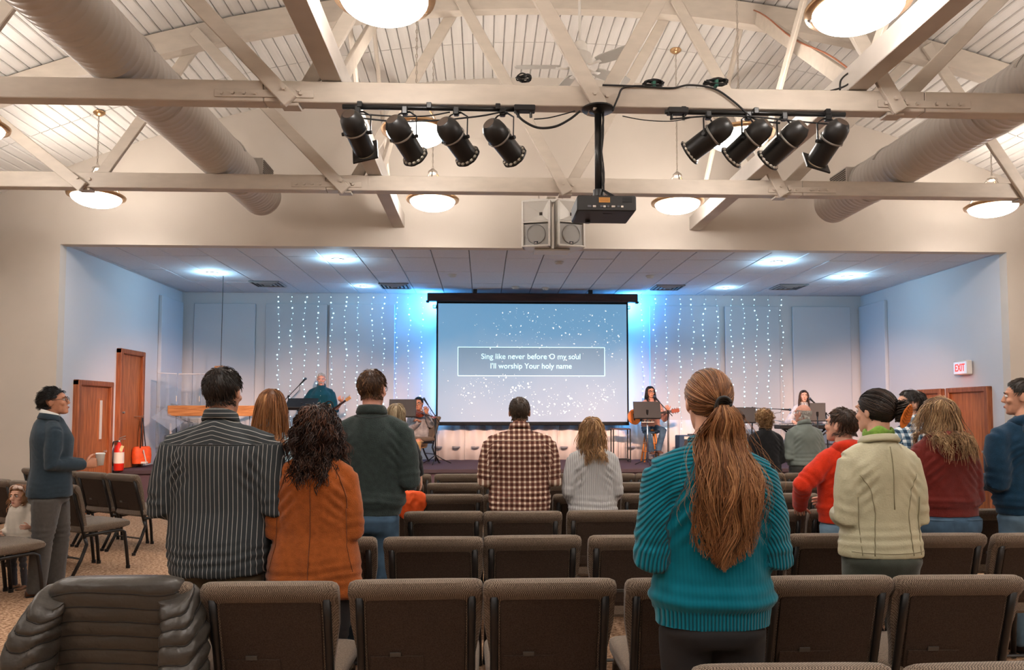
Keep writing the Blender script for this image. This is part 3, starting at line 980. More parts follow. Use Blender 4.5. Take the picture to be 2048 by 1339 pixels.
for a, b_, lab in ((at(685, 222, 5.98).x, at(1030, 222, 5.98).x, 'black lighting pipe under the truss, carrying the left four spotlights'),
                   (at(1330, 230, 5.98).x, at(1690, 232, 5.98).x, 'black lighting pipe under the truss, carrying the right four spotlights')):
    t = thing('lighting_pipe', lab, 'lighting pipe', ((a+b_)/2, 5.98, 4.06), group='lighting pipes')
    MB().cyl((-(b_-a)/2, 0, 0), ((b_-a)/2, 0, 0), .02, seg=10).build('pipe', M_black, t, True)
    for s in (-.4, 0, .4):
        MB().cbox((s*(b_-a), 0, .015), (.04, .06, .05), .004).build('pipe_clamp', M_black, t)
spots = [(715, 268, (.2, 11.2, 1.0), 'at the far left end', True), (809, 278, (1.7, 10.6, .9), 'second from the far left', False), (912, 280, (2.9, 10.9, .9), 'third from the far left', False), (1005, 282, (3.9, 10.8, .9), 'fourth from the far left, nearest the projector', False),
         (1417, 277, (-2.6, 9.6, 1.0), 'nearest the projector on its right', False), (1497, 283, (-1.2, 9.9, .8), 'second right of the projector', False), (1569, 287, (-.4, 10.0, .8), 'third right of the projector', False), (1657, 287, (1.6, 10.3, .4), 'at the far right end', True)]
for px, py, aim, lab, sq in spots:
    t, c, d = spotlight(px, py, aim, f'black stage spotlight hanging from the truss, {lab}', square=sq)
# beams of warm light from the cans onto the stage
for k, ((px, py, aim, lab, sq), tgt) in enumerate(zip(spots, [(-6.0, 14.2, .8), (-3.4, 15.1, .8), (-1.0, 15.1, .7), (1.0, 15.1, .9), (2.2, 15.1, .9), (3.6, 15.1, .8), (5.6, 15.1, .8), (7.7, 14.3, .9)])):
    c = at(px, py, 5.98)
    dd = (Vector(aim)-c).normalized()
    p = c+dd*.22
    v = Vector(tgt)-p
    l = lamp('spot_beam', 'SPOT', p, STAGE_WARM*(1.5 if k in (0, 7) else 1), (1.0, .60, .44), None, spot_size=math.radians(29), spot_blend=.9, shadow_soft_size=.05)
    l.rotation_euler = v.to_track_quat('-Z', 'Y').to_euler()

# ------------------------------------------------------------------ cables on the truss
def cable(pts, r, label, nm='cable', sub=6, mt=None):
    P = [Vector(p) for p in pts]
    out = []
    n = len(P)
    for i in range(n-1):
        p0, p1, p2, p3 = P[max(i-1, 0)], P[i], P[i+1], P[min(i+2, n-1)]
        for k in range(sub):
            t = k/sub
            out.append(.5*((2*p1)+(-p0+p2)*t+(2*p0-5*p1+4*p2-p3)*t*t+(-p0+3*p1-3*p2+p3)*t**3))
    out.append(P[-1])
    o = MB().tube(out, r, 6).build(nm, mt or M_blackmat, None, True)
    return tag(o, label, 'cable', 'black cables on the truss')
Yc = 5.95
def cp(lst, Y=Yc): return [at(x, y, Y) for x, y in lst]
cable(cp([(1030, 222), (1045, 240), (1075, 255), (1110, 253), (1140, 238), (1160, 222)]), .010, 'black cable drooping between the outlet box and the projector plate')
cable(cp([(1068, 238), (1100, 235), (1150, 222)]), .005, 'thin black cable above the drooping cable by the projector plate')
cable(cp([(690, 232), (740, 238), (800, 243), (880, 240), (960, 232), (1010, 222)]), .007, 'black cable looping along the left four spotlights')
cable(cp([(700, 226), (780, 232), (850, 232), (900, 224)]), .006, 'short black cable tucked above the left spotlights')
cable(cp([(1340, 238), (1420, 232), (1500, 233), (1600, 243), (1660, 248)]), .007, 'black cable looping along the right four spotlights')
cable(cp([(1205, 170), (1235, 171), (1262, 172), (1300, 174), (1345, 176), (1380, 170), (1430, 178), (1470, 205), (1510, 238), (1560, 246)], 5.96), .008, 'black cable lying on the truss top then crossing down its face')
cable(cp([(1225, 222), (1236, 195), (1248, 175), (1290, 172)], 5.95), .009, 'black cable climbing the truss face beside the projector plate')
cable(cp([(1245, 232), (1290, 240), (1345, 242), (1395, 232)]), .004, 'thin black cable sagging under the truss between projector and right spotlights')
cable(cp([(1660, 182), (1690, 172), (1715, 152), (1700, 145), (1682, 160), (1680, 180)], 5.99), .008, 'black cable loop on the truss beside the right tie beam')
for pxc, py, lab, ww in ((1307, 176, 'coiled black cable tied on the truss above the projector', 24), (1432, 173, 'coiled black cable with green tie on the truss', 26), (1047, 165, 'small tangle of black plugs on the truss left of the projector', 16)):
    c = at(pxc, py, 6.02)
    m = MB()
    for k in range(7):
        r_ = ww/1480*6*(.75+.25*random.random())
        a0 = random.uniform(0, 6)
        m.tube([c+Vector((r_*math.cos(t+a0), .03*math.sin(2*t+k), abs(.035+.02*k/7)*(.4+.5*math.sin(t+a0))+.02)) for t in np.linspace(0, 2*PI, 17)], .006, 5)
    t = tag(m.build('cable_coil', M_blackmat, None, True), lab, 'cable', 'coiled cables on the truss')
    if ww > 20:
        MB().cbox(c+Vector((0, 0, .03)), (.03, .06, .07), .006).build('cable_tie', mat('green tie', (30, 92, 74), .6), t)
for a, b_, lab in ((1028, 1070, 'black outlet box under the truss left of the projector pole'), (1335, 1375, 'black outlet box under the truss right of the projector pole')):
    p, q = at(a, 226, 5.98), at(b_, 226, 5.98)
    t = thing('outlet_box', lab, 'outlet box', ((p.x+q.x)/2, 5.98, 4.065), group='outlet boxes')
    MB().cbox((0, 0, 0), (q.x-p.x, .08, .05), .006).build('box', M_blackmat, t)
    for k in (-.3, .3):
        MB().cyl((k*(q.x-p.x), 0, -.02), (k*(q.x-p.x), 0, -.07), .012, seg=8).build('plug', M_black, t)
# ================================================================== chairs
def weave():
    m = bpy.data.materials.new('brown woven upholstery'); m.use_nodes = True
    nt = m.node_tree; b = nt.nodes['Principled BSDF']
    tc = nt.nodes.new('ShaderNodeTexCoord')
    ck = nt.nodes.new('ShaderNodeTexChecker'); ck.inputs['Scale'].default_value = 230
    ck.inputs['Color1'].default_value = srgb(150, 132, 114); ck.inputs['Color2'].default_value = srgb(76, 62, 52)
    n = nt.nodes.new('ShaderNodeTexNoise'); n.inputs['Scale'].default_value = 160; n.inputs['Detail'].default_value = 2
    mx = nt.nodes.new('ShaderNodeMix'); mx.data_type = 'RGBA'; mx.blend_type = 'MULTIPLY'; mx.inputs['Factor'].default_value = .6
    nt.links.new(tc.outputs['Object'], ck.inputs['Vector']); nt.links.new(tc.outputs['Object'], n.inputs['Vector'])
    nt.links.new(ck.outputs['Color'], mx.inputs[6])
    cr = nt.nodes.new('ShaderNodeValToRGB'); cr.color_ramp.elements[0].position = .35; cr.color_ramp.elements[1].position = .65
    cr.color_ramp.elements[0].color = (.45, .45, .45, 1)
    nt.links.new(n.outputs['Fac'], cr.inputs[0]); nt.links.new(cr.outputs[0], mx.inputs[7])
    nt.links.new(mx.outputs[2], b.inputs['Base Color'])
    bp = nt.nodes.new('ShaderNodeBump'); bp.inputs['Strength'].default_value = .35; bp.inputs['Distance'].default_value = .002
    nt.links.new(ck.outputs['Fac'], bp.inputs['Height']); nt.links.new(bp.outputs[0], b.inputs['Normal'])
    b.inputs['Roughness'].default_value = .92; b.inputs['Specular IOR Level'].default_value = .15
    b.inputs['Sheen Weight'].default_value = .15
    return m
M_weave = weave()
M_weave2 = mat('chair back cloth', (66, 54, 46), .9, var=.3, scale=220, bump=.3, bscale=400, spec=.12)
M_frame = mat('chair frame black', (20, 18, 18), .4)

def sring(c, ax, ay, n=24, p=2.0):
    """superellipse ring"""
    out = []
    for k in range(n):
        a = 2*PI*k/n
        ca, sa = math.cos(a), math.sin(a)
        out.append(c + ax*(math.copysign(abs(ca)**(2/p), ca)) + ay*(math.copysign(abs(sa)**(2/p), sa)))
    return out
def loft(mb, rings, mi=0, cap=True):
    n = len(rings[0])
    V = [p for r in rings for p in r]
    F = []
    for i in range(len(rings)-1):
        for k in range(n):
            k2 = (k+1) % n
            F.append((i*n+k, i*n+k2, (i+1)*n+k2, (i+1)*n+k))
    if cap:
        F.append(tuple(range(n))[::-1]); F.append(tuple((len(rings)-1)*n+k for k in range(n)))
    return mb.add(V, F, mi)
def lean(z):                                 # rear line of the backrest
    return (.88-z)*.27
X_, Y_, Z_ = Vector((1, 0, 0)), Vector((0, 1, 0)), Vector((0, 0, 1))
def make_chair():
    t = thing('stacking_chair', 'x', 'chair', group='brown upholstered church chairs')
    R = []
    for z, hw, hd, off in ((.400, .20, .016, .030), (.408, .225, .026, .030), (.45, .236, .028, .030), (.55, .246, .028, .030), (.64, .262, .030, .030), (.70, .272, .031, .030), (.79, .275, .032, .030),
                           (.808, .276, .040, .022), (.83, .277, .046, .016), (.855, .275, .045, .016), (.872, .268, .036, .018), (.88, .25, .018, .022)):
        R.append(sring(Vector((0, lean(z)+off, z)), X_*hw, Y_*hd, 28, 4.5 if z < .86 else 3.5))
    loft(MB(), R).build('backrest', M_weave, t, SM)
    R = []
    for z, hw in ((.41, .18), (.415, .198), (.5, .202), (.7, .205), (.785, .205), (.80, .198)):
        R.append(sring(Vector((0, lean(z)+.002, z)), X_*hw, Y_*.012, 20, 5))
    loft(MB(), R).build('back_panel', M_weave2, t, SM)
    for s in (-1, 1):
        MB().tube([(s*.228, lean(z)-.004, z) for z in (.815, .7, .55, .43, .36)], .017, 8, flat=(.9, 1.0)).build('upright', M_frame, t, True)
        MB().tube([(s*.228, lean(.36)-.004, .36), (s*.232, .155, .30), (s*.235, .10, .16), (s*.24, .015, .008)], .0165, 8).build('leg', M_frame, t, True)
        MB().tube([(s*.232, .13, .385), (s*.235, .3, .392), (s*.236, .49, .396), (s*.237, .535, .37), (s*.24, .56, .2), (s*.245, .58, .008)], .0165, 8).build('leg', M_frame, t, True)
        for y in (.015, .58):
            MB().cyl((s*.2425, y, .0), (s*.2425, y, .03), .021, seg=10).build('foot_glide', M_frame, t, SM)
    MB().tube([(-.235, .105, .17), (.235, .105, .17)], .009, 6).build('stretcher', M_frame, t)
    R = []
    for y, hw, zb, zt in ((.10, .22, .425, .475), (.115, .25, .408, .492), (.2, .262, .402, .498), (.4, .268, .402, .502), (.52, .27, .408, .503), (.575, .262, .42, .49), (.597, .235, .435, .47)):
        R.append(sring(Vector((0, y, (zb+zt)/2)), X_*hw, Z_*((zt-zb)/2), 28, 4))
    loft(MB(), R).build('seat', M_weave, t, SM)
    pk = MB().cbox((-.08, lean(.525)-.012, .525), (.22, .006, .065), .002, Matrix.Rotation(.26, 3, 'X')).build('card_pocket', M_weave2, t)
    cd = MB().cbox((-.085, lean(.565)-.017, .564), (.046, .004, .02), .001, Matrix.Rotation(.26, 3, 'X')).build('card_holder', mat('card holder', (70, 66, 62), .4), pk)
    m = MB()
    return t
proto_chair = make_chair()
used_proto = [False]
def put_chair(x, y, rz, label, name=None):
    if used_proto[0]:
        c = copy_tree(proto_chair)
    else:
        c = proto_chair; used_proto[0] = True
    c.location = (x, y, 0)
    c.rotation_euler = (0, 0, rz)
    c['label'] = label
    return c
ROWY = [1.99, 3.05, 4.12, 5.17, 6.24, 7.27, 8.34]
CW = .572
rown = ['nearest, cut-off row', 'nearest full row', 'second full row', 'third full row', 'fourth full row', 'fifth full row', 'row nearest the stage']
for r, y in enumerate(ROWY):
    i0, i1 = ((2, 3) if r == 0 else (-3, 3) if r == 1 else (-3, 5) if r == 2 else (-3, 6))
    for i in range(i0, i1+1):
        x = (i+.5)*CW+.012*((i*7+r*3) % 3-1)
        if r == 0: x = at(1590 if i == 2 else 2010, 1330, y).x
        put_chair(x, y+.012*((i*5+r) % 3-1), .012*((i*3+r*2) % 5-2), f'brown church chair from behind, {ords[i-i0]} from left in the {rown[r]}')
# angled block by the left aisle
AN = -math.radians(31)
def block(xrr, yrr, n, rl):
    dr = Vector((math.cos(AN), math.sin(AN)))
    for k in range(n):
        # rear right leg sits at local (.24,.015)
        px2 = Vector((xrr, yrr)) - dr*(.24+k*CW)
        put_chair(px2.x, px2.y, AN, f'brown church chair, {ords[k]} from the aisle in the {rl}')
block(-3.84, 8.35, 4, 'far angled row')
block(-3.88, 7.2, 3, 'middle angled row')
block(-4.0, 5.96, 2, 'near angled row')
# ================================================================== people: how a figure is made
_tmp = bpy.data.scenes.new('workbench')
def remesh_np(mb, voxel, smooth=3, fac=.5):
    me = bpy.data.meshes.new('w')
    me.from_pydata(mb.v, [], mb.f)
    bm = bmesh.new(); bm.from_mesh(me); bmesh.ops.recalc_face_normals(bm, faces=bm.faces); bm.to_mesh(me); bm.free()
    o = bpy.data.objects.new('w', me)
    _tmp.collection.objects.link(o)
    r = o.modifiers.new('r', 'REMESH'); r.mode = 'VOXEL'; r.voxel_size = voxel
    if smooth:
        s = o.modifiers.new('s', 'SMOOTH'); s.factor = fac; s.iterations = smooth
    vl = _tmp.view_layers[0]
    vl.update()
    ev = o.evaluated_get(vl.depsgraph)
    m2 = ev.to_mesh()
    n = len(m2.vertices)
    V = np.empty(n*3); m2.vertices.foreach_get('co', V); V = V.reshape(-1, 3)
    N = np.empty(n*3); m2.vertices.foreach_get('normal', N); N = N.reshape(-1, 3)
    F = [tuple(p.vertices) for p in m2.polygons]
    ev.to_mesh_clear()
    bpy.data.objects.remove(o); bpy.data.meshes.remove(me)
    return V, N, F
_lat = np.random.default_rng(11).random((32, 32, 32))
def vnoise(P):
    i = np.floor(P).astype(int); f = P-i
    f = f*f*(3-2*f)
    out = 0
    for a in (0, 1):
        for b in (0, 1):
            for c in (0, 1):
                wt = (f[:, 0] if a else 1-f[:, 0])*(f[:, 1] if b else 1-f[:, 1])*(f[:, 2] if c else 1-f[:, 2])
                out = out+wt*_lat[(i[:, 0]+a) % 32, (i[:, 1]+b) % 32, (i[:, 2]+c) % 32]
    return out*2-1
def mesh_np(name, V, F, mats, smooth=True, mi=None, attrs=None):
    """F: list of tuples or (n,4)/(n,3) array"""
    me = bpy.data.meshes.new(name)
    if isinstance(F, np.ndarray):
        nf, k = F.shape
        me.vertices.add(len(V)); me.vertices.foreach_set('co', np.ascontiguousarray(V, dtype=np.float32).ravel())
        me.loops.add(nf*k); me.loops.foreach_set('vertex_index', F.astype(np.int32).ravel())
        me.polygons.add(nf); me.polygons.foreach_set('loop_start', np.arange(0, nf*k, k, dtype=np.int32))
        me.update(calc_edges=True)
    else:
        me.from_pydata([tuple(v) for v in V], [], F)
    for m in mats: me.materials.append(m)
    if mi is not None: me.polygons.foreach_set('material_index', mi)
    if smooth: me.polygons.foreach_set('use_smooth', [True]*len(me.polygons))
    for k, (typ, a) in (attrs or {}).items():
        at_ = me.attributes.new(k, typ, 'POINT')
        at_.data.foreach_set('value' if typ == 'FLOAT' else 'vector', np.ascontiguousarray(a, dtype=np.float32).ravel())
    me.update()
    return me

# ---- materials for cloth, skin, hair
def nodes_mat(name):
    m = bpy.data.materials.new(name); m.use_nodes = True
    return m, m.node_tree, m.node_tree.nodes['Principled BSDF']
def skin(name, c):
    if name in MAT: return MAT[name]
    m = mat(name, c, .5, var=.08, scale=30, spec=.35)
    b = m.node_tree.nodes['Principled BSDF']
    return m
def hairmat(name, dark, mid, light, rough=.42):
    if name in MAT: return MAT[name]
    m, nt, b = nodes_mat(name)
    a = nt.nodes.new('ShaderNodeAttribute'); a.attribute_name = 'hc'
    r = nt.nodes.new('ShaderNodeValToRGB'); e = r.color_ramp.elements
    e[0].color = srgb(dark); e[0].position = .05; e[1].color = srgb(light); e[1].position = .95
    k = e.new(.5); k.color = srgb(mid)
    nt.links.new(a.outputs['Fac'], r.inputs[0]); nt.links.new(r.outputs[0], b.inputs['Base Color'])
    b.inputs['Roughness'].default_value = rough; b.inputs['Specular IOR Level'].default_value = .35
    MAT[name] = m
    return m
def cloth(name, c, var=.12, scale=25, bump=.25, bscale=350, rough=.9, sheen=.2):
    return mat(name, c, rough, var=var, scale=scale, bump=bump, bscale=bscale, spec=.15, sheen=sheen)
def st_nodes(nt):
    a = nt.nodes.new('ShaderNodeAttribute'); a.attribute_name = 'st'
    s = nt.nodes.new('ShaderNodeSeparateXYZ')
    nt.links.new(a.outputs['Vector'], s.inputs[0])
    return s.outputs[0], s.outputs[1]
def band(nt, src, period, duty, soft=.06):
    """0/1 stripes from a coordinate"""
    m1 = nt.nodes.new('ShaderNodeMath'); m1.operation = 'DIVIDE'; m1.inputs[1].default_value = period
    m2 = nt.nodes.new('ShaderNodeMath'); m2.operation = 'FRACT'
    m3 = nt.nodes.new('ShaderNodeMapRange'); m3.inputs[1].default_value = duty; m3.inputs[2].default_value = duty+soft
    m3.inputs[3].default_value = 1; m3.inputs[4].default_value = 0
    nt.links.new(src, m1.inputs[0]); nt.links.new(m1.outputs[0], m2.inputs[0]); nt.links.new(m2.outputs[0], m3.inputs[0])
    return m3.outputs[0]
def mix(nt, fac, c1, c2):
    x = nt.nodes.new('ShaderNodeMix'); x.data_type = 'RGBA'
    if hasattr(fac, 'links'): nt.links.new(fac, x.inputs[0])
    else: x.inputs[0].default_value = fac
    for i, c in ((6, c1), (7, c2)):
        if hasattr(c, 'links'): nt.links.new(c, x.inputs[i])
        else: x.inputs[i].default_value = srgb(c)
    return x.outputs[2]
def stripes(name, base, line, period, duty):
    m, nt, b = nodes_mat(name)
    s, t = st_nodes(nt)
    f = band(nt, s, period, duty)
    nt.links.new(mix(nt, f, base, line), b.inputs['Base Color'])
    b.inputs['Roughness'].default_value = .85; b.inputs['Specular IOR Level'].default_value = .2
    return m
def plaid(name, base, c2, line, period, duty=.5):
    m, nt, b = nodes_mat(name)
    s, t = st_nodes(nt)
    f1 = band(nt, s, period, duty); f2 = band(nt, t, period, duty)
    half = mix(nt, f1, line, c2)
    dark = mix(nt, f1, c2, base)
    nt.links.new(mix(nt, f2, half, dark), b.inputs['Base Color'])
    b.inputs['Roughness'].default_value = .85; b.inputs['Specular IOR Level'].default_value = .2
    return m
def ribbed(name, c, period, depth=.6, dark=.55):
    m, nt, b = nodes_mat(name)
    s, t = st_nodes(nt)
    mu = nt.nodes.new('ShaderNodeMath'); mu.operation = 'MULTIPLY'; mu.inputs[1].default_value = 2*PI/period
    sn = nt.nodes.new('ShaderNodeMath'); sn.operation = 'SINE'
    nt.links.new(s, mu.inputs[0]); nt.links.new(mu.outputs[0], sn.inputs[0])
    mr = nt.nodes.new('ShaderNodeMapRange'); mr.inputs[1].default_value = -1; mr.inputs[2].default_value = .6
    nt.links.new(sn.outputs[0], mr.inputs[0])
    z_ = [n_ for n_ in nt.nodes if n_.type == 'SEPXYZ'][0].outputs[2]
    inv = nt.nodes.new('ShaderNodeMath'); inv.operation = 'SUBTRACT'; inv.inputs[0].default_value = 1
    nt.links.new(z_, inv.inputs[1])
    mm = nt.nodes.new('ShaderNodeMath'); mm.operation = 'MULTIPLY'; nt.links.new(mr.outputs[0], mm.inputs[0]); nt.links.new(z_, mm.inputs[1])
    ml = nt.nodes.new('ShaderNodeMath'); ml.operation = 'MULTIPLY_ADD'; ml.inputs[1].default_value = .62; nt.links.new(inv.outputs[0], ml.inputs[0]); nt.links.new(mm.outputs[0], ml.inputs[2])
    mr = ml
    cd = tuple(int(k*dark) for k in c)
    nt.links.new(mix(nt, mr.outputs[0], cd, c), b.inputs['Base Color'])
    bp = nt.nodes.new('ShaderNodeBump'); bp.inputs['Strength'].default_value = depth; bp.inputs['Distance'].default_value = .004
    nt.links.new(mr.outputs[0], bp.inputs['Height']); nt.links.new(bp.outputs[0], b.inputs['Normal'])
    b.inputs['Roughness'].default_value = .9; b.inputs['Specular IOR Level'].default_value = .12; b.inputs['Sheen Weight'].default_value = .2
    return m
M_jean = mat('blue denim', (72, 96, 118), .85, var=.3, scale=9, bump=.25, bscale=500, spec=.15)
M_jean2 = mat('light denim', (110, 136, 156), .85, var=.25, scale=9, bump=.25, bscale=500, spec=.15)
M_jean3 = mat('pale washed denim', (150, 176, 186), .85, var=.2, scale=9, bump=.25, bscale=500, spec=.15)
M_eye = mat('eye white', (225, 218, 212), .25)
M_iris = mat('dark iris', (40, 28, 22), .2)
M_lip = mat('lip', (176, 98, 88), .5)
M_shoe = mat('dark shoe', (48, 36, 30), .45)

def arr(*a): return np.array(a, float)
def interp_prof(prof, z):
    zs = [p[0] for p in prof]
    return [np.interp(z, zs, [p[i] for p in prof]) for i in (1, 2, 3)]

# ---- hand: palm, four fingers and a thumb
def add_hand(mb, wrist, d, palm_n, side, curl=.5, s=1.0, spread=.12):
    d = Vector(d).normalized()
    n = Vector(palm_n); n = (n-d*n.dot(d)).normalized()       # points out of the palm side
    x = d.cross(n).normalized()*side                           # towards the thumb
    w = Vector(wrist)
    R = []
    for t, hw, hd in ((-.03, .026, .020), (0, .028, .019), (.03, .038, .017), (.065, .042, .015), (.088, .040, .012), (.094, .034, .008)):
        R.append(sring(w+d*(t*s), x*(hw*s), n*(hd*s), 14, 2.6))
    loft(mb, R)
    for k, (off, L) in enumerate(((.030, .072), (.010, .080), (-.010, .075), (-.029, .058))):
        p = w+d*(.083*s)+x*(off*s)
        ang = curl*.75
        dirv = (d+x*(off*spread*12)).normalized()
        pts, rad = [p-dirv*.015*s, p], [.0092*s, .0095*s]
        for j, fr in enumerate((.45, .32, .23)):
            ax = x*side
            dirv = (Matrix.Rotation(0, 3, 'X') @ dirv)
            dirv = (dirv*math.cos(ang)+n*math.sin(ang)).normalized() if j == 0 else (dirv*math.cos(ang*1.2)+(n-dirv*n.dot(dirv)-d*.35*curl).normalized()*math.sin(ang*1.2)).normalized()
            p = p+dirv*(L*fr*s)
            pts.append(p); rad.append((.0088, .008, .0062)[j]*s)
        mb.tube(pts, rad, 8)
    p = w+d*(.02*s)+x*(.028*s)
    td = (d*.7+x*.75+n*.35).normalized()
    pts = [p-td*.01*s, p+td*.03*s, p+td*.055*s+d*.004*s, p+td*.066*s+d*.022*s+n*.01*s*curl]
    mb.tube(pts, [.013*s, .0118*s, .0100*s, .0075*s], 8)

HAIR_DEFAULT = dict(style='short', mat=None, n=650, L=.05, lift=.02, r=.0022)

class Figure:
    def __init__(s, label, px, top, Y, rz=0, h=None, sh=.22, el=None, hem=.86, hemw=.2, waist=.18, chest=.2, depth=.12, female=False,
                 arms=None, seat=None, legs=None, head=(0, 0, 0), base_z=0, loc=None, hs=1.0, headdx=0, headscale=None):
        s.female = female
        if loc is None:
            p = at(px, top, Y)
            loc = (p.x, Y, base_z)
            h = h or (p.z-base_z)
        s.dz = 0
        s.h = h
        if seat is not None:                 # seat: height of hips above ground; h is full standing height
            s.dz = seat-.515*h
        s.k = k = h/1.75
        s.root = thing('person', label, 'person', loc, rz)
        s.hs = headscale or ((.96 if female else 1.0)*(.35+.65*k)*hs)
        s.hc = Vector((headdx, .015, h-.119*s.hs+s.dz))
        s.hrot = (Matrix.Rotation(head[2], 3, 'Z') @ Matrix.Rotation(head[0], 3, 'X') @ Matrix.Rotation(head[1], 3, 'Y'))
        s.sx = sh-.062*k
        el = el if el is not None else sh
        dz = s.dz
        if arms is None:
            arms = 'clasp'
        A = {}
        for sd in (-1, 1):
            a = arms[sd] if isinstance(arms, dict) else arms
            S = Vector((sd*s.sx, -.008, 1.356*k+dz))
            if a == 'clasp':
                E, W = Vector((sd*(el-.05*k), -.035*k, 1.085*k+dz)), Vector((sd*.10*k, .235*k, 1.06*k+dz))
            elif a == 'down':
                E, W = Vector((sd*(el-.05*k), -.02, 1.10*k+dz)), Vector((sd*(el-.03), .05, .86*k+dz))
            elif a == 'low':
                E, W = Vector((sd*(el-.05*k), -.03, 1.09*k+dz)), Vector((sd*.12*k, .17*k, .90*k+dz))
            else:
                E, W = Vector(a[0]), Vector(a[1])
            A[sd] = (S, E, W)
        s.arms = A
        g = depth
        # torso outline of the clothed figure: z, half width, half depth, forward offset
        pr = [(hem, hemw, g*1.02, -.005)] if True else []
        zz = lambda q: q*k+dz
        prof = [(hem*1+0, hemw, g*1.05, -.005)]
        for z, hw, hd, yo in ((.93, (hemw*.6+waist*.45), g*1.02, -.005), (1.07, waist, g*.93, 0), (1.20, (waist+chest)/2*1.01, g*.98, .002), (1.31, chest, g*1.02, .0),
                              (1.36, chest*.93, g*.93, -.008), (1.41, chest*.70, g*.82, -.015), (1.448, chest*.52, g*.72, -.02), (1.480, chest*.40, g*.62, -.018), (1.51, .066*k, .066*k, -.012)):
            if zz(z) > hem+.04:
                prof.append((zz(z), hw, hd, yo))
        s.prof = prof
        s.hem = hem
        s.chest, s.depth, s.waist, s.hemw = chest, g, waist, hemw
        s.neckz = zz(1.505)
        if legs is None:
            hx = max(.085, hemw*.45)*min(1, k*1.05)
            legs = {sd: (Vector((sd*hx, 0, .9*k)), Vector((sd*hx*1.05, .015, .49*k)), Vector((sd*hx*1.05, -.02, .075*k))) for sd in (-1, 1)}
        s.legs = legs
        s.grip = {-1: None, 1: None}
        s.hooded = 0
    # -------- the figure's own skin
    def body(s, skinm, hairm=None, curl=.55, face=True, handn=None, lips=True, hands=(-1, 1)):
        k = s.k
        m = MB()
        R = [sring(Vector((0, yo, z)), X_*(hw*.86), Y_*(hd*.84), 18) for z, hw, hd, yo in s.prof]
        loft(m, R)
        for sd in (-1, 1):
            S, E, W = s.arms[sd]
            m.tube([S, S.lerp(E, .5), E, E.lerp(W, .5), W], [.05*k, .044*k, .038*k, .036*k, .026*k], 10)
            H, K, A = s.legs[sd]
            m.tube([H+Vector((0, 0, .02)), H.lerp(K, .5), K, K.lerp(A, .4), A], [.085*k, .075*k, .055*k, .055*k, .036*k], 10)
        V, N, F = remesh_np(m, .022, 2)
        # head and neck
        hm = MB()
        hm.ell((0, -.014, .030), (.0765, .097, .087), 20, 14)
        R = []
        for z, hw, yf, yb in ((-.117, .018, .074, .045), (-.112, .030, .083, .03), (-.098, .043, .089, .0), (-.075, .053, .091, -.035), (-.045, .060, .090, -.055), (-.012, .065, .088, -.075), (.03, .069, .090, -.085), (.062, .067, .084, -.09)):
            R.append(sring(Vector((0, (yf+yb)/2, z)), X_*hw, Y_*((yf-yb)/2), 20, 2.2))
        loft(hm, R)
        hm.ell((0, .091, -.062), (.022, .011, .010), 10, 6)
        hm.ell((0, .080, -.100), (.019, .014, .014), 10, 6)
        for sd in (-1, 1):
            hm.ell((sd*.030, .082, .030), (.025, .012, .009), 10, 6)
            hm.ell((sd*.043, .066, -.025), (.022, .020, .02), 10, 6)
            hm.ell((sd*.079, -.010, -.004), (.010, .021, .033), 10, 8, Matrix.Rotation(sd*.35, 3, 'Z') @ Matrix.Rotation(-.15, 3, 'X'))
        nb = MB()
        R = [sring(Vector((0, y, z)), X_*wd, Y_*dp, 10) for z, y, wd, dp in ((.034, .086, .007, .01), (.010, .092, .009, .012), (-.012, .100, .013, .015), (-.026, .104, .016, .016), (-.036, .096, .013, .013))]
        loft(hm, R)
        hv = [s.hrot @ (Vector(p)*s.hs)+s.hc for p in hm.v]
        hm.v = [tuple(p) for p in hv]
        top = s.hrot @ (Vector((0, -.022, -.05))*s.hs)+s.hc
        nz = s.neckz
        hm.tube([Vector((0, -.02, nz-.06)), Vector((0, -.014, nz-.01)), (Vector((0, -.012, nz))+top)/2, top, top+Vector((0, 0, .03))], [.085*s.hs, .062*s.hs, .056*s.hs, .055*s.hs, .05*s.hs], 16)
        V2, N2, F2 = remesh_np(hm, .0065*s.hs, 3, .45)
        n0 = len(V)
        F = F+[tuple(i+n0 for i in f) for f in F2]
        V = np.vstack([V, V2])
        mi = [0]*len(F)
        ex = MB()
        for sd in (-1, 1):
            if sd not in hands: continue
            S, E, W = s.arms[sd]
            g = s.grip[sd]
            d = (W-E).normalized()
            if g is None:
                dd = (d+Vector((-sd*.7, .1, -.15))).normalized(); nn = Vector((0, -1, .1)) if abs(dd.y) < .7 else Vector((-sd, 0, 0))
                add_hand(ex, W+d*.01, dd, nn, sd, curl, k)
            else:
                add_hand(ex, W+d*.01, g[0], g[1], sd, g[2], k)
        e0 = len(ex.f)
        eyes = MB()
        for sd in (-1, 1):
            eyes.ell((sd*.031, .0795, .008), (.0125, .0125, .0105), 10, 8)
        iris = MB()
        for sd in (-1, 1):
            iris.ell((sd*.031, .0885, .008), (.0058, .0045, .0058), 8, 6)
        brow = MB()
        for sd in (-1, 1):
            brow.tube([(sd*.014, .095, .027), (sd*.03, .095, .032), (sd*.048, .083, .027)], [.004, .0045, .003], 6)
        lp = MB(); lp.ell((0, .1005, -.060), (.019, .0035, .0035), 10, 6); lp.ell((0, .0995, -.067), (.016, .004, .0042), 10, 6)
        tf = lambda mb: [tuple(s.hrot @ (Vector(p)*s.hs)+s.hc) for p in mb.v]
        for mb, idx, xf in ((ex, 0, False), (eyes, 1, True), (iris, 2, True), (brow, 3, True), (lp, 4, True)):
            vs_ = tf(mb) if xf else mb.v
            if not vs_: continue
            n0 = len(V)
            V = np.vstack([V, np.array(vs_)])
            F = F+[tuple(i+n0 for i in f) for f in mb.f]
            mi += [idx]*len(mb.f)
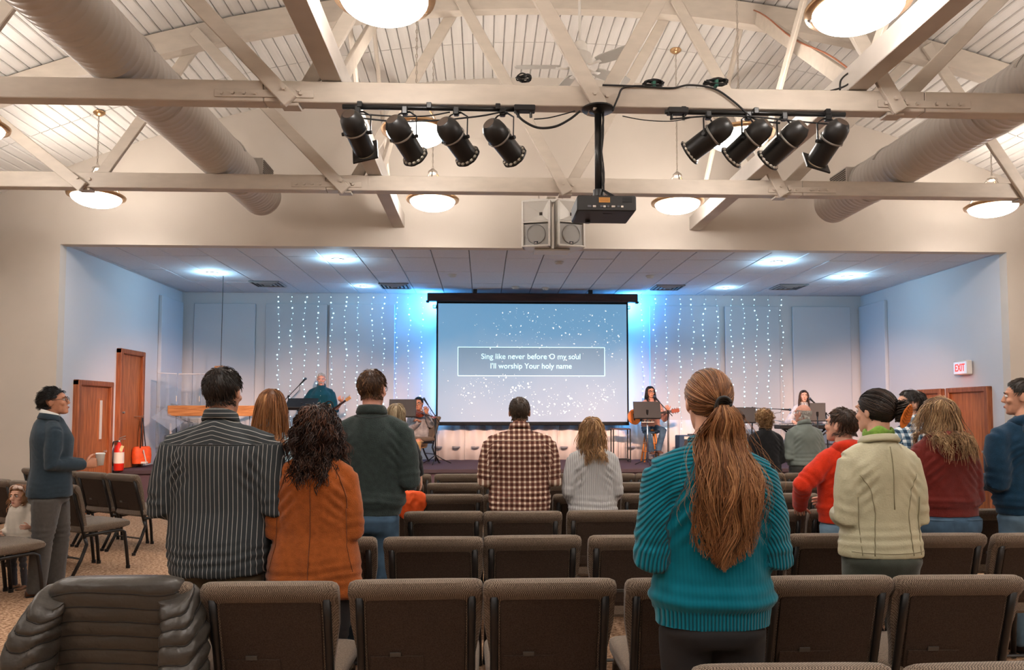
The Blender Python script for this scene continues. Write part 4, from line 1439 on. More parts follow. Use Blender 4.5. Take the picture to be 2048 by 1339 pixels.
        me = mesh_np('body', V, F, [skinm, M_eye, M_iris, hairm or M_iris, M_lip], True, mi, {'hc': ('FLOAT', np.full(len(V), .2))})
        s.body_o = link('body', me, s.root)
        return s
    # -------- upper garment
    def top(s, name, m, sleeve=1.0, voxel=.011, wr=.006, collar=None, flare=0, puff=1.0, seed=0, cuff=True, ribhem=False, stmode=None, sleeve_end=1.0, neck=None, loose=1.0, folds=1.0, label=None):
        k = s.k
        mb = MB()
        rings = []
        P = s.prof
        n = 30
        for z, hw, hd, yo in P:
            if neck and z > neck: continue
            rings.append(sring(Vector((0, yo, z)), X_*hw, Y_*hd, n, 2.25))
        loft(mb, rings)
        arm_r = []
        for sd in (-1, 1):
            S, E, W = s.arms[sd]
            W2 = E.lerp(W, sleeve_end)
            r0, r1, r2 = .066*k*puff, .055*k*puff, .042*k*puff*(1 if cuff else 1.15)
            mid = S.lerp(E, .5)
            pts = [S+Vector((-sd*.05, 0, -.01)), S, mid, E+(E-S).normalized()*.005, E.lerp(W2, .5), W2]
            mb.tube(pts, [r0*.8, r0*.93, r0*.97, r1*1.04, r1*.97, r2], 14)
            arm_r.append((r0, r1, r2))
            mb.tube([Vector((sd*.03*k, -.018, 1.445*k+s.dz)), Vector((sd*(.03*k+s.sx)*.5, -.014, 1.415*k+s.dz)), S+Vector((0, 0, .008))], [.052*k, .058*k, r0*.9], 14)
        V, N, F = remesh_np(mb, voxel, 4, .5)
        # which vertices belong to sleeves, and cloth coordinates
        st = np.zeros((len(V), 3))
        zs = np.array([p[0] for p in P]); hw = np.interp(V[:, 2], zs, [p[1] for p in P]); hd = np.interp(V[:, 2], zs, [p[2] for p in P])
        e = np.sqrt((V[:, 0]/hw)**2+(V[:, 1]/hd)**2)
        th = np.arctan2(V[:, 0], -V[:, 1])
        st[:, 0] = V[:, 0]+.018*np.sign(V[:, 1]+1e-6)*0+np.where(np.abs(V[:, 1]) < hd, 0, 0)+vnoise(V*np.array([3, 3, 2.])+seed)*.006
        st[:, 1] = V[:, 2]
        elbow = np.zeros(len(V))
        isarm = np.zeros(len(V), bool)
        for sd in (-1, 1):
            S, E, W = [np.array(q) for q in s.arms[sd]]
            best = np.full(len(V), 9.); al = np.zeros(len(V)); off = np.zeros((len(V), 3)); axs = np.zeros((len(V), 3))
            L1 = np.linalg.norm(E-S)
            for (a, b, l0) in ((S, E, 0), (E, W, L1)):
                ab = b-a; L = np.linalg.norm(ab); u = ab/L
                t = np.clip((V-a)@u, 0, L)
                o = V-(a+t[:, None]*u)
                dd = np.linalg.norm(o, axis=1)
                q = dd < best
                best[q] = dd[q]; al[q] = (t+l0)[q]; off[q] = o[q]; axs[q] = u
            r = .06*k
            ia = (best/r < e*1.02) & (V[:, 0]*sd > s.sx*.62) & (best < .066*k*puff*1.3) & (V[:, 2] < s.arms[sd][0].z+.03)
            isarm |= ia
            # around-arm coordinate
            ref = np.array([0., -1, 0])
            side = np.cross(axs, ref); side /= (np.linalg.norm(side, axis=1, keepdims=True)+1e-9)
            rf = np.cross(side, axs)
            ang = np.arctan2((off*side).sum(1), (off*rf).sum(1))
            st[ia, 0] = V[ia, 0]
            st[ia, 1] = (1.4*k-al)[ia]
            elbow = np.maximum(elbow, np.exp(-((np.linalg.norm(V-E, axis=1))/(.09*k))**2)*ia)
        if stmode == 'yoke':
            yz = s.neckz-.125*k
            yk = (~isarm) & (V[:, 2] > yz)
            st[yk, 0] = V[yk, 2]*1.0+np.abs(V[yk, 0])*.28
            st[yk, 1] = V[yk, 0]
        st[:, 2] = 1
        if stmode == 'raglan':
            ax_ = np.abs(V[:, 0])
            line = 1.50*k-(ax_-.05)*2.2            # raglan seam, neck to armpit
            q = ((V[:, 2] > 1.15*k) & (V[:, 2] > line)) | isarm
            d0 = np.hypot(ax_-.02, np.maximum(V[:, 2]-1.04*k, 0))
            st[q, 0] = d0[q]
            st[:, 2] = np.where(isarm | q, 1, np.where(V[:, 2] < s.hem+.07, 1, .12))
        sd_ = np.array([seed*7.3, seed*3.1, seed*1.7])
        Q = V*np.array([7, 7, 4.])+sd_
        d = vnoise(Q)*.6+vnoise(Q*2.1+5)*.35+vnoise(Q*4.3+9)*.16
        ridge = 1-np.abs(vnoise(V*np.array([9, 9, 5.])+sd_+np.c_[V[:, 2]*5, V[:, 2]*0, V[:, 0]*6]))*2
        disp = wr*(d+ridge*.45*folds)
        # folds where the sleeve bends and drag lines from the armpit
        ph = (st[:, 1]*2*PI/.055)+vnoise(V*9+sd_)*2.5
        disp += elbow*.006*np.sin(ph)*folds
        ap = np.exp(-((np.abs(V[:, 0])-s.sx*.8)/.055)**2-((V[:, 2]-(1.25*k+s.dz))/.11)**2)*(V[:, 1] < .02)
        disp += ap*.007*np.sin((np.abs(V[:, 0])*.8+V[:, 2]*.9)*2*PI/.055+vnoise(V*8)*2)*folds
        lo = np.exp(-((V[:, 2]-(s.hem+.09))/.07)**2)*(~isarm)
        disp += lo*.004*np.sin(V[:, 2]*2*PI/.045+vnoise(V*np.array([6, 6, 3.])+sd_)*3)*folds
        if ribhem:
            rb = (V[:, 2] < s.hem+.065) & (~isarm)
            disp = np.where(rb, disp*.3-.008, disp)
            disp += np.exp(-((V[:, 2]-(s.hem+.105))/.035)**2)*(~isarm)*.012
        if flare:
            lowf = np.clip((s.hem+.3-V[:, 2])/.3, 0, 1)**1.3*(~isarm)
            disp += lowf*flare*(.5+.5*np.sin(th*7+vnoise(V*3+sd_)*2))
        V = V+N*disp[:, None]
        me = mesh_np(name, V, F, [m], True, None, {'st': ('FLOAT_VECTOR', st)})
        o = link(name, me, s.root)
        if label: o['label'] = label
        s.top_o = o
        s.bvh = BVHTree.FromPolygons([tuple(v) for v in V], F)
        return s
    def back(s, x, z, off=.002, y0=-1, dy=1):
        """point on the clothing seen from behind"""
        hit = s.bvh.ray_cast(Vector((x, y0, z)), Vector((0, dy, 0)))
        if hit[0] is None: return None
        return hit[0]+hit[1]*off
    def seam(s, pts, m, r=.0025, name='seam', parent=None, off=.001):
        P = []
        for i in range(len(pts)-1):
            for t in np.linspace(0, 1, 9)[:-1]:
                P.append((pts[i][0]*(1-t)+pts[i+1][0]*t, pts[i][1]*(1-t)+pts[i+1][1]*t))
        P.append(pts[-1])
        Q = [s.back(x, z, off) for x, z in P]
        Q = [q for q in Q if q is not None]
        if len(Q) > 2:
            MB().tube(Q, r, 5).build(name, m, parent or s.top_o, True)
        return s
    def pocket(s, x0, x1, z0, z1, m, name='back_pocket', parent=None, point=.02):
        nx, nz = 7, 7
        V, F = [], []
        for j in range(nz):
            for i in range(nx):
                u, v = i/(nx-1), j/(nz-1)
                z = z0+(z1-z0)*v-(point*(1-abs(2*u-1))*(1-v))
                p = s.back(x0+(x1-x0)*u, z, .006 if 0 < i < nx-1 and 0 < j < nz-1 else .001)
                if p is None: return s
                V.append(p)
        for j in range(nz-1):
            for i in range(nx-1):
                a = j*nx+i
                F.append((a, a+1, a+nx+1, a+nx))
        MB().add(V, F).build(name, m, parent, True)
        return s
    def sweep(s, section, rx, ry, c, a0, a1, tilt=0, n=28, scale=None):
        """closed cross-section (radial, up) swept round the neck; angle 0 = behind"""
        mb = MB()
        V, F = [], []
        ns = len(section)
        for i in range(n+1):
            t = i/n
            a = a0+(a1-a0)*t
            dx, dy = math.sin(a), -math.cos(a)
            sc = scale(t) if scale else 1
            for r_, u in section:
                V.append((c[0]+dx*(rx+r_*sc), c[1]+dy*(ry+r_*sc), c[2]+u*sc-dy*tilt*ry*1.4))
        for i in range(n):
            for k in range(ns):
                k2 = (k+1) % ns
                F.append((i*ns+k, i*ns+k2, (i+1)*ns+k2, (i+1)*ns+k))
        F.append(tuple(range(ns))[::-1]); F.append(tuple(n*ns+k for k in range(ns)))
        return mb.add(V, F)
    def collar(s, m, kind='shirt', name='collar', hgt=.038):
        k = s.hs
        c = Vector((0, -.013, s.neckz-.012))
        r = .066*k
        if kind == 'shirt':
            sec = [(0, -.01), (.004, hgt*.6), (.008, hgt), (.013, hgt), (.024, .0), (.020, -.012), (.010, -.014)]
            mb = s.sweep(sec, r, r, c, -2.3, 2.3, .3)
        elif kind == 'crew':
            sec = [(.012*math.cos(a)+.004, .014*math.sin(a)+.006) for a in np.linspace(0, 2*PI, 9)[:-1]]
            mb = s.sweep(sec, r+.003, r, c, -PI, PI, .14)
        elif kind == 'high':
            sec = [(0, -.02), (.004, hgt*.7), (.012, hgt*.75), (.022, hgt*.45), (.030, -.005), (.018, -.025)]
            mb = s.sweep(sec, r+.004, r+.002, c, -2.7, 2.7, .12)
        elif kind == 'lapel':
            sec = [(0, -.012), (.004, hgt*.8), (.009, hgt), (.017, hgt*.9), (.034, -.012), (.030, -.024), (.014, -.02)]
            mb = s.sweep(sec, r+.006, r+.004, c, -2.2, 2.2, .16)
        nm = link(name, mesh_np(name, np.array(mb.v), mb.f, [m], True, None, {'st': ('FLOAT_VECTOR', np.array([(v[2]*1.0, v[0], 1) for v in mb.v]))}), s.root)
        return s
    def hood(s, m, size=1.0, seed=1):
        k = s.k*size
        s.hooded = size
        c = Vector((0, -.02, s.neckz-.035))
        sec = [(.036*math.cos(a), .030*math.sin(a)) for a in np.linspace(0, 2*PI, 11)[:-1]]
        mb = s.sweep(sec, .085*k, .080*k, c, -2.5, 2.5, .15, 30, lambda t: .75+.65*math.sin(PI*t))
        mb.ell((0, -.115*k, s.neckz-.085*k), (.115*k, .045*k, .075*k), 16, 10, Matrix.Rotation(-.35, 3, 'X'))
        V, N, F = remesh_np(mb, .010, 5, .5)
        q = vnoise(V*14+seed*3)*.006+(1-2*np.abs(vnoise(V*np.array([8, 8, 18.])+seed)))*.004
        V = V+N*q[:, None]
        link('hood', mesh_np('hood', V, F, [m], True), s.root)
        return s
    # -------- trousers, shoes
    def trousers(s, m, name='trousers', topz=None, hw=None, voxel=.017, wr=.004, seed=3, legr=1.0, depth=None, low=0, tuck=(.16, .24)):
        k = s.k
        mb = MB()
        hz = s.legs[1][0].z
        tz = topz or hz+.10*k
        hw = hw or s.hemw*.92
        dp = depth or s.depth*1.0
        R = [sring(Vector((0, yo, z)), X_*w_, Y_*d_, 22, 2.4) for z, w_, d_, yo in ((hz-.13*k, hw*.85, dp*.9, -.005), (hz-.05*k, hw*.99, dp*1.05, -.012), (hz+.02*k, hw, dp*1.06, -.012), (tz, hw*.93, dp*.97, -.003))]
        loft(mb, R)
        for sd in (-1, 1):
            H, K, A = s.legs[sd]
            r = [hw*.5*legr, hw*.47*legr, .068*k*legr, .064*k*legr, .058*k*legr]
            mb.tube([H+Vector((0, 0, -.02)), H.lerp(K, .45), K, K.lerp(A, .5), A+Vector((0, 0, -.035*k+low))], r, 14)
        V, N, F = remesh_np(mb, voxel, 3, .5)
        Q = V*np.array([8, 8, 6.])+seed*4.1
        d = vnoise(Q)*.5+(1-2*np.abs(vnoise(Q*1.4+3)))*.5
        K = np.array(s.legs[1][1])
        kn = np.exp(-((V[:, 2]-K[2])/.12)**2)
        V = V+N*((wr*d)+kn*.004*np.sin(V[:, 2]*2*PI/.05+vnoise(V*8)*3))[:, None]
        tk = np.clip((V[:, 2]-s.hem+.015)/.05, 0, 1)*(1 if s.hem > hz-.3 else 0)
        V[:, 0] *= 1-tuck[0]*tk; V[:, 1] *= 1-tuck[1]*tk
        s.tr_o = link(name, mesh_np(name, V, F, [m], True), s.root)
        s.tbvh = BVHTree.FromPolygons([tuple(v) for v in V], F)
        return s
    def shoes(s, m=None):
        k = s.k
        for sd in (-1, 1):
            A = s.legs[sd][2]
            K = s.legs[sd][1]
            zf = max(0, A.z-.075*k)
            mb = MB()
            R = []
            for y, hw, hz in ((-.075, .026, .05), (-.06, .036, .062), (0, .038, .072), (.06, .042, .056), (.12, .046, .042), (.165, .040, .034), (.185, .022, .022)):
                R.append(sring(A+Vector((sd*.01*y/.1, y*k, -.075*k+hz*.5*k)), X_*(hw*k), Z_*(hz*.5*k), 14, 2.8))
            loft(mb, R)
            o = mb.build('shoe', m or M_shoe, s.root, True)
            MB().cbox(A+Vector((0, .05*k, -.069*k)), (.085*k, .25*k, .012*k), .004).build('sole', M_blackmat, o)
        return s
    # -------- hair
    def scalp_pts(s, n, rg, front=.058, nape=-.07, bald=None, low=None):
        out = []
        while len(out) < n:
            q = rg.normal(size=(n*2, 3)); q /= np.linalg.norm(q, axis=1, keepdims=True)
            P = q*np.array([.080, .101, .0915])+np.array([0, -.014, .030])
            ok = s.scalp_mask(P, front, nape)
            if bald is not None:
                ok &= ~((P[:, 2] > bald))
            out += list(P[ok])
        return np.array(out[:n])
    def scalp_mask(s, P, front=.058, nape=-.07):
        x, y, z = P.T
        ear = (np.abs(x) > .055) & (y > -.034) & (z < .024) if getattr(s, 'cropped', False) else np.zeros(len(P), bool)
        face = (y > .035+np.clip((z-.02)*.75, -.02, .05)) & (z < .088)
        side = (z < .0) & (y > -.012)
        return ~face & ~side & ~ear & (z > nape)
    def hair(s, m, n=700, L=.05, lift=.02, r=.002, steps=10, comb=(0, 0, 0), grav=.25, curl=0, freq=90, clump=0, seed=1, nape=-.07, bald=None, Lvar=.25, wave=0, back_only=False, tip=.35, capz=True, name='hair',
             crown=(0, -.045, .115), collide=True, lockn=60, jit=.15, spread=0, part=None, shrink=1.0, flat=1.0, hcb=.5, extra=None, capoff=.004):
        rg = np.random.default_rng(seed)
        s.cropped = L < .07
        q_ = .62 if s.root.location.y > 6 else .74
        n = int(n*q_); r = r/q_**.5*1.04; steps = max(4, int(steps*.85))
        P = s.scalp_pts(n, rg, nape=nape, bald=bald)
        hs = s.hs
        Rm = np.array(s.hrot); c = np.array(s.hc)
        crown = np.array(crown)
        if part is not None:
            src = np.c_[np.full(n, part), np.clip(P[:, 1], -.06, .05), np.full(n, .125)]
        else:
            src = crown
        nrm = (P-np.array([0, -.014, .03]))/np.array([.080, .101, .0915])**2
        nrm /= np.linalg.norm(nrm, axis=1, keepdims=True)
        d = P-src
        d -= nrm*(d*nrm).sum(1, keepdims=True)
        d /= np.linalg.norm(d, axis=1, keepdims=True)+1e-6
        d = d+np.array(comb)
        d = d-nrm*(d*nrm).sum(1, keepdims=True)*.9
        # locks
        lc = P[rg.integers(0, n, lockn)]
        lid = np.argmin(((P[:, None]-lc[None])**2).sum(2), axis=1)
        lrnd = rg.random((lockn, 6))
        Lk = L*(1+Lvar*(rg.random(n)-.5)*1.2+Lvar*(lrnd[lid, 0]-.5))
        lf = 1.0+ (lift*(.25+.75*rg.random(n)))/.09
        if clump:
            P0 = P.copy()
            P = P*(1-clump*.4)+lc[lid]*clump*.4
            q_ = (P-np.array([0, -.014, .03]))/np.array([.080, .101, .0915]); q_ /= np.linalg.norm(q_, axis=1, keepdims=True)
            P = q_*np.array([.080, .101, .0915])+np.array([0, -.014, .03])
        # to figure space
        p = (P*hs)@Rm.T+c
        d = d@Rm.T
        d /= np.linalg.norm(d, axis=1, keepdims=True)
        jitv = rg.normal(size=(n, 3))*jit
        rad = np.array([.080, .101, .0915])*hs
        zs = [q[0] for q in s.prof]
        path = [p.copy()]
        step = (Lk/steps)[:, None]
        cc = c+np.array([0, -.014*hs, .03*hs])@Rm.T if False else c+Rm@np.array([0, -.014*hs, .03*hs])
        for i in range(steps):
            t = (i+1)/steps
            dn = d*.8+np.array([0, 0, -1])*grav*(.6+1.6*t)+jitv*.12
            if clump: dn += (lrnd[lid, 1:4]-.5)*clump*.5
            d = dn/np.linalg.norm(dn, axis=1, keepdims=True)
            p = p+d*step
            if collide:
                q = (p-cc)@Rm/rad
                ql = np.linalg.norm(q, axis=1)
                lt = 1+(lf-1)*min(1, .25+t*1.2)
                ins = ql < lt
                q2 = np.where(ins[:, None], q/ql[:, None]*lt[:, None], q)
                p = (q2*rad)@Rm.T+cc
                # keep the face clear
                pl = (p-c)@Rm/hs
                fc = (pl[:, 1] > .038) & (pl[:, 2] < .082-.25*np.abs(pl[:, 0])) & (np.abs(pl[:, 0]) < .076) & (pl[:, 2] > -.14)
                sg = np.where(pl[:, 0] >= 0, 1, -1)
                if L < .1:
                    p = np.where(fc[:, None], path[-1], p); fc = fc & False; pl = (p-c)@Rm/hs
                pl[:, 0] = np.where(fc, sg*(.078+.006*rg.random(n)), pl[:, 0]); pl[:, 1] = np.where(fc, .030-.03*rg.random(n), pl[:, 1])
                p = (pl*hs)@Rm.T+c
                # neck and shoulders
                z = p[:, 2]
                nk = (z < c[2]-.02*hs) & (z > s.neckz-.02)
                rr = np.hypot(p[:, 0], p[:, 1]+.015)
                R0 = .066*hs*(1+.25*(lf-1))+.04*s.hooded*np.clip((c[2]-.03*hs-z)/.09, 0, 1)
                f = np.where(nk & (rr < R0), R0/(rr+1e-6), 1)
                p[:, 0] *= f; p[:, 1] = (p[:, 1]+.015)*f-.015
                tz = z <= s.neckz+.0
                hw = np.interp(z, zs, [q_[1] for q_ in s.prof])+.006; hd = np.interp(z, zs, [q_[2] for q_ in s.prof])+.012
                if s.hooded:
                    hd = hd+.062*s.hooded*np.exp(-((z-s.neckz+.06)/.13)**2)*np.exp(-(p[:, 0]/.16)**4); hw = hw+.05*s.hooded*np.exp(-((z-s.neckz+.03)/.05)**2)
                e = np.sqrt((p[:, 0]/hw)**2+(p[:, 1]/hd)**2)
                bad = tz & (e < 1)
                off = .004+.02*rg.random(n)*lift/.02
                yb = -hd*np.sqrt(np.clip(1-(p[:, 0]/hw)**2, 0, 1))-off
                yf = hd*np.sqrt(np.clip(1-(p[:, 0]/hw)**2, 0, 1))+off
                p[:, 1] = np.where(bad, np.where(p[:, 1] < .03, yb, yf), p[:, 1])
            path.append(p.copy())
        A = np.stack(path, 1)
        if extra is not None:
            A = extra(A, rg)
        s.strand_mesh(A, m, r, rg, lid, lrnd, curl, freq, wave, tip, name, hcb, cap=capz, nape=nape, bald=bald, capoff=capoff)
        return s
    def strand_mesh(s, A, m, r, rg, lid=None, lrnd=None, curl=0, freq=90, wave=0, tip=.35, name='hair', hcb=.5, cap=False, nape=-.07, bald=None, capoff=.004, sides=3, hcv=.5):
        n, K, _ = A.shape
        if lid is None:
            lid = np.arange(n) % 40; lrnd = rg.random((40, 6))
        T = np.gradient(A, axis=1); T /= np.linalg.norm(T, axis=2, keepdims=True)+1e-9
        ref = np.array([.31, .7, .64])
        X = np.cross(T, ref); X /= np.linalg.norm(X, axis=2, keepdims=True)+1e-9
        Yv = np.cross(T, X)
        sl = np.concatenate([np.zeros((n, 1)), np.cumsum(np.linalg.norm(np.diff(A, axis=1), axis=2), axis=1)], 1)
        if curl or wave:
            ph = (lrnd[lid, 4]*2*PI)[:, None]+(rg.random(n)*.9)[:, None]
            fr = freq*(.8+.4*lrnd[lid, 5])[:, None]
            amp = curl*np.clip(sl/.04, 0, 1)
            A = A+X*(amp*np.cos(sl*fr+ph))[..., None]+Yv*(amp*np.sin(sl*fr+ph))[..., None]
            if wave:
                A = A+X*(wave*np.clip(sl/.06, 0, 1)*np.sin(sl*fr*.5+ph))[..., None]
        tt = np.linspace(0, 1, K)
        R = r*(1-(1-tip)*tt**2)
        R = R[None, :]*(.7+.6*rg.random(n))[:, None]
        V = []
        for k in range(sides):
            a = 2*PI*k/sides
            V.append(A+(X*math.cos(a)+Yv*math.sin(a))*R[..., None])
        V = np.stack(V, 2)                    # n,K,sides,3
        idx = np.arange(n*K*sides).reshape(n, K, sides)
        a = idx[:, :-1, :]; b = idx[:, 1:, :]
        F = np.stack([a, np.roll(a, -1, 2), np.roll(b, -1, 2), b], -1).reshape(-1, 4)
        hc = np.clip(hcb+(lrnd[lid, 2]-.5)*.5+(rg.random(n)-.5)*.5, 0, 1)
        hc = np.repeat(hc, K*sides)
        V = V.reshape(-1, 3)
        if cap:                               # hair-covered scalp underneath
            mb = MB(); mb.ell((0, -.014, .030), (.080+capoff, .101+capoff, .0915+capoff), 36, 26)
            PV = np.array(mb.v)
            keep = s.scalp_mask(PV, nape=nape)
            if bald is not None: keep &= ~(PV[:, 2] > bald)
            PF = np.array([list(f)+([f[-1]] if len(f) == 3 else []) for f in mb.f])
            PF = PF[keep[PF].all(1)]
            PW = (PV*s.hs)@np.array(s.hrot).T+np.array(s.hc)
            # triangles closed with a repeated corner are split off
            F4 = PF[PF[:, 2] != PF[:, 3]]
            F = np.vstack([F, F4+len(V)])
            hc = np.concatenate([hc, np.full(len(PW), .12)])
            V = np.vstack([V, PW])
        me = mesh_np(name, V, F, [m], True, None, {'hc': ('FLOAT', hc)})
        s.hair_o = link(name, me, s.root)
        return s
    def glasses(s, m):
        g = MB()
        tf = lambda p: s.hrot @ (Vector(p)*s.hs)+s.hc
        for sd in (-1, 1):
            c = Vector((sd*.034, .102, .006))
            g.tube([tf(c+Vector((.026*math.cos(a), -.004*abs(math.cos(a)), .019*math.sin(a)))) for a in np.linspace(0, 2*PI, 17)], .0022, 5)
            g.tube([tf((sd*.06, .098, .012)), tf((sd*.078, .06, .012)), tf((sd*.082, 0, .010)), tf((sd*.080, -.02, -.004))], .0022, 5)
        g.tube([tf((-.009, .104, .010)), tf((.009, .104, .010))], .002, 5)
        o = g.build('glasses', m, s.root, True)
        return s
# ================================================================== the people in the hall
def zof(py, Y, px=1024): return at(px, py, Y).z
def loc_of(px, top, Y, base=0):
    p = at(px, top, Y); return Vector((p.x, Y, base))
def to_local(p, loc, rz):
    return Matrix.Rotation(-rz, 3, 'Z') @ (Vector(p)-loc)
S_fair = skin('fair skin', (224, 172, 146))
S_warm = skin('warm skin', (206, 150, 122))
S_tan = skin('tan skin', (196, 136, 106))
S_pink = skin('ruddy skin', (222, 160, 138))
H_dark = hairmat('dark brown hair', (20, 14, 11), (44, 31, 24), (92, 70, 56))
H_black = hairmat('black hair', (10, 8, 8), (24, 19, 18), (64, 54, 50))
H_curl = hairmat('dark chestnut curls', (22, 13, 10), (50, 30, 22), (116, 76, 56))
H_brown = hairmat('brown hair', (48, 30, 18), (92, 60, 36), (150, 108, 70))
H_light = hairmat('light brown hair', (74, 46, 28), (146, 96, 60), (206, 154, 106))
H_red = hairmat('copper blonde hair', (82, 48, 26), (156, 100, 58), (214, 160, 108))
H_blond = hairmat('honey blonde hair', (88, 60, 36), (172, 128, 84), (228, 190, 140))
H_streak = hairmat('streaked blonde hair', (76, 52, 34), (168, 130, 90), (234, 204, 158))
H_grey = hairmat('grey brown hair', (60, 52, 44), (116, 104, 90), (178, 168, 152))
H_white = hairmat('white hair', (150, 146, 140), (206, 200, 192), (240, 236, 228))

# ---- woman in the teal jumper (nearest figure)
Y = 2.64
f = Figure('person in ribbed teal jumper with a long brown ponytail, nearest the camera', 1417, 742, Y, sh=.235, el=.262, hem=zof(1250, Y), hemw=.208, waist=.2, chest=.205, depth=.125, female=True)
M_teal = ribbed('teal rib knit', (0, 122, 142), .0125, .9, .6)
M_teal_plain = cloth('teal jersey', (0, 112, 130), .15, 60, .3, 300)
f.body(S_fair, H_light)
f.top('jumper', M_teal, voxel=.0085, wr=.007, puff=1.22, seed=1, ribhem=True, stmode='raglan', folds=1.0)
f.collar(M_teal, 'crew', 'neckband')
f.trousers(mat('black trousers', (26, 24, 26), .8, var=.2, scale=20), hw=.195).shoes()
rg = np.random.default_rng(5)
tie_l = np.array([.012, -.122, -.012])
def pony_cap(A, rg):
    n, K, _ = A.shape
    P0 = s_pts
    q0 = (P0-np.array([0, -.014, .03]))/np.array([.080, .101, .0915])
    q0 /= np.linalg.norm(q0, axis=1, keepdims=True)
    qt = (tie_l-np.array([0, -.014, .03]))/np.array([.080, .101, .0915]); qt = qt/np.linalg.norm(qt)
    t = np.linspace(0, 1, K)[None, :, None]
    om = np.arccos(np.clip((q0*qt).sum(1), -1, 1))[:, None, None]
    q = (np.sin((1-t)*om)*q0[:, None]+np.sin(t*om)*qt)/np.sin(om)
    q /= np.linalg.norm(q, axis=2, keepdims=True)
    lf = 1.03+.05*rg.random((n, 1, 1))+.05*np.sin(t*PI)
    Pt = q*lf*np.array([.080, .101, .0915])+np.array([0, -.014, .03])
    return (Pt*f.hs)@np.array(f.hrot).T+np.array(f.hc)
s_pts = f.scalp_pts(1150, np.random.default_rng(9), nape=-.085)
f.strand_mesh(pony_cap(np.zeros((1150, 10, 3)), rg), H_light, .0020, rg, cap=True, nape=-.085, name='hair', hcb=.38, tip=.8)
tie = np.array(f.hrot @ (Vector(tie_l)*f.hs)+f.hc)
def tail(fig, n, L, wprof, ctr, thick, rg, z0=None):
    K = 19
    t = np.linspace(0, 1, K)
    u = np.clip(rg.normal(size=n)*.5, -1.15, 1.15); v = rg.random(n)
    Ls = L*(1-.28*rg.random(n)**2-.12*np.abs(u))
    wp = np.interp(t, *wprof); cx = np.interp(t, *ctr)
    x = tie[0]+cx[None]+u[:, None]*wp[None]
    z = tie[2]-t[None]*Ls[:, None]
    zs = [q[0] for q in fig.prof]
    hw = np.interp(z, zs, [q[1] for q in fig.prof])+.02; hd = np.interp(z, zs, [q[2] for q in fig.prof])+.014
    yb = -hd*np.sqrt(np.clip(1-(x/hw)**2, .02, 1))-.006-thick*v[:, None]*np.interp(t, [0, .1, .5, 1], [.3, 1, 1, .5])[None]*np.sqrt(np.clip(1-(u/1.2)**2, .1, 1))[:, None]
    bl = np.clip(t/.28, 0, 1); bl = (bl*bl*(3-2*bl))[None]
    y = (tie[1]-.012-.03*np.sin(np.clip(t/.3, 0, 1)*PI)[None]-.02*v[:, None])*(1-bl)+yb*bl
    y = np.minimum(y, yb)
    A = np.stack([x, y, z], -1)
    wob = vnoise(np.c_[u*3.2, v*1.5, np.zeros(n)]+1)
    A[..., 0] += .017*np.sin(t[None]*14+wob[:, None]*7+u[:, None]*5)*t[None]
    A[..., 1] += .008*np.cos(t[None]*13+wob[:, None]*6)*t[None]
    return A, np.clip(((u+1.2)/2.4*20).astype(int), 0, 19)*2+(v > .5)
A, lid = tail(f, 1750, .56, ([0, .08, .2, .45, .75, 1], [.016, .036, .068, .090, .098, .088]), ([0, .3, .6, 1], [0, .012, .02, -.006]), .055, rg)
f.strand_mesh(A, H_light, .0020, rg, lid, np.random.default_rng(2).random((40, 6)), wave=.006, freq=60, tip=.4, name='ponytail', hcb=.45)
A, lid = tail(f, 220, .50, ([0, .1, .3, .6, 1], [.02, .05, .10, .15, .17]), ([0, .4, 1], [.01, .035, .05]), .07, rg)
f.strand_mesh(A, H_light, .0007, rg, lid, np.random.default_rng(2).random((40, 6)), wave=.010, freq=55, tip=.3, name='stray_hair', hcb=.6)
m = MB()
tv = Vector(tie)
for q in range(3):
    m.tube([tv+Vector((.024*math.cos(a), -.022+.008*q-.008, .024*math.sin(a)*.9+.006-.008*q)) for a in np.linspace(0, 2*PI, 21)], .006, 7)
m.build('hair_tie', M_blackmat, f.root, True)
TEAL = f

# ---- man in the striped shirt
Y = 3.72
f = Figure('person in dark shirt with thin white stripes and khaki trousers, arms folded forward', 446, 736, Y, sh=.29, el=.325, hem=zof(1143, Y, 446), hemw=.232, waist=.232, chest=.235, depth=.155, head=(0, 0, -.12))
M_str = stripes('dark striped cotton', (56, 60, 62), (182, 178, 172), .0205, .075)
f.body(S_warm, H_dark)
f.top('striped_shirt', M_str, voxel=.011, wr=.008, puff=1.25, seed=2, stmode='yoke', sleeve_end=.8)
f.collar(M_str, 'shirt')
f.seam([(-.19, f.neckz-.125*f.k), (0, f.neckz-.12*f.k), (.19, f.neckz-.125*f.k)], cloth('seam dark', (60, 62, 64)), .003, 'yoke_seam')
f.trousers(cloth('khaki olive', (116, 102, 82), .12, 12), hw=.225, depth=.15).shoes()
f.hair(H_dark, n=1600, L=.027, lift=.014, r=.0015, steps=5, comb=(.3, .1, 0), grav=.02, clump=.22, nape=-.068, seed=3, hcb=.42, lockn=120)

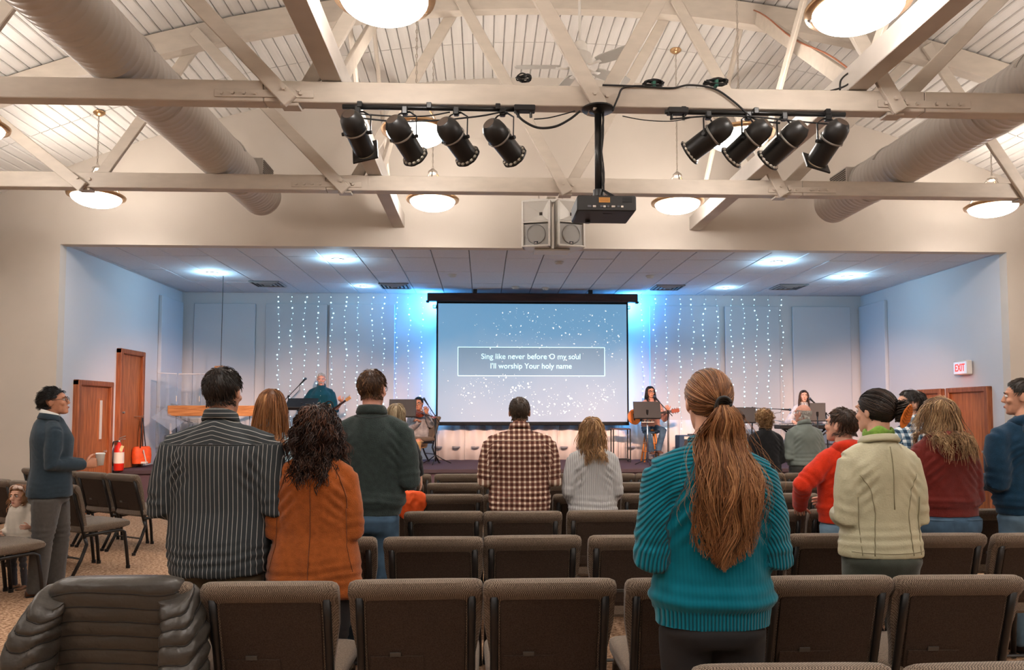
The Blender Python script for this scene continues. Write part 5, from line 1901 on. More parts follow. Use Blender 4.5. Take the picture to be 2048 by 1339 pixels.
# ---- rust cardigan, dark curls
f = Figure('person in long rust cardigan with dark curly shoulder-length hair', 634, 812, Y, sh=.21, el=.235, hem=zof(1185, Y, 634), hemw=.232, waist=.192, chest=.185, depth=.13, female=True)
M_rust = cloth('rust knit', (158, 82, 32), .14, 40, .35, 260)
f.body(S_fair, H_curl)
f.top('cardigan', M_rust, voxel=.010, wr=.006, puff=1.05, seed=4, flare=.02, folds=.8)
M_rs = cloth('rust seam', (112, 56, 22))
nz = f.neckz
f.seam([(0, nz-.06), (.003, nz-.3), (0, f.hem+.05)], M_rs, .0022, 'back_seam')
for sd in (-1, 1):
    f.seam([(sd*.075, nz-.03), (sd*.13, nz-.12), (sd*.165, nz-.22), (sd*.168, nz-.27)], M_rs, .003, 'raglan_seam')
    f.seam([(sd*.165, nz-.27), (sd*.17, nz-.45), (sd*.20, f.hem+.12)], M_rs, .002, 'side_seam')
f.collar(M_rust, 'crew', 'neckband')
f.trousers(mat('black trousers', (26, 24, 26), .8), hw=.19).shoes()
f.hair(H_curl, n=1600, L=.215, lift=.046, r=.0026, steps=26, grav=.28, curl=.010, freq=80, clump=.6, seed=6, hcb=.5, lockn=130, Lvar=.28, tip=.5, jit=.1)
f.hair(H_curl, n=500, L=.14, lift=.04, r=.0024, steps=18, grav=.2, curl=.009, freq=95, clump=.7, seed=16, hcb=.55, lockn=90, Lvar=.3, tip=.5, jit=.12, capz=False, name='hair_crown')

# ---- copper blonde hair, denim jacket
Y = 4.80
f = Figure('person with long straight copper blonde hair in a pale denim jacket', 541, 778, Y, sh=.205, el=.225, hem=zof(1045, Y, 541), hemw=.19, waist=.185, chest=.185, depth=.125, female=True, head=(.05, .06, .2))
f.body(S_fair, H_red)
f.top('denim_jacket', M_jean3, voxel=.011, wr=.007, puff=1.1, seed=5)
f.collar(M_jean3, 'shirt', hgt=.05)
nz = f.neckz
f.seam([(-.16, nz-.13), (.16, nz-.13)], M_jean2, .003, 'yoke_seam')
for sd in (-1, 1): f.seam([(sd*.075, nz-.13), (sd*.055, nz-.4)], M_jean2, .003, 'panel_seam')
f.trousers(mat('black trousers', (26, 24, 26), .8), hw=.18).shoes()
f.hair(H_red, n=1500, L=.33, lift=.020, r=.0019, steps=20, grav=.55, clump=.35, seed=7, hcb=.5, lockn=80, part=.0, Lvar=.3, tip=.4)

# ---- dark green jumper, jeans
f = Figure('tall person in dark grey-green zip jumper and blue jeans, short brown hair', 745, 740, Y, sh=.265, el=.30, hem=zof(1030, Y, 745), hemw=.195, waist=.205, chest=.21, depth=.13, head=(0, 0, -.25))
M_green = cloth('grey green fleece', (50, 60, 58), .18, 30, .4, 200)
f.body(S_pink, H_brown)
f.top('jumper', M_green, voxel=.011, wr=.008, puff=1.2, seed=6, ribhem=True)
f.collar(M_green, 'high', hgt=.05)
nz = f.neckz
f.seam([(-.12, nz-.035), (0, nz-.05), (.12, nz-.035)], cloth('seam dark', (60, 62, 64)), .003, 'neck_seam')
f.trousers(M_jean, hw=.185).shoes()
f.bvh, b0 = f.tbvh, f.bvh
hz = f.legs[1][0].z
for sd in (-1, 1):
    f.pocket(sd*.04, sd*.155, hz-.11, hz+.02, M_jean, parent=f.tr_o)
f.hair(H_brown, n=1500, L=.027, lift=.013, r=.0015, steps=5, comb=(.2, .1, 0), grav=.02, clump=.2, nape=-.068, seed=8, hcb=.45, lockn=120)
f.glasses(M_chrome)

# ---- grey-blond head beyond the green jumper, black sleeve
Y = 6.95
Lc = loc_of(792, 807, Y)
f = Figure('person with ash blond bob and black top, mostly hidden by the dark green jumper', 792, 807, Y, sh=.20, el=.22, hem=.80, hemw=.19, waist=.18, chest=.18, depth=.12, female=True,
           arms={-1: 'clasp', 1: (to_local(at(832, 915, Y-.05), Lc, 0), to_local(at(840, 950, Y+.02), Lc, 0))})
f.grip[1] = (Vector((.1, .25, -1)), Vector((-1, 0, 0)), .25)
f.body(S_fair, H_blond)
M_blk = cloth('black jersey', (30, 30, 32), .2, 30)
f.top('black_top', M_blk, voxel=.013, wr=.006, seed=7).collar(M_blk, 'crew', 'neckband').trousers(mat('black trousers', (26, 24, 26), .8)).shoes()
f.hair(hairmat('ash blond hair', (96, 76, 54), (166, 144, 112), (214, 196, 164)), n=800, L=.17, lift=.02, r=.0022, steps=12, grav=.5, clump=.3, seed=9)

# ---- plaid shirt
Y = 5.85
f = Figure('broad person in brown and cream checked shirt facing the screen', 1039, 795, Y, sh=.285, el=.318, hem=.80, hemw=.235, waist=.23, chest=.232, depth=.15)
M_pl = plaid('brown check cotton', (84, 46, 38), (146, 108, 92), (226, 206, 186), .040, .55)
f.body(S_tan, H_grey)
f.top('checked_shirt', M_pl, voxel=.011, wr=.006, puff=1.22, seed=8, sleeve_end=.9)
f.collar(M_pl, 'shirt')
nz = f.neckz
f.seam([(-.2, nz-.1), (0, nz-.095), (.2, nz-.1)], cloth('cream seam', (210, 190, 170)), .003, 'yoke_seam')
f.trousers(cloth('navy cotton', (48, 50, 60)), depth=.15).shoes()
f.hair(hairmat('short greying hair', (44, 34, 26), (86, 68, 52), (140, 118, 96)), n=1100, L=.02, lift=.010, r=.0014, steps=4, grav=.1, clump=.2, nape=-.08, seed=10, hcb=.45)

# ---- light grey jumper
f = Figure('short person in light grey ribbed jumper with honey blonde bob', 1184, 836, Y, sh=.205, el=.232, hem=.74, hemw=.192, waist=.178, chest=.18, depth=.125, female=True, arms='low', head=(0, 0, -.2))
M_lg = ribbed('pale grey rib knit', (196, 194, 192), .016, .5, .86)
f.body(S_fair, H_blond)
f.top('jumper', M_lg, voxel=.011, wr=.006, puff=1.15, seed=9, stmode=None).collar(M_lg, 'crew', 'neckband')
f.trousers(cloth('stone cotton', (178, 172, 166)), hw=.185).shoes()
f.hair(H_blond, n=1300, L=.215, lift=.040, r=.0022, steps=18, grav=.3, curl=.006, freq=45, clump=.5, seed=11, hcb=.5, lockn=70, Lvar=.18, wave=.006)

# ---- orange-red hoodie leaning on the chair back
Y = 4.80
rz = .25
Lc = loc_of(1684, 817, Y)
f = Figure('person in bright orange-red hoodie resting one hand on a chair back', 1684, 817, Y, rz, sh=.215, el=.24, hem=zof(1045, Y, 1684), hemw=.185, waist=.18, chest=.18, depth=.125, head=(.12, 0, .35),
           arms={1: 'clasp', -1: (to_local(at(1606, 968, Y-.06), Lc, rz), to_local(at(1600, 1012, Y+.20), Lc, rz))})
f.grip[-1] = (Vector((.35, .5, -.28)), Vector((.1, .1, -1)), .12)
M_or = cloth('orange red fleece', (205, 48, 18), .12, 30, .3, 240)
f.body(S_fair, H_brown)
f.top('hoodie', M_or, voxel=.011, wr=.008, puff=1.22, seed=10, ribhem=True)
f.hood(M_or, .9, 2)
f.trousers(M_jean2, hw=.17).shoes()
f.hair(hairmat('mid brown hair', (34, 22, 14), (70, 47, 32), (118, 86, 60)), n=1400, L=.032, lift=.015, r=.0016, steps=5, comb=(.1, .0, 0), grav=.02, clump=.25, nape=-.07, seed=12, hcb=.45, lockn=90)

# ---- cream leather jacket with claw clip
Y = 3.74
f = Figure('person in cream leather jacket with dark hair held up by an orange claw clip', 1752, 780, Y, rz=.05, sh=.215, el=.235, hem=zof(1110, Y, 1752), hemw=.212, waist=.188, chest=.195, depth=.125, female=True, head=(0, 0, .38))
M_cream = mat('cream leather', (186, 180, 150), .42, var=.06, scale=6, bump=.12, bscale=120, spec=.4)
M_creams = mat('cream leather seam', (140, 132, 104), .5)
f.body(S_fair, H_dark)
f.top('leather_jacket', M_cream, voxel=.010, wr=.007, puff=1.15, seed=11, folds=.6)
f.collar(M_cream, 'lapel', hgt=.014)
nz = f.neckz
f.seam([(0, nz-.05), (.01, nz-.36)], M_creams, .0025, 'centre_seam')
for sd in (-1, 1):
    f.seam([(sd*.15, nz-.19), (sd*.105, nz-.26), (sd*.085, nz-.38), (sd*.10, f.hem+.02)], M_creams, .0025, 'panel_seam')
    f.seam([(sd*.16, nz-.30), (sd*.152, f.hem+.02)], M_creams, .002, 'side_seam')
f.seam([(-.19, f.hem+.035), (0, f.hem+.03), (.19, f.hem+.035)], M_creams, .002, 'hem_seam')
c = Vector((0, -.012, nz-.006))
sec = [(.012*math.cos(a), .024*math.sin(a)) for a in np.linspace(0, 2*PI, 9)[:-1]]
sw = f.sweep(sec, .066*f.hs, .066*f.hs, c+Vector((0, 0, .02)), -2.9, 2.9, .1, 26, lambda t: .9+.5*math.sin(t*19))
sw.build('green_scarf', cloth('lime scarf', (132, 172, 72), .2, 40), f.root, True)
f.trousers(cloth('dark olive cotton', (62, 66, 58), .15, 14), hw=.2).shoes()
nn = 850
s_pts = f.scalp_pts(nn, np.random.default_rng(19), nape=-.085)
tie_l = np.array([.03, -.128, -.02])
f.strand_mesh(pony_cap(np.zeros((nn, 10, 3)), rg), H_dark, .0022, rg, cap=True, nape=-.085, name='hair', hcb=.35, tip=.8)
tie = np.array(f.hrot @ (Vector(tie_l)*f.hs)+f.hc)
tg = []
for k in range(260):                         # twisted knot above the clip
    a0, rr, zz = rg.uniform(0, 6.3), rg.uniform(.008, .036), rg.uniform(-.035, .055)
    tg.append([tie+np.array([rr*math.cos(a0+t*3.2)+.006, -.012+rr*.7*math.sin(a0+t*3.2), zz+.03*t]) for t in np.linspace(0, 1, 10)])
f.strand_mesh(np.array(tg), H_dark, .0024, rg, name='hair_knot', hcb=.4, wave=.002)
cl = thing('hair_claw_clip', 'orange claw clip in dark hair of the person in cream leather', 'hair clip', f.root.location+f.root.rotation_euler.to_matrix() @ Vector(tie+np.array([.005, -.045, 0])))
cl.rotation_euler = (.15, .35, .25)
M_clip = mat('orange acetate', (206, 110, 34), .3, var=.25, scale=30)
for sd in (-1, 1):
    o_ = [(0, .062), (.014, .045), (.024, .015), (.025, -.02), (.016, -.05), (.004, -.065), (0, -.066)]
    V = [(sd*x, -.006-abs(x)*.15, z) for x, z in o_]+[(sd*x, .004-abs(x)*.15, z) for x, z in o_]
    n_ = len(o_)
    pl_ = MB().add(V, [tuple(range(n_)), tuple(range(2*n_-1, n_-1, -1))]+[(i, i+n_, (i+1) % n_+n_, (i+1) % n_) for i in range(n_)]).build('clip_jaw', M_clip, cl)
    for q in range(7):
        MB().tube([(sd*.002, -.009, .045-q*.014), (sd*.020, -.012, .055-q*.014)], .0016, 5).build('ridge', mat('clip ridge', (150, 72, 20), .35), pl_)
CLIPPED = f

# ---- maroon hoodie
Y = 4.80
f = Figure('person in maroon hoodie and jeans with streaked blonde shoulder-length hair', 1880, 795, Y, rz=.05, sh=.225, el=.25, hem=zof(1030, Y, 1880), hemw=.222, waist=.215, chest=.205, depth=.15, female=True, head=(.1, 0, .1))
M_mar = cloth('maroon fleece', (104, 34, 28), .12, 30, .3, 240)
f.body(S_fair, H_streak)
f.top('hoodie', M_mar, voxel=.011, wr=.009, puff=1.2, seed=12, ribhem=True)
f.hood(M_mar, 1.15, 4)
f.trousers(M_jean, hw=.225, depth=.145, voxel=.012)
f.shoes()
f.bvh = f.tbvh
hz = f.legs[1][0].z
for sd in (-1, 1):
    f.pocket(sd*.05, sd*.175, hz-.12, hz+.02, M_jean, parent=f.tr_o)
    f.seam([(sd*.05, hz+.02), (sd*.175, hz+.02)], M_jean2, .002, 'pocket_stitch', f.tr_o, .008)
f.hair(H_streak, n=1700, L=.225, lift=.036, r=.0021, steps=18, grav=.32, curl=.006, freq=38, clump=.6, seed=13, hcb=.48, lockn=55, Lvar=.4, wave=.010, jit=.3)

# ---- bearded man in blue plaid
Y = 5.86
f = Figure('bearded person with short dark hair in blue and white checked shirt', 1822, 780, Y, rz=.25, sh=.24, el=.26, hem=.82, hemw=.2, waist=.2, chest=.2, depth=.135, head=(.05, 0, 1.05))
M_bp = plaid('blue white check', (34, 58, 80), (120, 144, 160), (226, 230, 232), .05, .5)
f.body(S_fair, H_dark)
f.top('checked_shirt', M_bp, voxel=.012, wr=.006, puff=1.15, seed=13).collar(M_bp, 'shirt').trousers(M_jean).shoes()
f.hair(H_dark, n=1100, L=.04, lift=.014, r=.0016, steps=6, comb=(0, -.3, 0), grav=.1, clump=.4, nape=-.08, seed=14, hcb=.35)
def beard(fig, m, n=700, L=.03, seed=1, mous=True, chin=True):
    rg_ = np.random.default_rng(seed)
    pts = []
    while len(pts) < n:
        x, z = rg_.uniform(-.066, .066), rg_.uniform(-.118, -.035)
        lim = np.interp(z, [-.117, -.098, -.075, -.045, -.012], [.020, .044, .053, .060, .065])
        if abs(x) > lim: continue
        yf = np.interp(z, [-.117, -.098, -.075, -.045, -.012], [.078, .089, .092, .091, .089]); yb = np.interp(z, [-.117, -.098, -.075, -.045, -.012], [.04, .0, -.03, -.055, -.07])
        y = (yf+yb)/2+(yf-yb)/2*math.sqrt(max(0, 1-(x/lim)**2))
        if y < -.005: continue
        up_ = z > -.055
        if chin is False and not (up_ and abs(x) < .034): continue
        if up_ and abs(x) < .046 and not (mous and -.055 < z < -.043 and abs(x) < .034): continue
        if abs(z+.063) < .008 and abs(x) < .02: continue
        pts.append((x, y+.001, z))
    P = np.array(pts); K = 4
    t = np.linspace(0, 1, K)[None, :, None]
    dirv = np.c_[P[:, 0]*4, np.full(n, .5), np.full(n, -.9)]; dirv /= np.linalg.norm(dirv, axis=1, keepdims=True)
    A = P[:, None]+dirv[:, None]*t*L*(.7+.6*rg_.random((n, 1, 1)))
    A = (A*fig.hs)@np.array(fig.hrot).T+np.array(fig.hc)
    fig.strand_mesh(A, m, .0016, rg_, name='beard', hcb=.35)
beard(f, H_dark, 900, .028, 3)

# ---- navy hoodie at the right edge
Y = 4.82
f = Figure('tall person in navy hoodie and light jeans at the right frame edge', 2046, 758, Y, rz=.1, sh=.268, el=.298, hem=zof(1030, Y, 2040), hemw=.205, waist=.21, chest=.215, depth=.14, head=(0, 0, .75))
M_nv = cloth('navy fleece', (24, 56, 80), .14, 30, .3, 240)
f.body(S_warm, H_brown)
f.top('hoodie', M_nv, voxel=.011, wr=.009, puff=1.25, seed=14, ribhem=True)
f.hood(M_nv, 1.0, 6)
f.trousers(M_jean2, hw=.195)
f.shoes()
f.bvh = f.tbvh
hz = f.legs[1][0].z
f.pocket(-.16, -.045, hz-.12, hz+.02, M_jean2, parent=f.tr_o)
f.hair(hairmat('cropped brown hair', (28, 21, 16), (58, 45, 35), (100, 82, 64)), n=1100, L=.03, lift=.012, r=.0015, steps=5, comb=(0, 0, 0), grav=.05, clump=.3, nape=-.08, seed=15, hcb=.4)

# ---- near the stage: black top, grey shirt, pale shirt
Y = 9.02
f = Figure('person in black top with short curly blond hair near the stage', 1529, 820, Y, sh=.215, el=.235, hem=.80, hemw=.19, waist=.185, chest=.19, depth=.125, female=True)
f.body(S_fair, H_blond)
f.top('black_top', M_blk, voxel=.014, wr=.006, seed=15, puff=1.15).collar(M_blk, 'crew', 'neckband').trousers(mat('black trousers', (26, 24, 26), .8)).shoes()
f.hair(hairmat('sandy curls', (96, 64, 38), (168, 126, 84), (220, 184, 136)), n=1300, L=.085, lift=.045, r=.003, steps=20, grav=.12, curl=.011, freq=150, clump=.6, seed=17, hcb=.5, lockn=110, jit=.15, Lvar=.15)
f = Figure('balding person with white hair in a grey-green shirt near the stage', 1606, 808, Y, rz=.15, sh=.24, el=.27, hem=zof(930, Y, 1606), hemw=.205, waist=.212, chest=.205, depth=.145, head=(.05, 0, .4))
M_gs = cloth('sage grey cotton', (124, 132, 126), .1, 10)
f.body(S_pink, H_white)
f.top('shirt', M_gs, voxel=.013, wr=.008, puff=1.15, seed=16).collar(M_gs, 'shirt')
f.trousers(cloth('charcoal cotton', (62, 62, 58)), hw=.19).shoes()
f.hair(H_white, n=700, L=.03, lift=.008, r=.0018, steps=5, grav=.2, nape=-.08, bald=.045, seed=18, hcb=.6)
f.glasses(M_chrome)
f = Figure('person in pale mint shirt near the stage, mostly hidden by the ponytail', 1458, 822, Y, sh=.21, el=.235, hem=.8, hemw=.19, waist=.185, chest=.185, depth=.13)
M_mint = cloth('pale mint cotton', (190, 204, 186), .08, 10)
f.body(S_pink, H_grey)
f.top('shirt', M_mint, voxel=.014, wr=.006, seed=17).collar(M_mint, 'shirt').trousers(cloth('charcoal cotton', (62, 62, 58))).shoes()
f.hair(H_grey, n=700, L=.03, lift=.012, r=.0018, steps=5, grav=.15, nape=-.08, seed=19)

# ---- man in the navy blazer on the left aisle, with a paper cup
Y = 6.72
rz = -math.radians(52)
Lc = loc_of(107, 776, Y)
f = Figure('person in navy blazer and grey trousers standing in the side aisle, seen in profile', 107, 776, Y, rz, sh=.235, el=.25, hem=zof(992, Y, 107), hemw=.205, waist=.195, chest=.205, depth=.165, head=(.16, 0, -.42),
           legs={-1: (Vector((-.09, .03, .91)), Vector((-.11, .10, .49)), Vector((-.12, .08, .075))), 1: (Vector((.09, -.03, .91)), Vector((.11, -.06, .49)), Vector((.12, -.10, .075)))},
           arms={-1: (Vector((-.22, -.0, 1.12)), Vector((-.10, .27, 1.10))), 1: (Vector((.225, -.03, 1.12)), Vector((.10, .24, 1.10)))})
for sd in (-1, 1): f.grip[sd] = (Vector((-sd*.25, 1, .12)), Vector((-sd, 0, 0)), .55)
f.body(S_tan, H_black)
M_suit = cloth('navy wool', (44, 58, 68), .1, 40, .2, 400)
f.top('blazer', M_suit, voxel=.011, wr=.004, puff=1.08, seed=18, flare=.006, folds=.35)
f.collar(mat('white cotton', (226, 222, 216), .8), 'shirt', 'shirt_collar', .05)
f.collar(M_suit, 'lapel', 'blazer_collar', .032)
f.seam([(0, f.neckz-.06), (0, f.hem+.02)], cloth('navy seam', (26, 36, 44)), .002, 'back_seam')
f.trousers(cloth('charcoal wool', (80, 76, 72), .1, 40), hw=.195, legr=1.22, tuck=(.28, .45), low=-.02, voxel=.014).shoes(mat('brown leather shoe', (92, 54, 34), .4))
f.hair(H_black, n=1300, L=.058, lift=.024, r=.0017, steps=7, comb=(0, -.9, .1), grav=.0, clump=.3, nape=-.072, seed=20, hcb=.35, crown=(0, .06, .11), lockn=80)
f.glasses(M_blackmat)
SUIT = f
cupw = f.root.matrix_basis if False else None
Rz = Matrix.Rotation(rz, 3, 'Z')
cup = thing('paper_cup', 'white paper cup held by the person in the blazer', 'cup', Lc+Rz @ Vector((.055, .375, 1.085)))
MB().lathe([(.001, 0), (.028, 0), (.0385, .10), (.041, .103), (.0385, .106), (.036, .1), (.027, .004), (.001, .004)], 24).build('cup_wall', mat('white paper', (232, 228, 222), .7), cup, True)
MB().lathe([(.041, .1), (.042, .108), (.036, .114), (.001, .114)], 24).build('cup_lid', mat('white paper', (232, 228, 222), .7), cup, SM)

# ---- toddler in the white dress
Y = 6.85
f = Figure('toddler in cream dress with a hair bow, behind the person in the blazer', 43, 969, Y, rz=math.radians(170), sh=.115, el=.125, hem=.34, hemw=.155, waist=.105, chest=.095, depth=.085, headscale=.80, head=(-.05, 0, .0),
           arms={-1: (Vector((-.15, .02, .53)), Vector((-.19, .11, .56))), 1: (Vector((.12, .0, .52)), Vector((.10, .09, .50)))})
f.body(S_fair, H_red)
M_dress = cloth('cream cotton', (222, 210, 194), .06, 12)
f.top('dress', M_dress, voxel=.009, wr=.003, seed=19, flare=.018, puff=1.1, cuff=True)
f.collar(M_dress, 'crew', 'neckband')
f.trousers(cloth('grey tights', (92, 92, 98)), hw=.09, depth=.075, voxel=.010, legr=.8).shoes(mat('tan shoe', (150, 106, 76), .6))
f.hair(hairmat('strawberry blonde hair', (120, 74, 46), (186, 130, 88), (226, 178, 132)), n=800, L=.11, lift=.016, r=.0018, steps=12, grav=.35, curl=.007, freq=80, clump=.6, seed=21, hcb=.5, nape=-.08)
m = MB()
hc = f.hc
for sd in (-1, 1):
    m.ell(hc+Vector((-.03+sd*.026, .06, .078)), (.028, .012, .016), 10, 6, Matrix.Rotation(sd*.4, 3, 'Y'))
m.ell(hc+Vector((-.03, .066, .078)), (.009, .009, .009), 8, 6)
m.tube([hc+Vector((.075*math.cos(a), .035*math.sin(a)+.025, .074*math.sin(a)+.012+.012)) for a in np.linspace(.1, PI-.1, 14)], .005, 6)
m.build('hair_bow', mat('blush ribbon', (226, 196, 180), .6), f.root, True)
# ================================================================== the band on the stage
def mic_stand(base, knee, mic, label, foot='tripod'):
    """base on the floor; knee = top of the upright; mic = end of the boom"""
    base, knee, mic = Vector(base), Vector(knee), Vector(mic)
    t = thing('microphone_stand', label, 'microphone stand', base, group='black microphone stands')
    k, m_ = knee-base, mic-base
    if foot == 'tripod':
        for q in range(3):
            a = q*2*PI/3+.4
            MB().tube([(0, 0, .17), (.13*math.cos(a), .13*math.sin(a), .09), (.3*math.cos(a), .3*math.sin(a), .012)], .009, 6).build('leg', M_black, t, True)
    else:
        MB().lathe([(.001, .03), (.05, .03), (.13, .014), (.135, 0)], 24).build('round_base', M_black, t, SM)
    MB().tube([(0, 0, .05), (k.x*.5, k.y*.5, k.z*.5), k], [.014, .012, .010], 8).build('upright', M_black, t, True)
    MB().ell(k, (.022, .022, .022), 10, 8).build('clutch', M_black, t, True)
    d = (m_-k).normalized()
    MB().tube([k-d*.12, m_-d*.14], .008, 6).build('boom_arm', M_black, t, True)
    mc = MB().tube([m_-d*.15, m_-d*.02], [.012, .018], 10).build('microphone', M_blackmat, t, True)
    MB().ell(m_, (.026, .026, .026), 12, 8).build('mic_grille', mat('mic mesh', (70, 84, 96), .35, metal=.6), mc, True)
    MB().tube([m_-d*.15, m_-d*.2+Vector((.03, 0, -.06)), (k+m_)/2+Vector((0, 0, -.10)), k+Vector((.02, 0, -.06)), Vector((.03, .02, k.z*.4)), Vector((.05, .05, .02))], .004, 5).build('lead', M_blackmat, t, True)
    return t
def music_stand(pxc, pyc, wpx, hpx, Y, label, rz=0, tilt=.35, paper=False):
    c = at(pxc, pyc, Y)
    t = thing('music_stand', label, 'music stand', (c.x, Y, SZ), rz, group='black music stands')
    zc = c.z-SZ
    W, H = wpx/1480*Y, hpx/1480*Y/max(.35, math.cos(tilt))
    R = Matrix.Rotation(tilt, 3, 'X')             # top leans towards +Y? desk faces the player (+Y)
    dk = MB().cbox((0, 0, zc), (W, .012, H), .004, R).build('desk', M_blackmat, t)
    MB().cbox(Vector((0, 0, zc))+R @ Vector((0, .03, -H/2)), (W, .06, .012), .003, R).build('ledge', M_blackmat, dk)
    MB().tube([(0, -.02, .05), (0, -.02, zc-.05)], .013, 8).build('pole', M_chrome if paper else M_black, t, True)
    MB().cyl((0, -.02, zc-.07), (0, -.035, zc), .02, seg=10).build('tilt_head', M_black, t, SM)
    for q in range(3):
        a = q*2*PI/3+.5
        MB().tube([(0, -.02, .12), (.12*math.cos(a), .12*math.sin(a)-.02, .06), (.24*math.cos(a), .24*math.sin(a)-.02, .01)], .009, 6).build('leg', M_black, t, True)
    if paper:
        MB().cbox((0, -.03, zc-H/2-.07), (W*.45, .10, .012), .002).build('lower_shelf', M_white, t)
        for q in range(6):
            MB().cbox((-W*.18+q*W*.07, -.04, zc-H/2-.05), (.012, .05, .03), .002).build('clip', M_chrome if q % 2 else M_blackmat, t)
    return t
def outline_solid(mb, pts, d, M4):
    n = len(pts)
    V = [M4 @ Vector((x, 0, z)) for x, z in pts]+[M4 @ Vector((x, d, z)) for x, z in pts]
    mb.add(V, [tuple(range(n)), tuple(range(2*n-1, n-1, -1))]+[(i, i+n, (i+1) % n+n, (i+1) % n) for i in range(n)])
    return mb
def guitar(label, M4, kind='acoustic', s=1.0):
    """M4: local frame; +X along the neck, -Y the face seen from the hall"""
    t = thing({'acoustic': 'acoustic_guitar', 'bass': 'bass_guitar', 'violin': 'violin'}[kind], label, {'acoustic': 'guitar', 'bass': 'bass guitar', 'violin': 'violin'}[kind])
    t.matrix_basis = M4
    I4 = Matrix.Identity(4)
    n = 48
    pts = []
    for k in range(n):
        a = 2*PI*k/n
        x = .245*math.cos(a)
        wd = .165+.035*math.cos(a*1.0+PI)-.055*math.exp(-((x-.03)/.075)**2)
        pts.append((x*s, math.sin(a)*wd*s*(1.06 if kind == 'acoustic' else .95)))
    if kind == 'bass':
        pts = [(-.24, .0), (-.235, .09), (-.19, .15), (-.1, .155), (-.02, .12), (.08, .135), (.19, .18), (.23, .165), (.2, .10), (.12, .05), (.115, -.05), (.17, -.11), (.15, -.15), (.06, -.135), (-.03, -.115), (-.12, -.155), (-.2, -.14), (-.235, -.08)]
        pts = [(x*s, z*s) for x, z in pts]
    d = {'acoustic': .10, 'bass': .04, 'violin': .045}[kind]*s if kind != 'violin' else .10*s
    top = {'acoustic': mat('amber spruce', (206, 112, 44), .3, var=.15, scale=6), 'bass': mat('cream lacquer', (206, 150, 92), .3), 'violin': mat('violin varnish', (128, 58, 34), .3, var=.2, scale=20)}[kind]
    sidem = mat('guitar side', (120, 58, 30), .35)
    bd = outline_solid(MB(), pts, d, I4).build('body', [top], t, SM)
    if kind == 'acoustic':
        outline_solid(MB(), [(x*1.008, z*1.008) for x, z in pts], d*.9, Matrix.Translation((0, d*.08, 0))).build('rib', sidem, bd, SM)
        MB().lathe([(.001, 0), (.05*s, 0)], 24, Matrix.Translation((.05*s, -.002, 0)) @ Matrix.Rotation(PI/2, 4, 'X')).build('sound_hole', M_blackmat, bd)
        outline_solid(MB(), [(.05, -.05), (.10, -.07), (.07, -.115), (.0, -.10), (.005, -.06)], .003, Matrix.Translation((0, -.003, 0))).build('pickguard', M_blackmat, bd)
        MB().cbox((-.11*s, -.006, 0), (.03*s, .012, .15*s), .003).build('bridge', mat('rosewood', (56, 34, 24), .5), bd)
    if kind == 'bass':
        outline_solid(MB(), [(-.08, .05), (.08, .06), (.1, -.03), (.02, -.09), (-.1, -.08)], .003, Matrix.Translation((0, -.003, 0))).build('pickguard', mat('tortoise guard', (60, 36, 26), .4), bd)
        MB().cbox((-.02, -.008, 0), (.03, .012, .09), .003).build('pickup', M_blackmat, bd)
        MB().cbox((-.16, -.008, 0), (.05, .014, .08), .003).build('bridge', M_chrome, bd)
    L = {'acoustic': .52, 'bass': .62, 'violin': .56}[kind]*s
    x0 = .2*s if kind != 'bass' else .1*s
    MB().cbox((x0+L/2, .012 if kind != 'violin' else 0, 0), (L, .025*s, .052*s), .006).build('neck', mat('rosewood', (56, 34, 24), .5) if kind != 'bass' else mat('maple neck', (200, 150, 96), .4), t)
    MB().cbox((x0+L/2, -.002, 0), (L, .006, .054*s), .002).build('fretboard', mat('rosewood', (56, 34, 24), .5), t)
    hd = MB().cbox((x0+L+.085*s, .012, .0), (.18*s, .018*s, .085*s), .008).build('headstock', mat('mahogany head', (150, 66, 40), .4) if kind != 'bass' else mat('maple neck', (200, 150, 96), .4), t)
    for q in range(3 if kind != 'bass' else 4):
        for sg in ((-1, 1) if kind != 'bass' else (1,)):
            MB().cyl((x0+L+(.03+.05*q)*s, .012, sg*.04*s), (x0+L+(.03+.05*q)*s, .012, sg*.065*s), .009*s, seg=8).build('tuning_peg', M_chrome, hd)
    for q in range(4):
        z = (-.018+.012*q)*s
        MB().tube([(-.13*s, -.012, z), (x0+L, -.008, z*.8)], .0012, 4).build('string', M_chrome, t)
    return t
def frame(origin, xdir, ydir):
    x = Vector(xdir).normalized(); y = Vector(ydir); y = (y-x*y.dot(x)).normalized(); z = x.cross(y)
    m = Matrix((x, y, z)).transposed().to_4x4()
    m.translation = Vector(origin)
    return m

# bass player
Y = 14.35
Lc = loc_of(643, 746, Y, SZ)
rz = PI+.12
lw = lambda p: to_local(p, Lc, rz)
hL, hR = at(684, 803, Y-.28), at(636, 828, Y-.26)
f = Figure('bass player on stage in dark teal shirt, white hair and moustache', 643, 746, Y, rz, base_z=SZ, sh=.25, el=.3, hem=.88, hemw=.2, waist=.215, chest=.215, depth=.15, head=(-.15, 0, .1),
           arms={-1: (lw(at(670, 822, Y-.02)), lw(hL)), 1: (lw(at(600, 822, Y-.05)), lw(hR))})
f.grip[-1] = (Vector((.3, .3, .3)), Vector((0, -.4, 1)), .9); f.grip[1] = (Vector((-.8, .1, -.2)), Vector((0, -1, 0)), .5)
f.body(S_pink, H_white)
M_bt = cloth('dark teal cotton', (18, 70, 84), .15, 12)
f.top('shirt', M_bt, voxel=.014, wr=.007, puff=1.25, seed=21, sleeve_end=.2).collar(M_bt, 'shirt').trousers(M_jean).shoes()
m = MB()
for q in range(4): m.ell((0, f.depth*1.02-.012*q*.2, 1.36-q*.09), (.006, .006, .006), 8, 6)
m.build('shirt_buttons', M_white, f.root, True)
f.hair(H_white, n=600, L=.035, lift=.012, r=.002, steps=5, grav=.15, seed=22, hcb=.6)
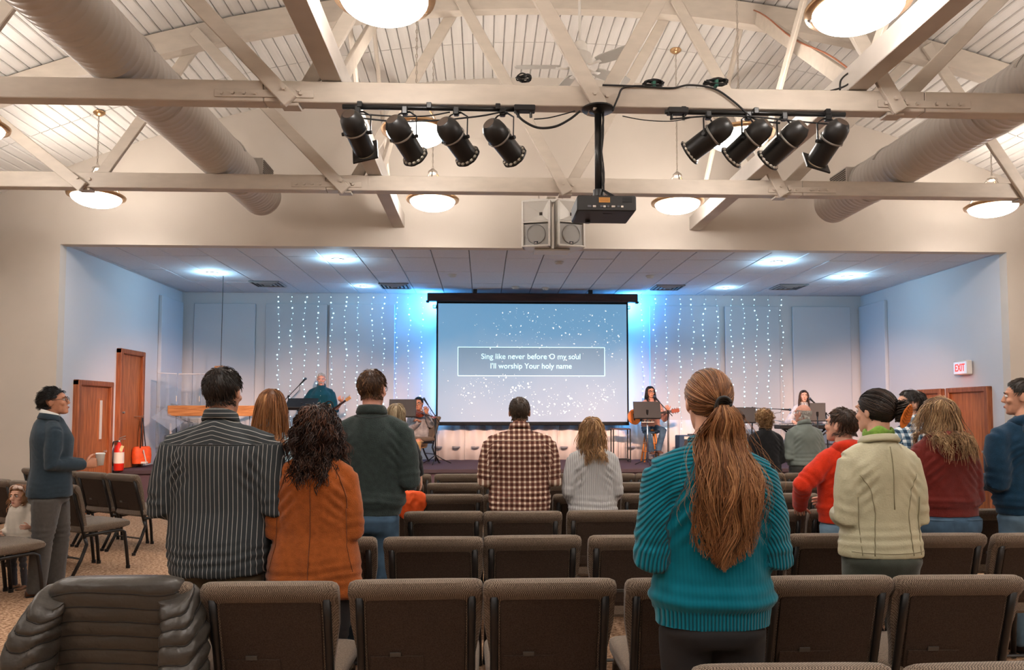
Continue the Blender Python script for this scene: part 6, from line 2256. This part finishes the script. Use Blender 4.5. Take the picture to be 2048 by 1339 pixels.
beard(f, H_white, 200, .018, 5, True, False)
gb = at(655, 826, Y-.30)
guitar('cream bass guitar held by the player in dark teal', frame(gb, at(706, 790, Y-.62)-gb, (0, 1, 0)), 'bass', .70)

# violinist on a chair
Y = 14.15
Lc = loc_of(838, 794, Y, SZ)
rz = PI-.25
lw = lambda p: to_local(p, Lc, rz)
seat = at(838, 794, Y).z-SZ-.485*1.72
f = Figure('violinist seated on stage in light grey jumper and khaki trousers', 838, 794, Y, rz, h=1.72, base_z=SZ, seat=seat, sh=.22, el=.25, hem=seat+.02, hemw=.19, waist=.19, chest=.2, depth=.14, head=(-.1, .1, .05),
           legs={sd: (Vector((sd*.09, .02, seat)), Vector((sd*.13, .42, seat+.02)), Vector((sd*.13, .44, .075))) for sd in (-1, 1)},
           arms={-1: (lw(at(862, 850, Y-.1)), lw(at(853, 826, Y-.33))), 1: (lw(at(818, 860, Y-.08)), lw(at(838, 842, Y-.32)))})
f.grip[-1] = (Vector((.1, .2, 1)), Vector((.6, -.6, .2)), .8); f.grip[1] = (Vector((.3, .5, .2)), Vector((0, 0, -1)), .7)
f.body(S_tan, H_black)
M_vg = cloth('mottled grey knit', (166, 164, 166), .25, 14)
f.top('jumper', M_vg, voxel=.014, wr=.007, puff=1.15, seed=22).collar(M_vg, 'crew', 'neckband').trousers(cloth('khaki cotton', (184, 146, 98)), voxel=.013, hw=.175, depth=.12).shoes()
f.hair(H_black, n=700, L=.04, lift=.014, r=.002, steps=5, comb=(0, -.4, 0), grav=.1, seed=23, crown=(0, .05, .11))
f.glasses(M_blackmat)
vb = at(836, 824, Y-.20)
guitar('brown violin tucked under the seated violinist chin', frame(vb, at(864, 832, Y-.55)-vb, (.1, .6, -1)), 'violin', .6)
MB_b = MB().tube([at(822, 836, Y-.42), at(858, 812, Y-.46)], .004, 5)
tag(MB_b.build('violin_bow', mat('bow wood', (96, 50, 30), .4)), 'thin violin bow held across the violin', 'violin bow')
ch = put_chair(0, 0, 0, 'brown upholstered chair under the violinist on stage')
ch.location = (Lc.x+.23, Y+.10, SZ); ch.rotation_euler = (0, 0, math.radians(118))
c0 = Vector((Lc.x, Y, 0)); ch.location = (c0.x+.30, c0.y+.06, SZ)

# guitarist on a stool
Y = 14.25
Lc = loc_of(1300, 772, Y, SZ)
rz = PI+.05
lw = lambda p: to_local(p, Lc, rz)
H_ = 1.66
seat = at(1300, 772, Y).z-SZ-.485*H_
f = Figure('guitarist seated on a tall stool in dusty pink top and jeans', 1300, 772, Y, rz, h=H_, base_z=SZ, seat=seat, sh=.215, el=.26, hem=seat+.03, hemw=.185, waist=.18, chest=.185, depth=.125, female=True, head=(-.05, 0, .1),
           legs={-1: (Vector((-.09, .02, seat+.01)), Vector((-.15, .36, seat-.04)), Vector((-.06, .30, seat-.40))), 1: (Vector((.09, .02, seat+.01)), Vector((.16, .33, seat-.06)), Vector((.05, .26, seat-.42)))},
           arms={-1: (lw(at(1330, 838, Y-.05)), lw(at(1335, 822, Y-.30))), 1: (lw(at(1266, 826, Y-.08)), lw(at(1290, 838, Y-.30)))})
f.grip[-1] = (Vector((.2, .4, .6)), Vector((0, -.8, .4)), .9); f.grip[1] = (Vector((-.9, .2, -.2)), Vector((0, -1, 0)), .5)
f.body(S_warm, H_black)
M_pk = cloth('dusty pink jersey', (206, 150, 132), .08, 12)
f.top('top', M_pk, voxel=.014, wr=.006, puff=1.1, seed=23).collar(M_pk, 'crew', 'neckband').trousers(M_jean, hw=.17, depth=.115, voxel=.013).shoes(mat('brown boot', (92, 62, 48), .6))
f.hair(H_black, n=900, L=.27, lift=.022, r=.0022, steps=15, grav=.5, clump=.35, seed=24, part=.0, hcb=.4)
f.glasses(M_blackmat)
gb = at(1278, 832, Y-.30)
guitar('amber acoustic guitar played by the seated guitarist', frame(gb, at(1349, 821, Y-.36)-gb, (0, 1, 0)), 'acoustic', .86)
st_ = thing('bar_stool', 'tall honey wood stool under the guitarist', 'stool', (Lc.x, Lc.y+.02, SZ))
MB().lathe([(.001, seat-.06), (.15, seat-.06), (.165, seat-.045), (.16, seat-.025), (.001, seat-.02)], 26).build('seat', M_stool, st_, True)
for q in range(4):
    a = q*PI/2+PI/4
    MB().tube([(.10*math.cos(a), .10*math.sin(a), seat-.05), (.21*math.cos(a), .21*math.sin(a), 0)], [.018, .016], 10).build('leg', M_stool, st_, True)
for z, rr in ((.2, .185), (.36, .158)):
    for q in range(4):
        a, b_ = q*PI/2+PI/4, (q+1)*PI/2+PI/4
        MB().tube([(rr*math.cos(a), rr*math.sin(a), z), (rr*math.cos(b_), rr*math.sin(b_), z)], .010, 8).build('rung', M_stool, st_, True)

# keyboard player
Y = 14.35
Lc = loc_of(1607, 780, Y, SZ)
rz = PI-.1
H_ = 1.66
seat = at(1607, 780, Y).z-SZ-.485*H_
lw = lambda p: to_local(p, Lc, rz)
f = Figure('keyboard player on stage in pale blouse with long dark hair', 1607, 780, Y, rz, h=H_, base_z=SZ, seat=seat, sh=.21, el=.25, hem=seat+.02, hemw=.18, waist=.175, chest=.18, depth=.12, female=True, head=(-.05, 0, -.15),
           legs={sd: (Vector((sd*.09, .02, seat)), Vector((sd*.12, .26, seat-.02)), Vector((sd*.12, .20, .075))) for sd in (-1, 1)},
           arms={-1: (lw(at(1640, 845, Y-.05)), lw(at(1628, 842, Y-.32))), 1: (lw(at(1575, 845, Y-.05)), lw(at(1586, 842, Y-.32)))})
for sd in (-1, 1): f.grip[sd] = (Vector((0, 1, -.2)), Vector((0, 0, -1)), .3)
f.body(S_fair, H_dark)
M_bl = cloth('pale blouse', (214, 210, 212), .08, 12)
f.top('blouse', M_bl, voxel=.014, wr=.006, puff=1.15, seed=24).collar(M_bl, 'crew', 'neckband').trousers(cloth('navy cotton', (48, 50, 60)), hw=.16, depth=.11, voxel=.014).shoes()
f.hair(hairmat('long dark brown hair', (26, 18, 14), (60, 42, 34), (120, 92, 76)), n=1000, L=.38, lift=.02, r=.0022, steps=18, grav=.55, clump=.35, seed=25, part=.0)
bn = thing('keyboard_bench', 'black padded bench under the keyboard player', 'bench', (Lc.x, Lc.y+.05, SZ))
MB().cbox((0, 0, seat-.09), (.6, .32, .07), .02).build('cushion', M_blackmat, bn)
for sx in (-.24, .24):
    MB().tube([(sx, -.15, .01), (sx, .15, seat-.12)], .014, 8).build('leg', M_black, bn)
    MB().tube([(sx, .15, .01), (sx, -.15, seat-.12)], .014, 8).build('leg', M_black, bn)
kc = at(1612, 853, Y-.42)
kb = thing('keyboard', 'black electronic keyboard in front of the pale blouse player', 'keyboard', (kc.x, Y-.45, kc.z))
MB().cbox((0, 0, 0), (1.15, .30, .075), .012).build('case', M_blackmat, kb)
MB().cbox((0, .07, .038), (1.02, .13, .012), .003).build('white_keys', mat('ivory keys', (232, 230, 224), .3), kb)
for q in range(24):
    MB().cbox((-.48+q*.041, .095, .05), (.014, .075, .012), .002).build('black_key', M_black, kb)
m = MB()
for q in range(9): m.cyl((-.4+q*.1, -.08, .03), (-.4+q*.1, -.08, .05), .012, seg=8)
m.build('knobs', M_chrome, kb)
ks = thing('keyboard_stand', 'black crossed stand under the keyboard', 'stand', (kc.x, Y-.45, SZ))
hz_ = kc.z-SZ-.04
for yy in (-.09, .09):
    MB().tube([(-.4, yy, .015), (.4, yy, hz_-.01)], .015, 8).build('cross_tube', M_black, ks)
    MB().tube([(.4, yy+.03, .015), (-.4, yy+.03, hz_-.01)], .015, 8).build('cross_tube', M_black, ks)
for sx in (-.4, .4):
    MB().tube([(sx, -.18, hz_-.01), (sx, .18, hz_-.01)], .012, 8).build('arm', M_black, ks)
    MB().tube([(sx, -.2, .015), (sx, .2, .015)], .012, 8).build('foot', M_black, ks)

music_stand(604, 805, 60, 18, 13.55, 'black music stand in front of the bass player, desk nearly flat', tilt=-1.0)
music_stand(805, 815, 54, 34, 13.45, 'black music stand in front of the violinist', tilt=-.25, rz=-.05)
music_stand(1294, 819, 55, 33, 13.35, 'black music stand in front of the guitarist with pale pole', tilt=-.25, paper=True)
music_stand(1487, 829, 48, 30, 13.5, 'black music stand between guitarist and keyboard, beside the ponytail', tilt=-.25, rz=-.25)
music_stand(1635, 823, 30, 36, 13.55, 'black music stand in front of the keyboard player', tilt=-.15, rz=-.5)
def floor_pt(px, Y): 
    p = at(px, 800, Y); return Vector((p.x, Y, SZ))
mic_stand(floor_pt(572, 13.9), at(577, 792, 13.9), at(611, 757, 14.0), 'black boom microphone stand beside the bass player')
mic_stand(floor_pt(872, 13.75), at(871, 832, 13.75), at(848, 797, 13.85), 'black boom microphone stand beside the violinist, in front of the screen edge')
mic_stand(floor_pt(1335, 13.6), at(1336, 822, 13.6), at(1309, 793, 13.7), 'black boom microphone stand beside the guitarist', 'round')
mic_stand(floor_pt(1655, 13.75), at(1652, 826, 13.75), at(1620, 797, 13.85), 'black boom microphone stand beside the keyboard player')
mic_stand(floor_pt(1500, 14.3), at(1505, 815, 14.3), at(1580, 819, 14.1), 'black stand with long level boom over the percussion')

# small open-frame table
tp = at(1240, 857, 14.3)
tt = thing('side_table', 'small dark open-frame side table next to the guitarist', 'table', (tp.x, 14.25, SZ))
hw_ = 18/1480*14.3
zt = tp.z-SZ
MB().cbox((0, 0, zt), (2*hw_, .3, .022), .004).build('table_top', mat('walnut top', (78, 44, 34), .5), tt)
for sx in (-1, 1):
    for sy in (-1, 1):
        MB().cbox((sx*(hw_-.012), sy*.135, zt/2), (.022, .022, zt), .003).build('leg', M_black, tt)
    MB().cbox((sx*(hw_-.012), 0, .05), (.02, .27, .02), .003).build('rail', M_black, tt)
for sy in (-1, 1): MB().cbox((0, sy*.135, .05), (2*hw_-.03, .02, .02), .003).build('rail', M_black, tt)

# amplifier, percussion between guitarist and keyboard
pa = at(1385, 873, 14.0)
am = thing('guitar_amplifier', 'blue and black amplifier cabinet behind the ponytail', 'amplifier', (pa.x, 14.0, SZ))
MB().cbox((0, 0, .27), (.6, .3, .5), .015).build('cabinet', mat('dark blue tolex', (34, 60, 88), .6), am)
MB().box((0.04, -.152, .24), (.48, .006, .38)).build('grille_cloth', mat('amp grille', (64, 58, 56), .9), am)
MB().box((0.04, -.153, .475), (.48, .006, .05)).build('control_strip', M_white, am)
MB().cbox((0, 0, .535), (.2, .03, .02), .008).build('handle', M_black, am)
MB().cbox((0, 0, .012), (.56, .26, .024), .004).build('foot_rail', M_black, am)
def drum(loc, r, h, label, colr, legs=True, rot=None):
    t = thing('drum', label, 'drum', loc, group='drums on stage')
    if rot: t.rotation_euler = rot
    MB().lathe([(r, 0), (r, h)], 28).build('shell', mat(f'drum shell {colr}', colr, .3), t, True)
    MB().lathe([(.001, h), (r, h), (r+.008, h+.004), (r+.01, h-.02), (r, h-.022)], 28).build('batter_head', mat('drum head', (236, 232, 224), .5), t, SM)
    MB().lathe([(r, .02), (r+.01, .02), (r+.01, -.004), (r, 0), (.001, 0)], 28).build('lower_hoop', M_chrome, t, SM)
    for q in range(6):
        a = q*PI/3
        MB().cyl(((r+.012)*math.cos(a), (r+.012)*math.sin(a), .02), ((r+.012)*math.cos(a), (r+.012)*math.sin(a), h-.01), .006, seg=6).build('tension_rod', M_chrome, t)
    if legs:
        for q in range(3):
            a = q*2*PI/3
            MB().tube([(0, 0, 0), (r*1.1*math.cos(a), r*1.1*math.sin(a), -loc[2]+SZ+.005)], .01, 6).build('stand_leg', M_chrome, t)
    return t
def cymbal(px, py, Y, r, label, tilt=.25):
    p = at(px, py, Y)
    t = thing('cymbal', label, 'cymbal', (p.x, Y, SZ), group='cymbals on stands')
    z = p.z-SZ
    R = Matrix.Translation((0, 0, z)) @ Matrix.Rotation(tilt, 4, 'Y')
    MB().lathe([(.001, .03), (.03, .022), (.04, .008), (r, -.012), (r, -.016), (.04, .003), (.001, .02)], 30, R).build('plate', mat('bronze', (190, 150, 90), .25, metal=.9), t, True)
    MB().tube([(0, 0, .1), (0, 0, z+.02)], .011, 8).build('pole', M_chrome, t, True)
    for q in range(3):
        a = q*2*PI/3
        MB().tube([(0, 0, .3), (.25*math.cos(a), .25*math.sin(a), .01)], .009, 6).build('leg', M_chrome, t)
p = at(1525, 862, 14.4); drum((p.x, 14.4, p.z-.18), .2, .2, 'chrome percussion drum behind the curly blond person', (150, 150, 154))
p = at(1478, 866, 14.45); drum((p.x, 14.45, p.z-.2), .18, .22, 'dark percussion drum beside the ponytail', (60, 62, 70))

# drum kit behind clear shield, stage left end
p = at(400, 835, 14.6); drum((p.x, 14.6, p.z-.30), .22, .3, 'white tom drum under the hanging cross bar', (220, 216, 208))
p = at(448, 850, 14.55); drum((p.x, 14.55, p.z-.3), .2, .26, 'white tom drum hidden behind the striped shirt', (220, 216, 208))
p = at(425, 900, 14.7); t_ = drum((p.x, 14.6, SZ+.29), .28, .4, 'white bass drum lying on its side behind the cross', (220, 216, 208), False, (PI/2, 0, 0)); t_.location = (p.x+.75, 14.9, SZ+.3)
cymbal(362, 815, 14.3, .2, 'bronze cymbal tilted behind the clear drum shield', .5)
cymbal(500, 818, 14.4, .22, 'bronze cymbal by the far end of the cross bar', -.25)
def hardware(px, pts, label):
    t = thing('drum_hardware', label, 'drum stand', floor_pt(px, 14.2), group='chrome drum hardware')
    b0 = floor_pt(px, 14.2)
    for (a, b_) in pts:
        MB().tube([at(*a, 14.2)-b0, at(*b_, 14.2)-b0], .011, 7).build('tube', M_black, t, True)
hardware(345, [((355, 930), (352, 830)), ((340, 832), (385, 845)), ((385, 848), (382, 930)), ((318, 898), (352, 898)), ((322, 930), (330, 870)), ((352, 868), (316, 925))], 'black drum rack tubes behind the clear shield')
for (xa, xb, ya, yb, lab) in ((312, 352, 13.3, 13.62, 'clear acrylic drum shield panel nearest the tall door'), (354, 398, 13.64, 13.66, 'clear acrylic drum shield panel behind the cross'), (400, 444, 13.66, 13.64, 'clear acrylic drum shield panel behind the striped shirt')):
    a, b_ = at(xa, 850, ya), at(xb, 850, yb)
    t = thing('drum_shield', lab, 'drum shield', ((a.x+b_.x)/2, (ya+yb)/2, SZ), math.atan2(yb-ya, b_.x-a.x), group='clear drum shield panels')
    L = (Vector((b_.x, yb))-Vector((a.x, ya))).length
    MB().box((0, 0, .83), (L-.01, .006, 1.64)).build('acrylic_sheet', M_glass, t)
    for z in (.012, 1.65): MB().cbox((0, 0, z), (L-.01, .014, .018), .003).build('edge_strip', mat('clear edge', (214, 210, 212), .2, alpha=.8), t)
    for z in (.4, 1.2): MB().cyl((L/2-.005, 0, z-.05), (L/2-.005, 0, z+.05), .008, seg=8).build('hinge', M_white, t)
# tilted clear lectern / deck
cl_ = thing('acrylic_lectern', 'tilted clear acrylic lectern beside the orange bag', 'lectern', floor_pt(337, 13.1))
pl_ = at(337, 838, 13.1)
MB().cbox((0, 0, pl_.z-SZ), (.42, .012, .34), .002, Matrix.Rotation(.6, 3, 'Y') @ Matrix.Rotation(-.9, 3, 'X')).build('desk', mat('tinted acrylic', (150, 160, 176), .5, alpha=.3), cl_)
MB().cbox((.05, 0, (pl_.z-SZ)/2-.03), (.03, .03, pl_.z-SZ-.08), .003).build('post', MAT['clear edge'], cl_)
MB().cbox((.05, 0, .012), (.3, .3, .024), .004).build('base', MAT['clear edge'], cl_)

# wooden cross hung on a wire
Yx = 13.25
ca, cb, cm = at(338, 821, Yx), at(517, 821, Yx), at(437, 731, Yx)
cr = thing('wooden_cross', 'hanging light wooden cross on a thin dark wire', 'cross', (cm.x, Yx, ca.z))
MB().cbox(((ca.x+cb.x)/2-cm.x, -.02, 0), (cb.x-ca.x, .10, .185), .008).build('cross_bar', M_oak, cr)
MB().cbox((0, .06, (cm.z-ca.z)-1.0), (.17, .08, 2.0), .008).build('upright', wood('upright oak', (150, 96, 52), (196, 140, 88), stretch=(14, 14, 1)), cr)
MB().cyl((.02, .06, cm.z-ca.z), (.03, .06, OPZ-ca.z+.02), .006, seg=6).build('wire', M_black, cr)
MB().tube([(-.05, .06, cm.z-ca.z-.02), (0, .06, cm.z-ca.z+.02), (.05, .06, cm.z-ca.z-.02)], .006, 6).build('hook', M_nickel, cr)

# fire extinguisher and orange bag by the tall door
ep = Vector((OPL+.13, 12.42, .62))
fe = thing('fire_extinguisher', 'red fire extinguisher standing at the stage edge beside the doors', 'fire extinguisher', ep)
MB().lathe([(.001, 0), (.07, 0), (.078, .015), (.078, .34), (.06, .40), (.03, .43), (.025, .46), (.001, .46)], 24).build('cylinder', mat('extinguisher red', (206, 40, 26), .3), fe, True)
MB().lathe([(.0795, .12), (.0795, .30)], 24).build('label_band', mat('white label', (224, 212, 200), .6), fe, True)
MB().cyl((0, 0, .45), (0, 0, .50), .02, seg=10).build('valve', M_nickel, fe, True)
for q in (0, 1): MB().tube([(0, 0, .49+.03*q), (.05, -.03, .51+.03*q), (.13, -.07, .52+.045*q)], .010, 7).build('lever', M_nickel, fe, True)
MB().tube([(-.02, 0, .48), (-.08, -.02, .47), (-.11, -.03, .36), (-.10, -.02, .15), (-.08, -.02, .08)], .012, 8).build('hose', M_blackmat, fe, True)
MB().box((.07, -.06, .36), (.05, .004, .1), Matrix.Rotation(.3, 3, 'Y')).build('inspection_tag', mat('cream tag', (226, 214, 160), .7), fe)
bp_ = at(283, 838, 13.0)
bg = thing('orange_bag', 'orange and white bag hanging by black straps beside the tall door', 'bag', (OPL+.18, 13.12, SZ))
z0 = .02
R = []
for z, hw, hd in ((.06, .12, .05), (.07, .16, .075), (.2, .17, .085), (.32, .16, .075), (.36, .14, .05), (.365, .10, .02)):
    R.append(sring(Vector((0, 0, z)), Vector((hw*.55, hw*.8, 0)), Vector((-.05, .035, 0))*(hd/.06), 22, 3))
loft(MB(), R).build('pouch', mat('orange nylon', (224, 84, 30), .6, var=.15, scale=14), bg, SM)
MB().box((.085, -.07, .2), (.012, .02, .24), Matrix.Rotation(.5, 3, 'X')).build('reflective_stripe', mat('silver tape', (226, 222, 216), .4), bg)
MB().cbox((.07, -.05, .085), (.09, .1, .04), .01).build('white_trim', M_white, bg)
for q in (-1, 1):
    MB().tube([(.02, q*.10, .34), (.01, q*.055, .6), (0, q*.012, .86)], .016, 6, flat=(1.2, .35)).build('strap', M_blackmat, bg, True)
MB().tube([(-.16, 0, .88), (0, 0, .88), (.02, 0, .9)], .010, 6).build('hook', M_nickel, bg)

# boxes at the stage edge
for px, py, sz_, lab in ((1592, 945, (.16, .12, .11), 'small cream cardboard box on the stage edge'), (1600, 934, (.22, .18, .08), 'low white carton behind the small cream box on stage')):
    p = at(px, py, 12.7 if sz_[2] > .1 else 12.95)
    t = thing('cardboard_box', lab, 'box', (p.x, p.y, SZ), group='boxes on the stage edge')
    MB().cbox((0, 0, sz_[2]/2), sz_, .004).build('carton', mat('cream card', (222, 204, 176), .8), t)
    for q in (-1, 1): MB().cbox((q*sz_[0]*.25, 0, sz_[2]+.004), (sz_[0]*.48, sz_[1], .006), .001, Matrix.Rotation(-q*.1, 3, 'Y')).build('flap', MAT['cream card'], t)

# ================================================================== things on the chairs
# quilted coat over the leftmost chair of the nearest row
cx_, cy_ = -2.5*CW, ROWY[1]
M_coat = mat('grey nylon quilt', (66, 62, 57), .34, var=.08, scale=10, bump=.15, bscale=60, spec=.45)
coat = thing('quilted_coat', 'dark grey quilted puffer coat draped over the leftmost near chair', 'coat', (cx_-.03, cy_, 0))
M_stitch = mat('coat seam', (26, 24, 22), .7)
def quilt(prof, nseg, per, amp, nm, seed, skew=0, stitch_dir=None):
    """prof: (s, centre, ax, ay): lofted tube with puffed quilting along s"""
    S = np.array([p[0] for p in prof])
    tot = S[-1]-S[0]
    n = int(tot/.008)
    rings = []
    for i in range(n+1):
        s_ = S[0]+tot*i/n
        c = Vector([np.interp(s_, S, [p[1][k] for p in prof]) for k in range(3)])
        ax = Vector([np.interp(s_, S, [p[2][k] for p in prof]) for k in range(3)])
        ay = Vector([np.interp(s_, S, [p[3][k] for p in prof]) for k in range(3)])
        ring = []
        for k in range(nseg):
            a = 2*PI*k/nseg
            ca, sa = math.cos(a), math.sin(a)
            d = ax*math.copysign(abs(ca)**(2/3.0), ca)+ay*math.copysign(abs(sa)**(2/3.0), sa)
            ph = (s_+skew*ca+.012*math.sin(3*a+seed))/per
            puff = abs(math.sin(PI*ph))**.42
            nrm = d.normalized()
            p_ = c+d
            wq = noise.noise(Vector((p_.x*16+p_.z*9+seed, p_.y*9, p_.z*26-p_.x*16)))*.5+noise.noise(Vector((p_.x*45+p_.z*30, seed+p_.y*20, p_.z*34-p_.x*30)))*.28
            ring.append(p_+nrm*(amp*(puff-.6)+.013*wq*(.3+puff*.7)))
        rings.append(ring)
    o = loft(MB(), rings).build(nm, M_coat, coat, True)
    k0 = int(math.ceil(S[0]/per))+1
    while k0*per < S[0]+tot-.01:                # stitched seams in the grooves
        pts = []
        for k in range(nseg):
            a = 2*PI*k/nseg
            s_ = k0*per-skew*math.cos(a)-.012*math.sin(3*a+seed)
            i = min(max((s_-S[0])/tot*n, 0), n-1.001); j = int(i)
            pts.append(rings[j][k].lerp(rings[j+1][k], i-j))
        MB().tube(pts+[pts[0]], .0028, 5, cap=False).build('stitch_line', M_stitch, o, True)
        k0 += 1
    return o
prof = []
for z, hw, hd in ((.905, .20, .035), (.89, .245, .062), (.86, .262, .075), (.78, .275, .08), (.6, .285, .082), (.4, .295, .085), (.22, .30, .085)):
    prof.append((.905-z, (0, lean(z)*.9+.02, z), (hw, 0, 0), (0, hd, 0)))
quilt(prof, 128, .058, .013, 'coat_body', 1.0, .006)
for sd in (-1, 1):
    dx = .335 if sd < 0 else .30
    prof = [(0, (sd*.205, .01, .845), (0, .05, .03), (sd*.03, 0, 0)), (.05, (sd*.245, -.005, .82), (0, .07, .03), (sd*.055, 0, .03)),
            (.2, (sd*.285, -.035, .70), (.02, .08, 0), (sd*.065, 0, .015)), (.4, (sd*(dx-.01), -.06, .50), (.02, .085, 0), (sd*.075, 0, .012)), (.62, (sd*dx, -.055, .28), (.02, .075, 0), (sd*.065, 0, .01))]
    quilt(prof, 64, .07, .015, 'sleeve', 3.0+sd, .03)
# orange garment on a chair further forward
c0 = at(820, 985, ROWY[4])
og = MB()
R = []
for z, hw, hd in ((.905, .05, .03), (.895, .10, .05), (.86, .13, .065), (.80, .135, .07), (.74, .12, .07), (.68, .09, .06), (.66, .04, .03)):
    R.append(sring(Vector((0, lean(z)+.02, z)), X_*hw, Y_*hd, 24, 2.6))
loft(og, R)
V, N, F = remesh_np(og, .010, 3)
V = V+N*((1-2*np.abs(vnoise(V*np.array([22, 22, 9.]))))*.012+vnoise(V*40)*.004)[:, None]
o_ = link('orange_jacket', mesh_np('orange_jacket', V, F, [mat('orange fabric', (226, 84, 26), .8, var=.1, scale=20)], True), None, (c0.x, ROWY[4], 0))
tag(o_, 'crumpled bright orange jacket hung over a chair back beyond the green jumper', 'jacket')
# paper on the near angled chair
pp = at(14, 1070, 6.2)
bl = MB().cbox((0, 0, .008), (.22, .15, .006), .001).build('paper_sheet', mat('white paper', (232, 228, 222), .7), None, False, (-4.32, 6.62, .503), (0, 0, .5))
tag(bl, 'white paper sheet lying on the angled chair at the frame edge', 'paper')

bpy.data.scenes.remove(_tmp)
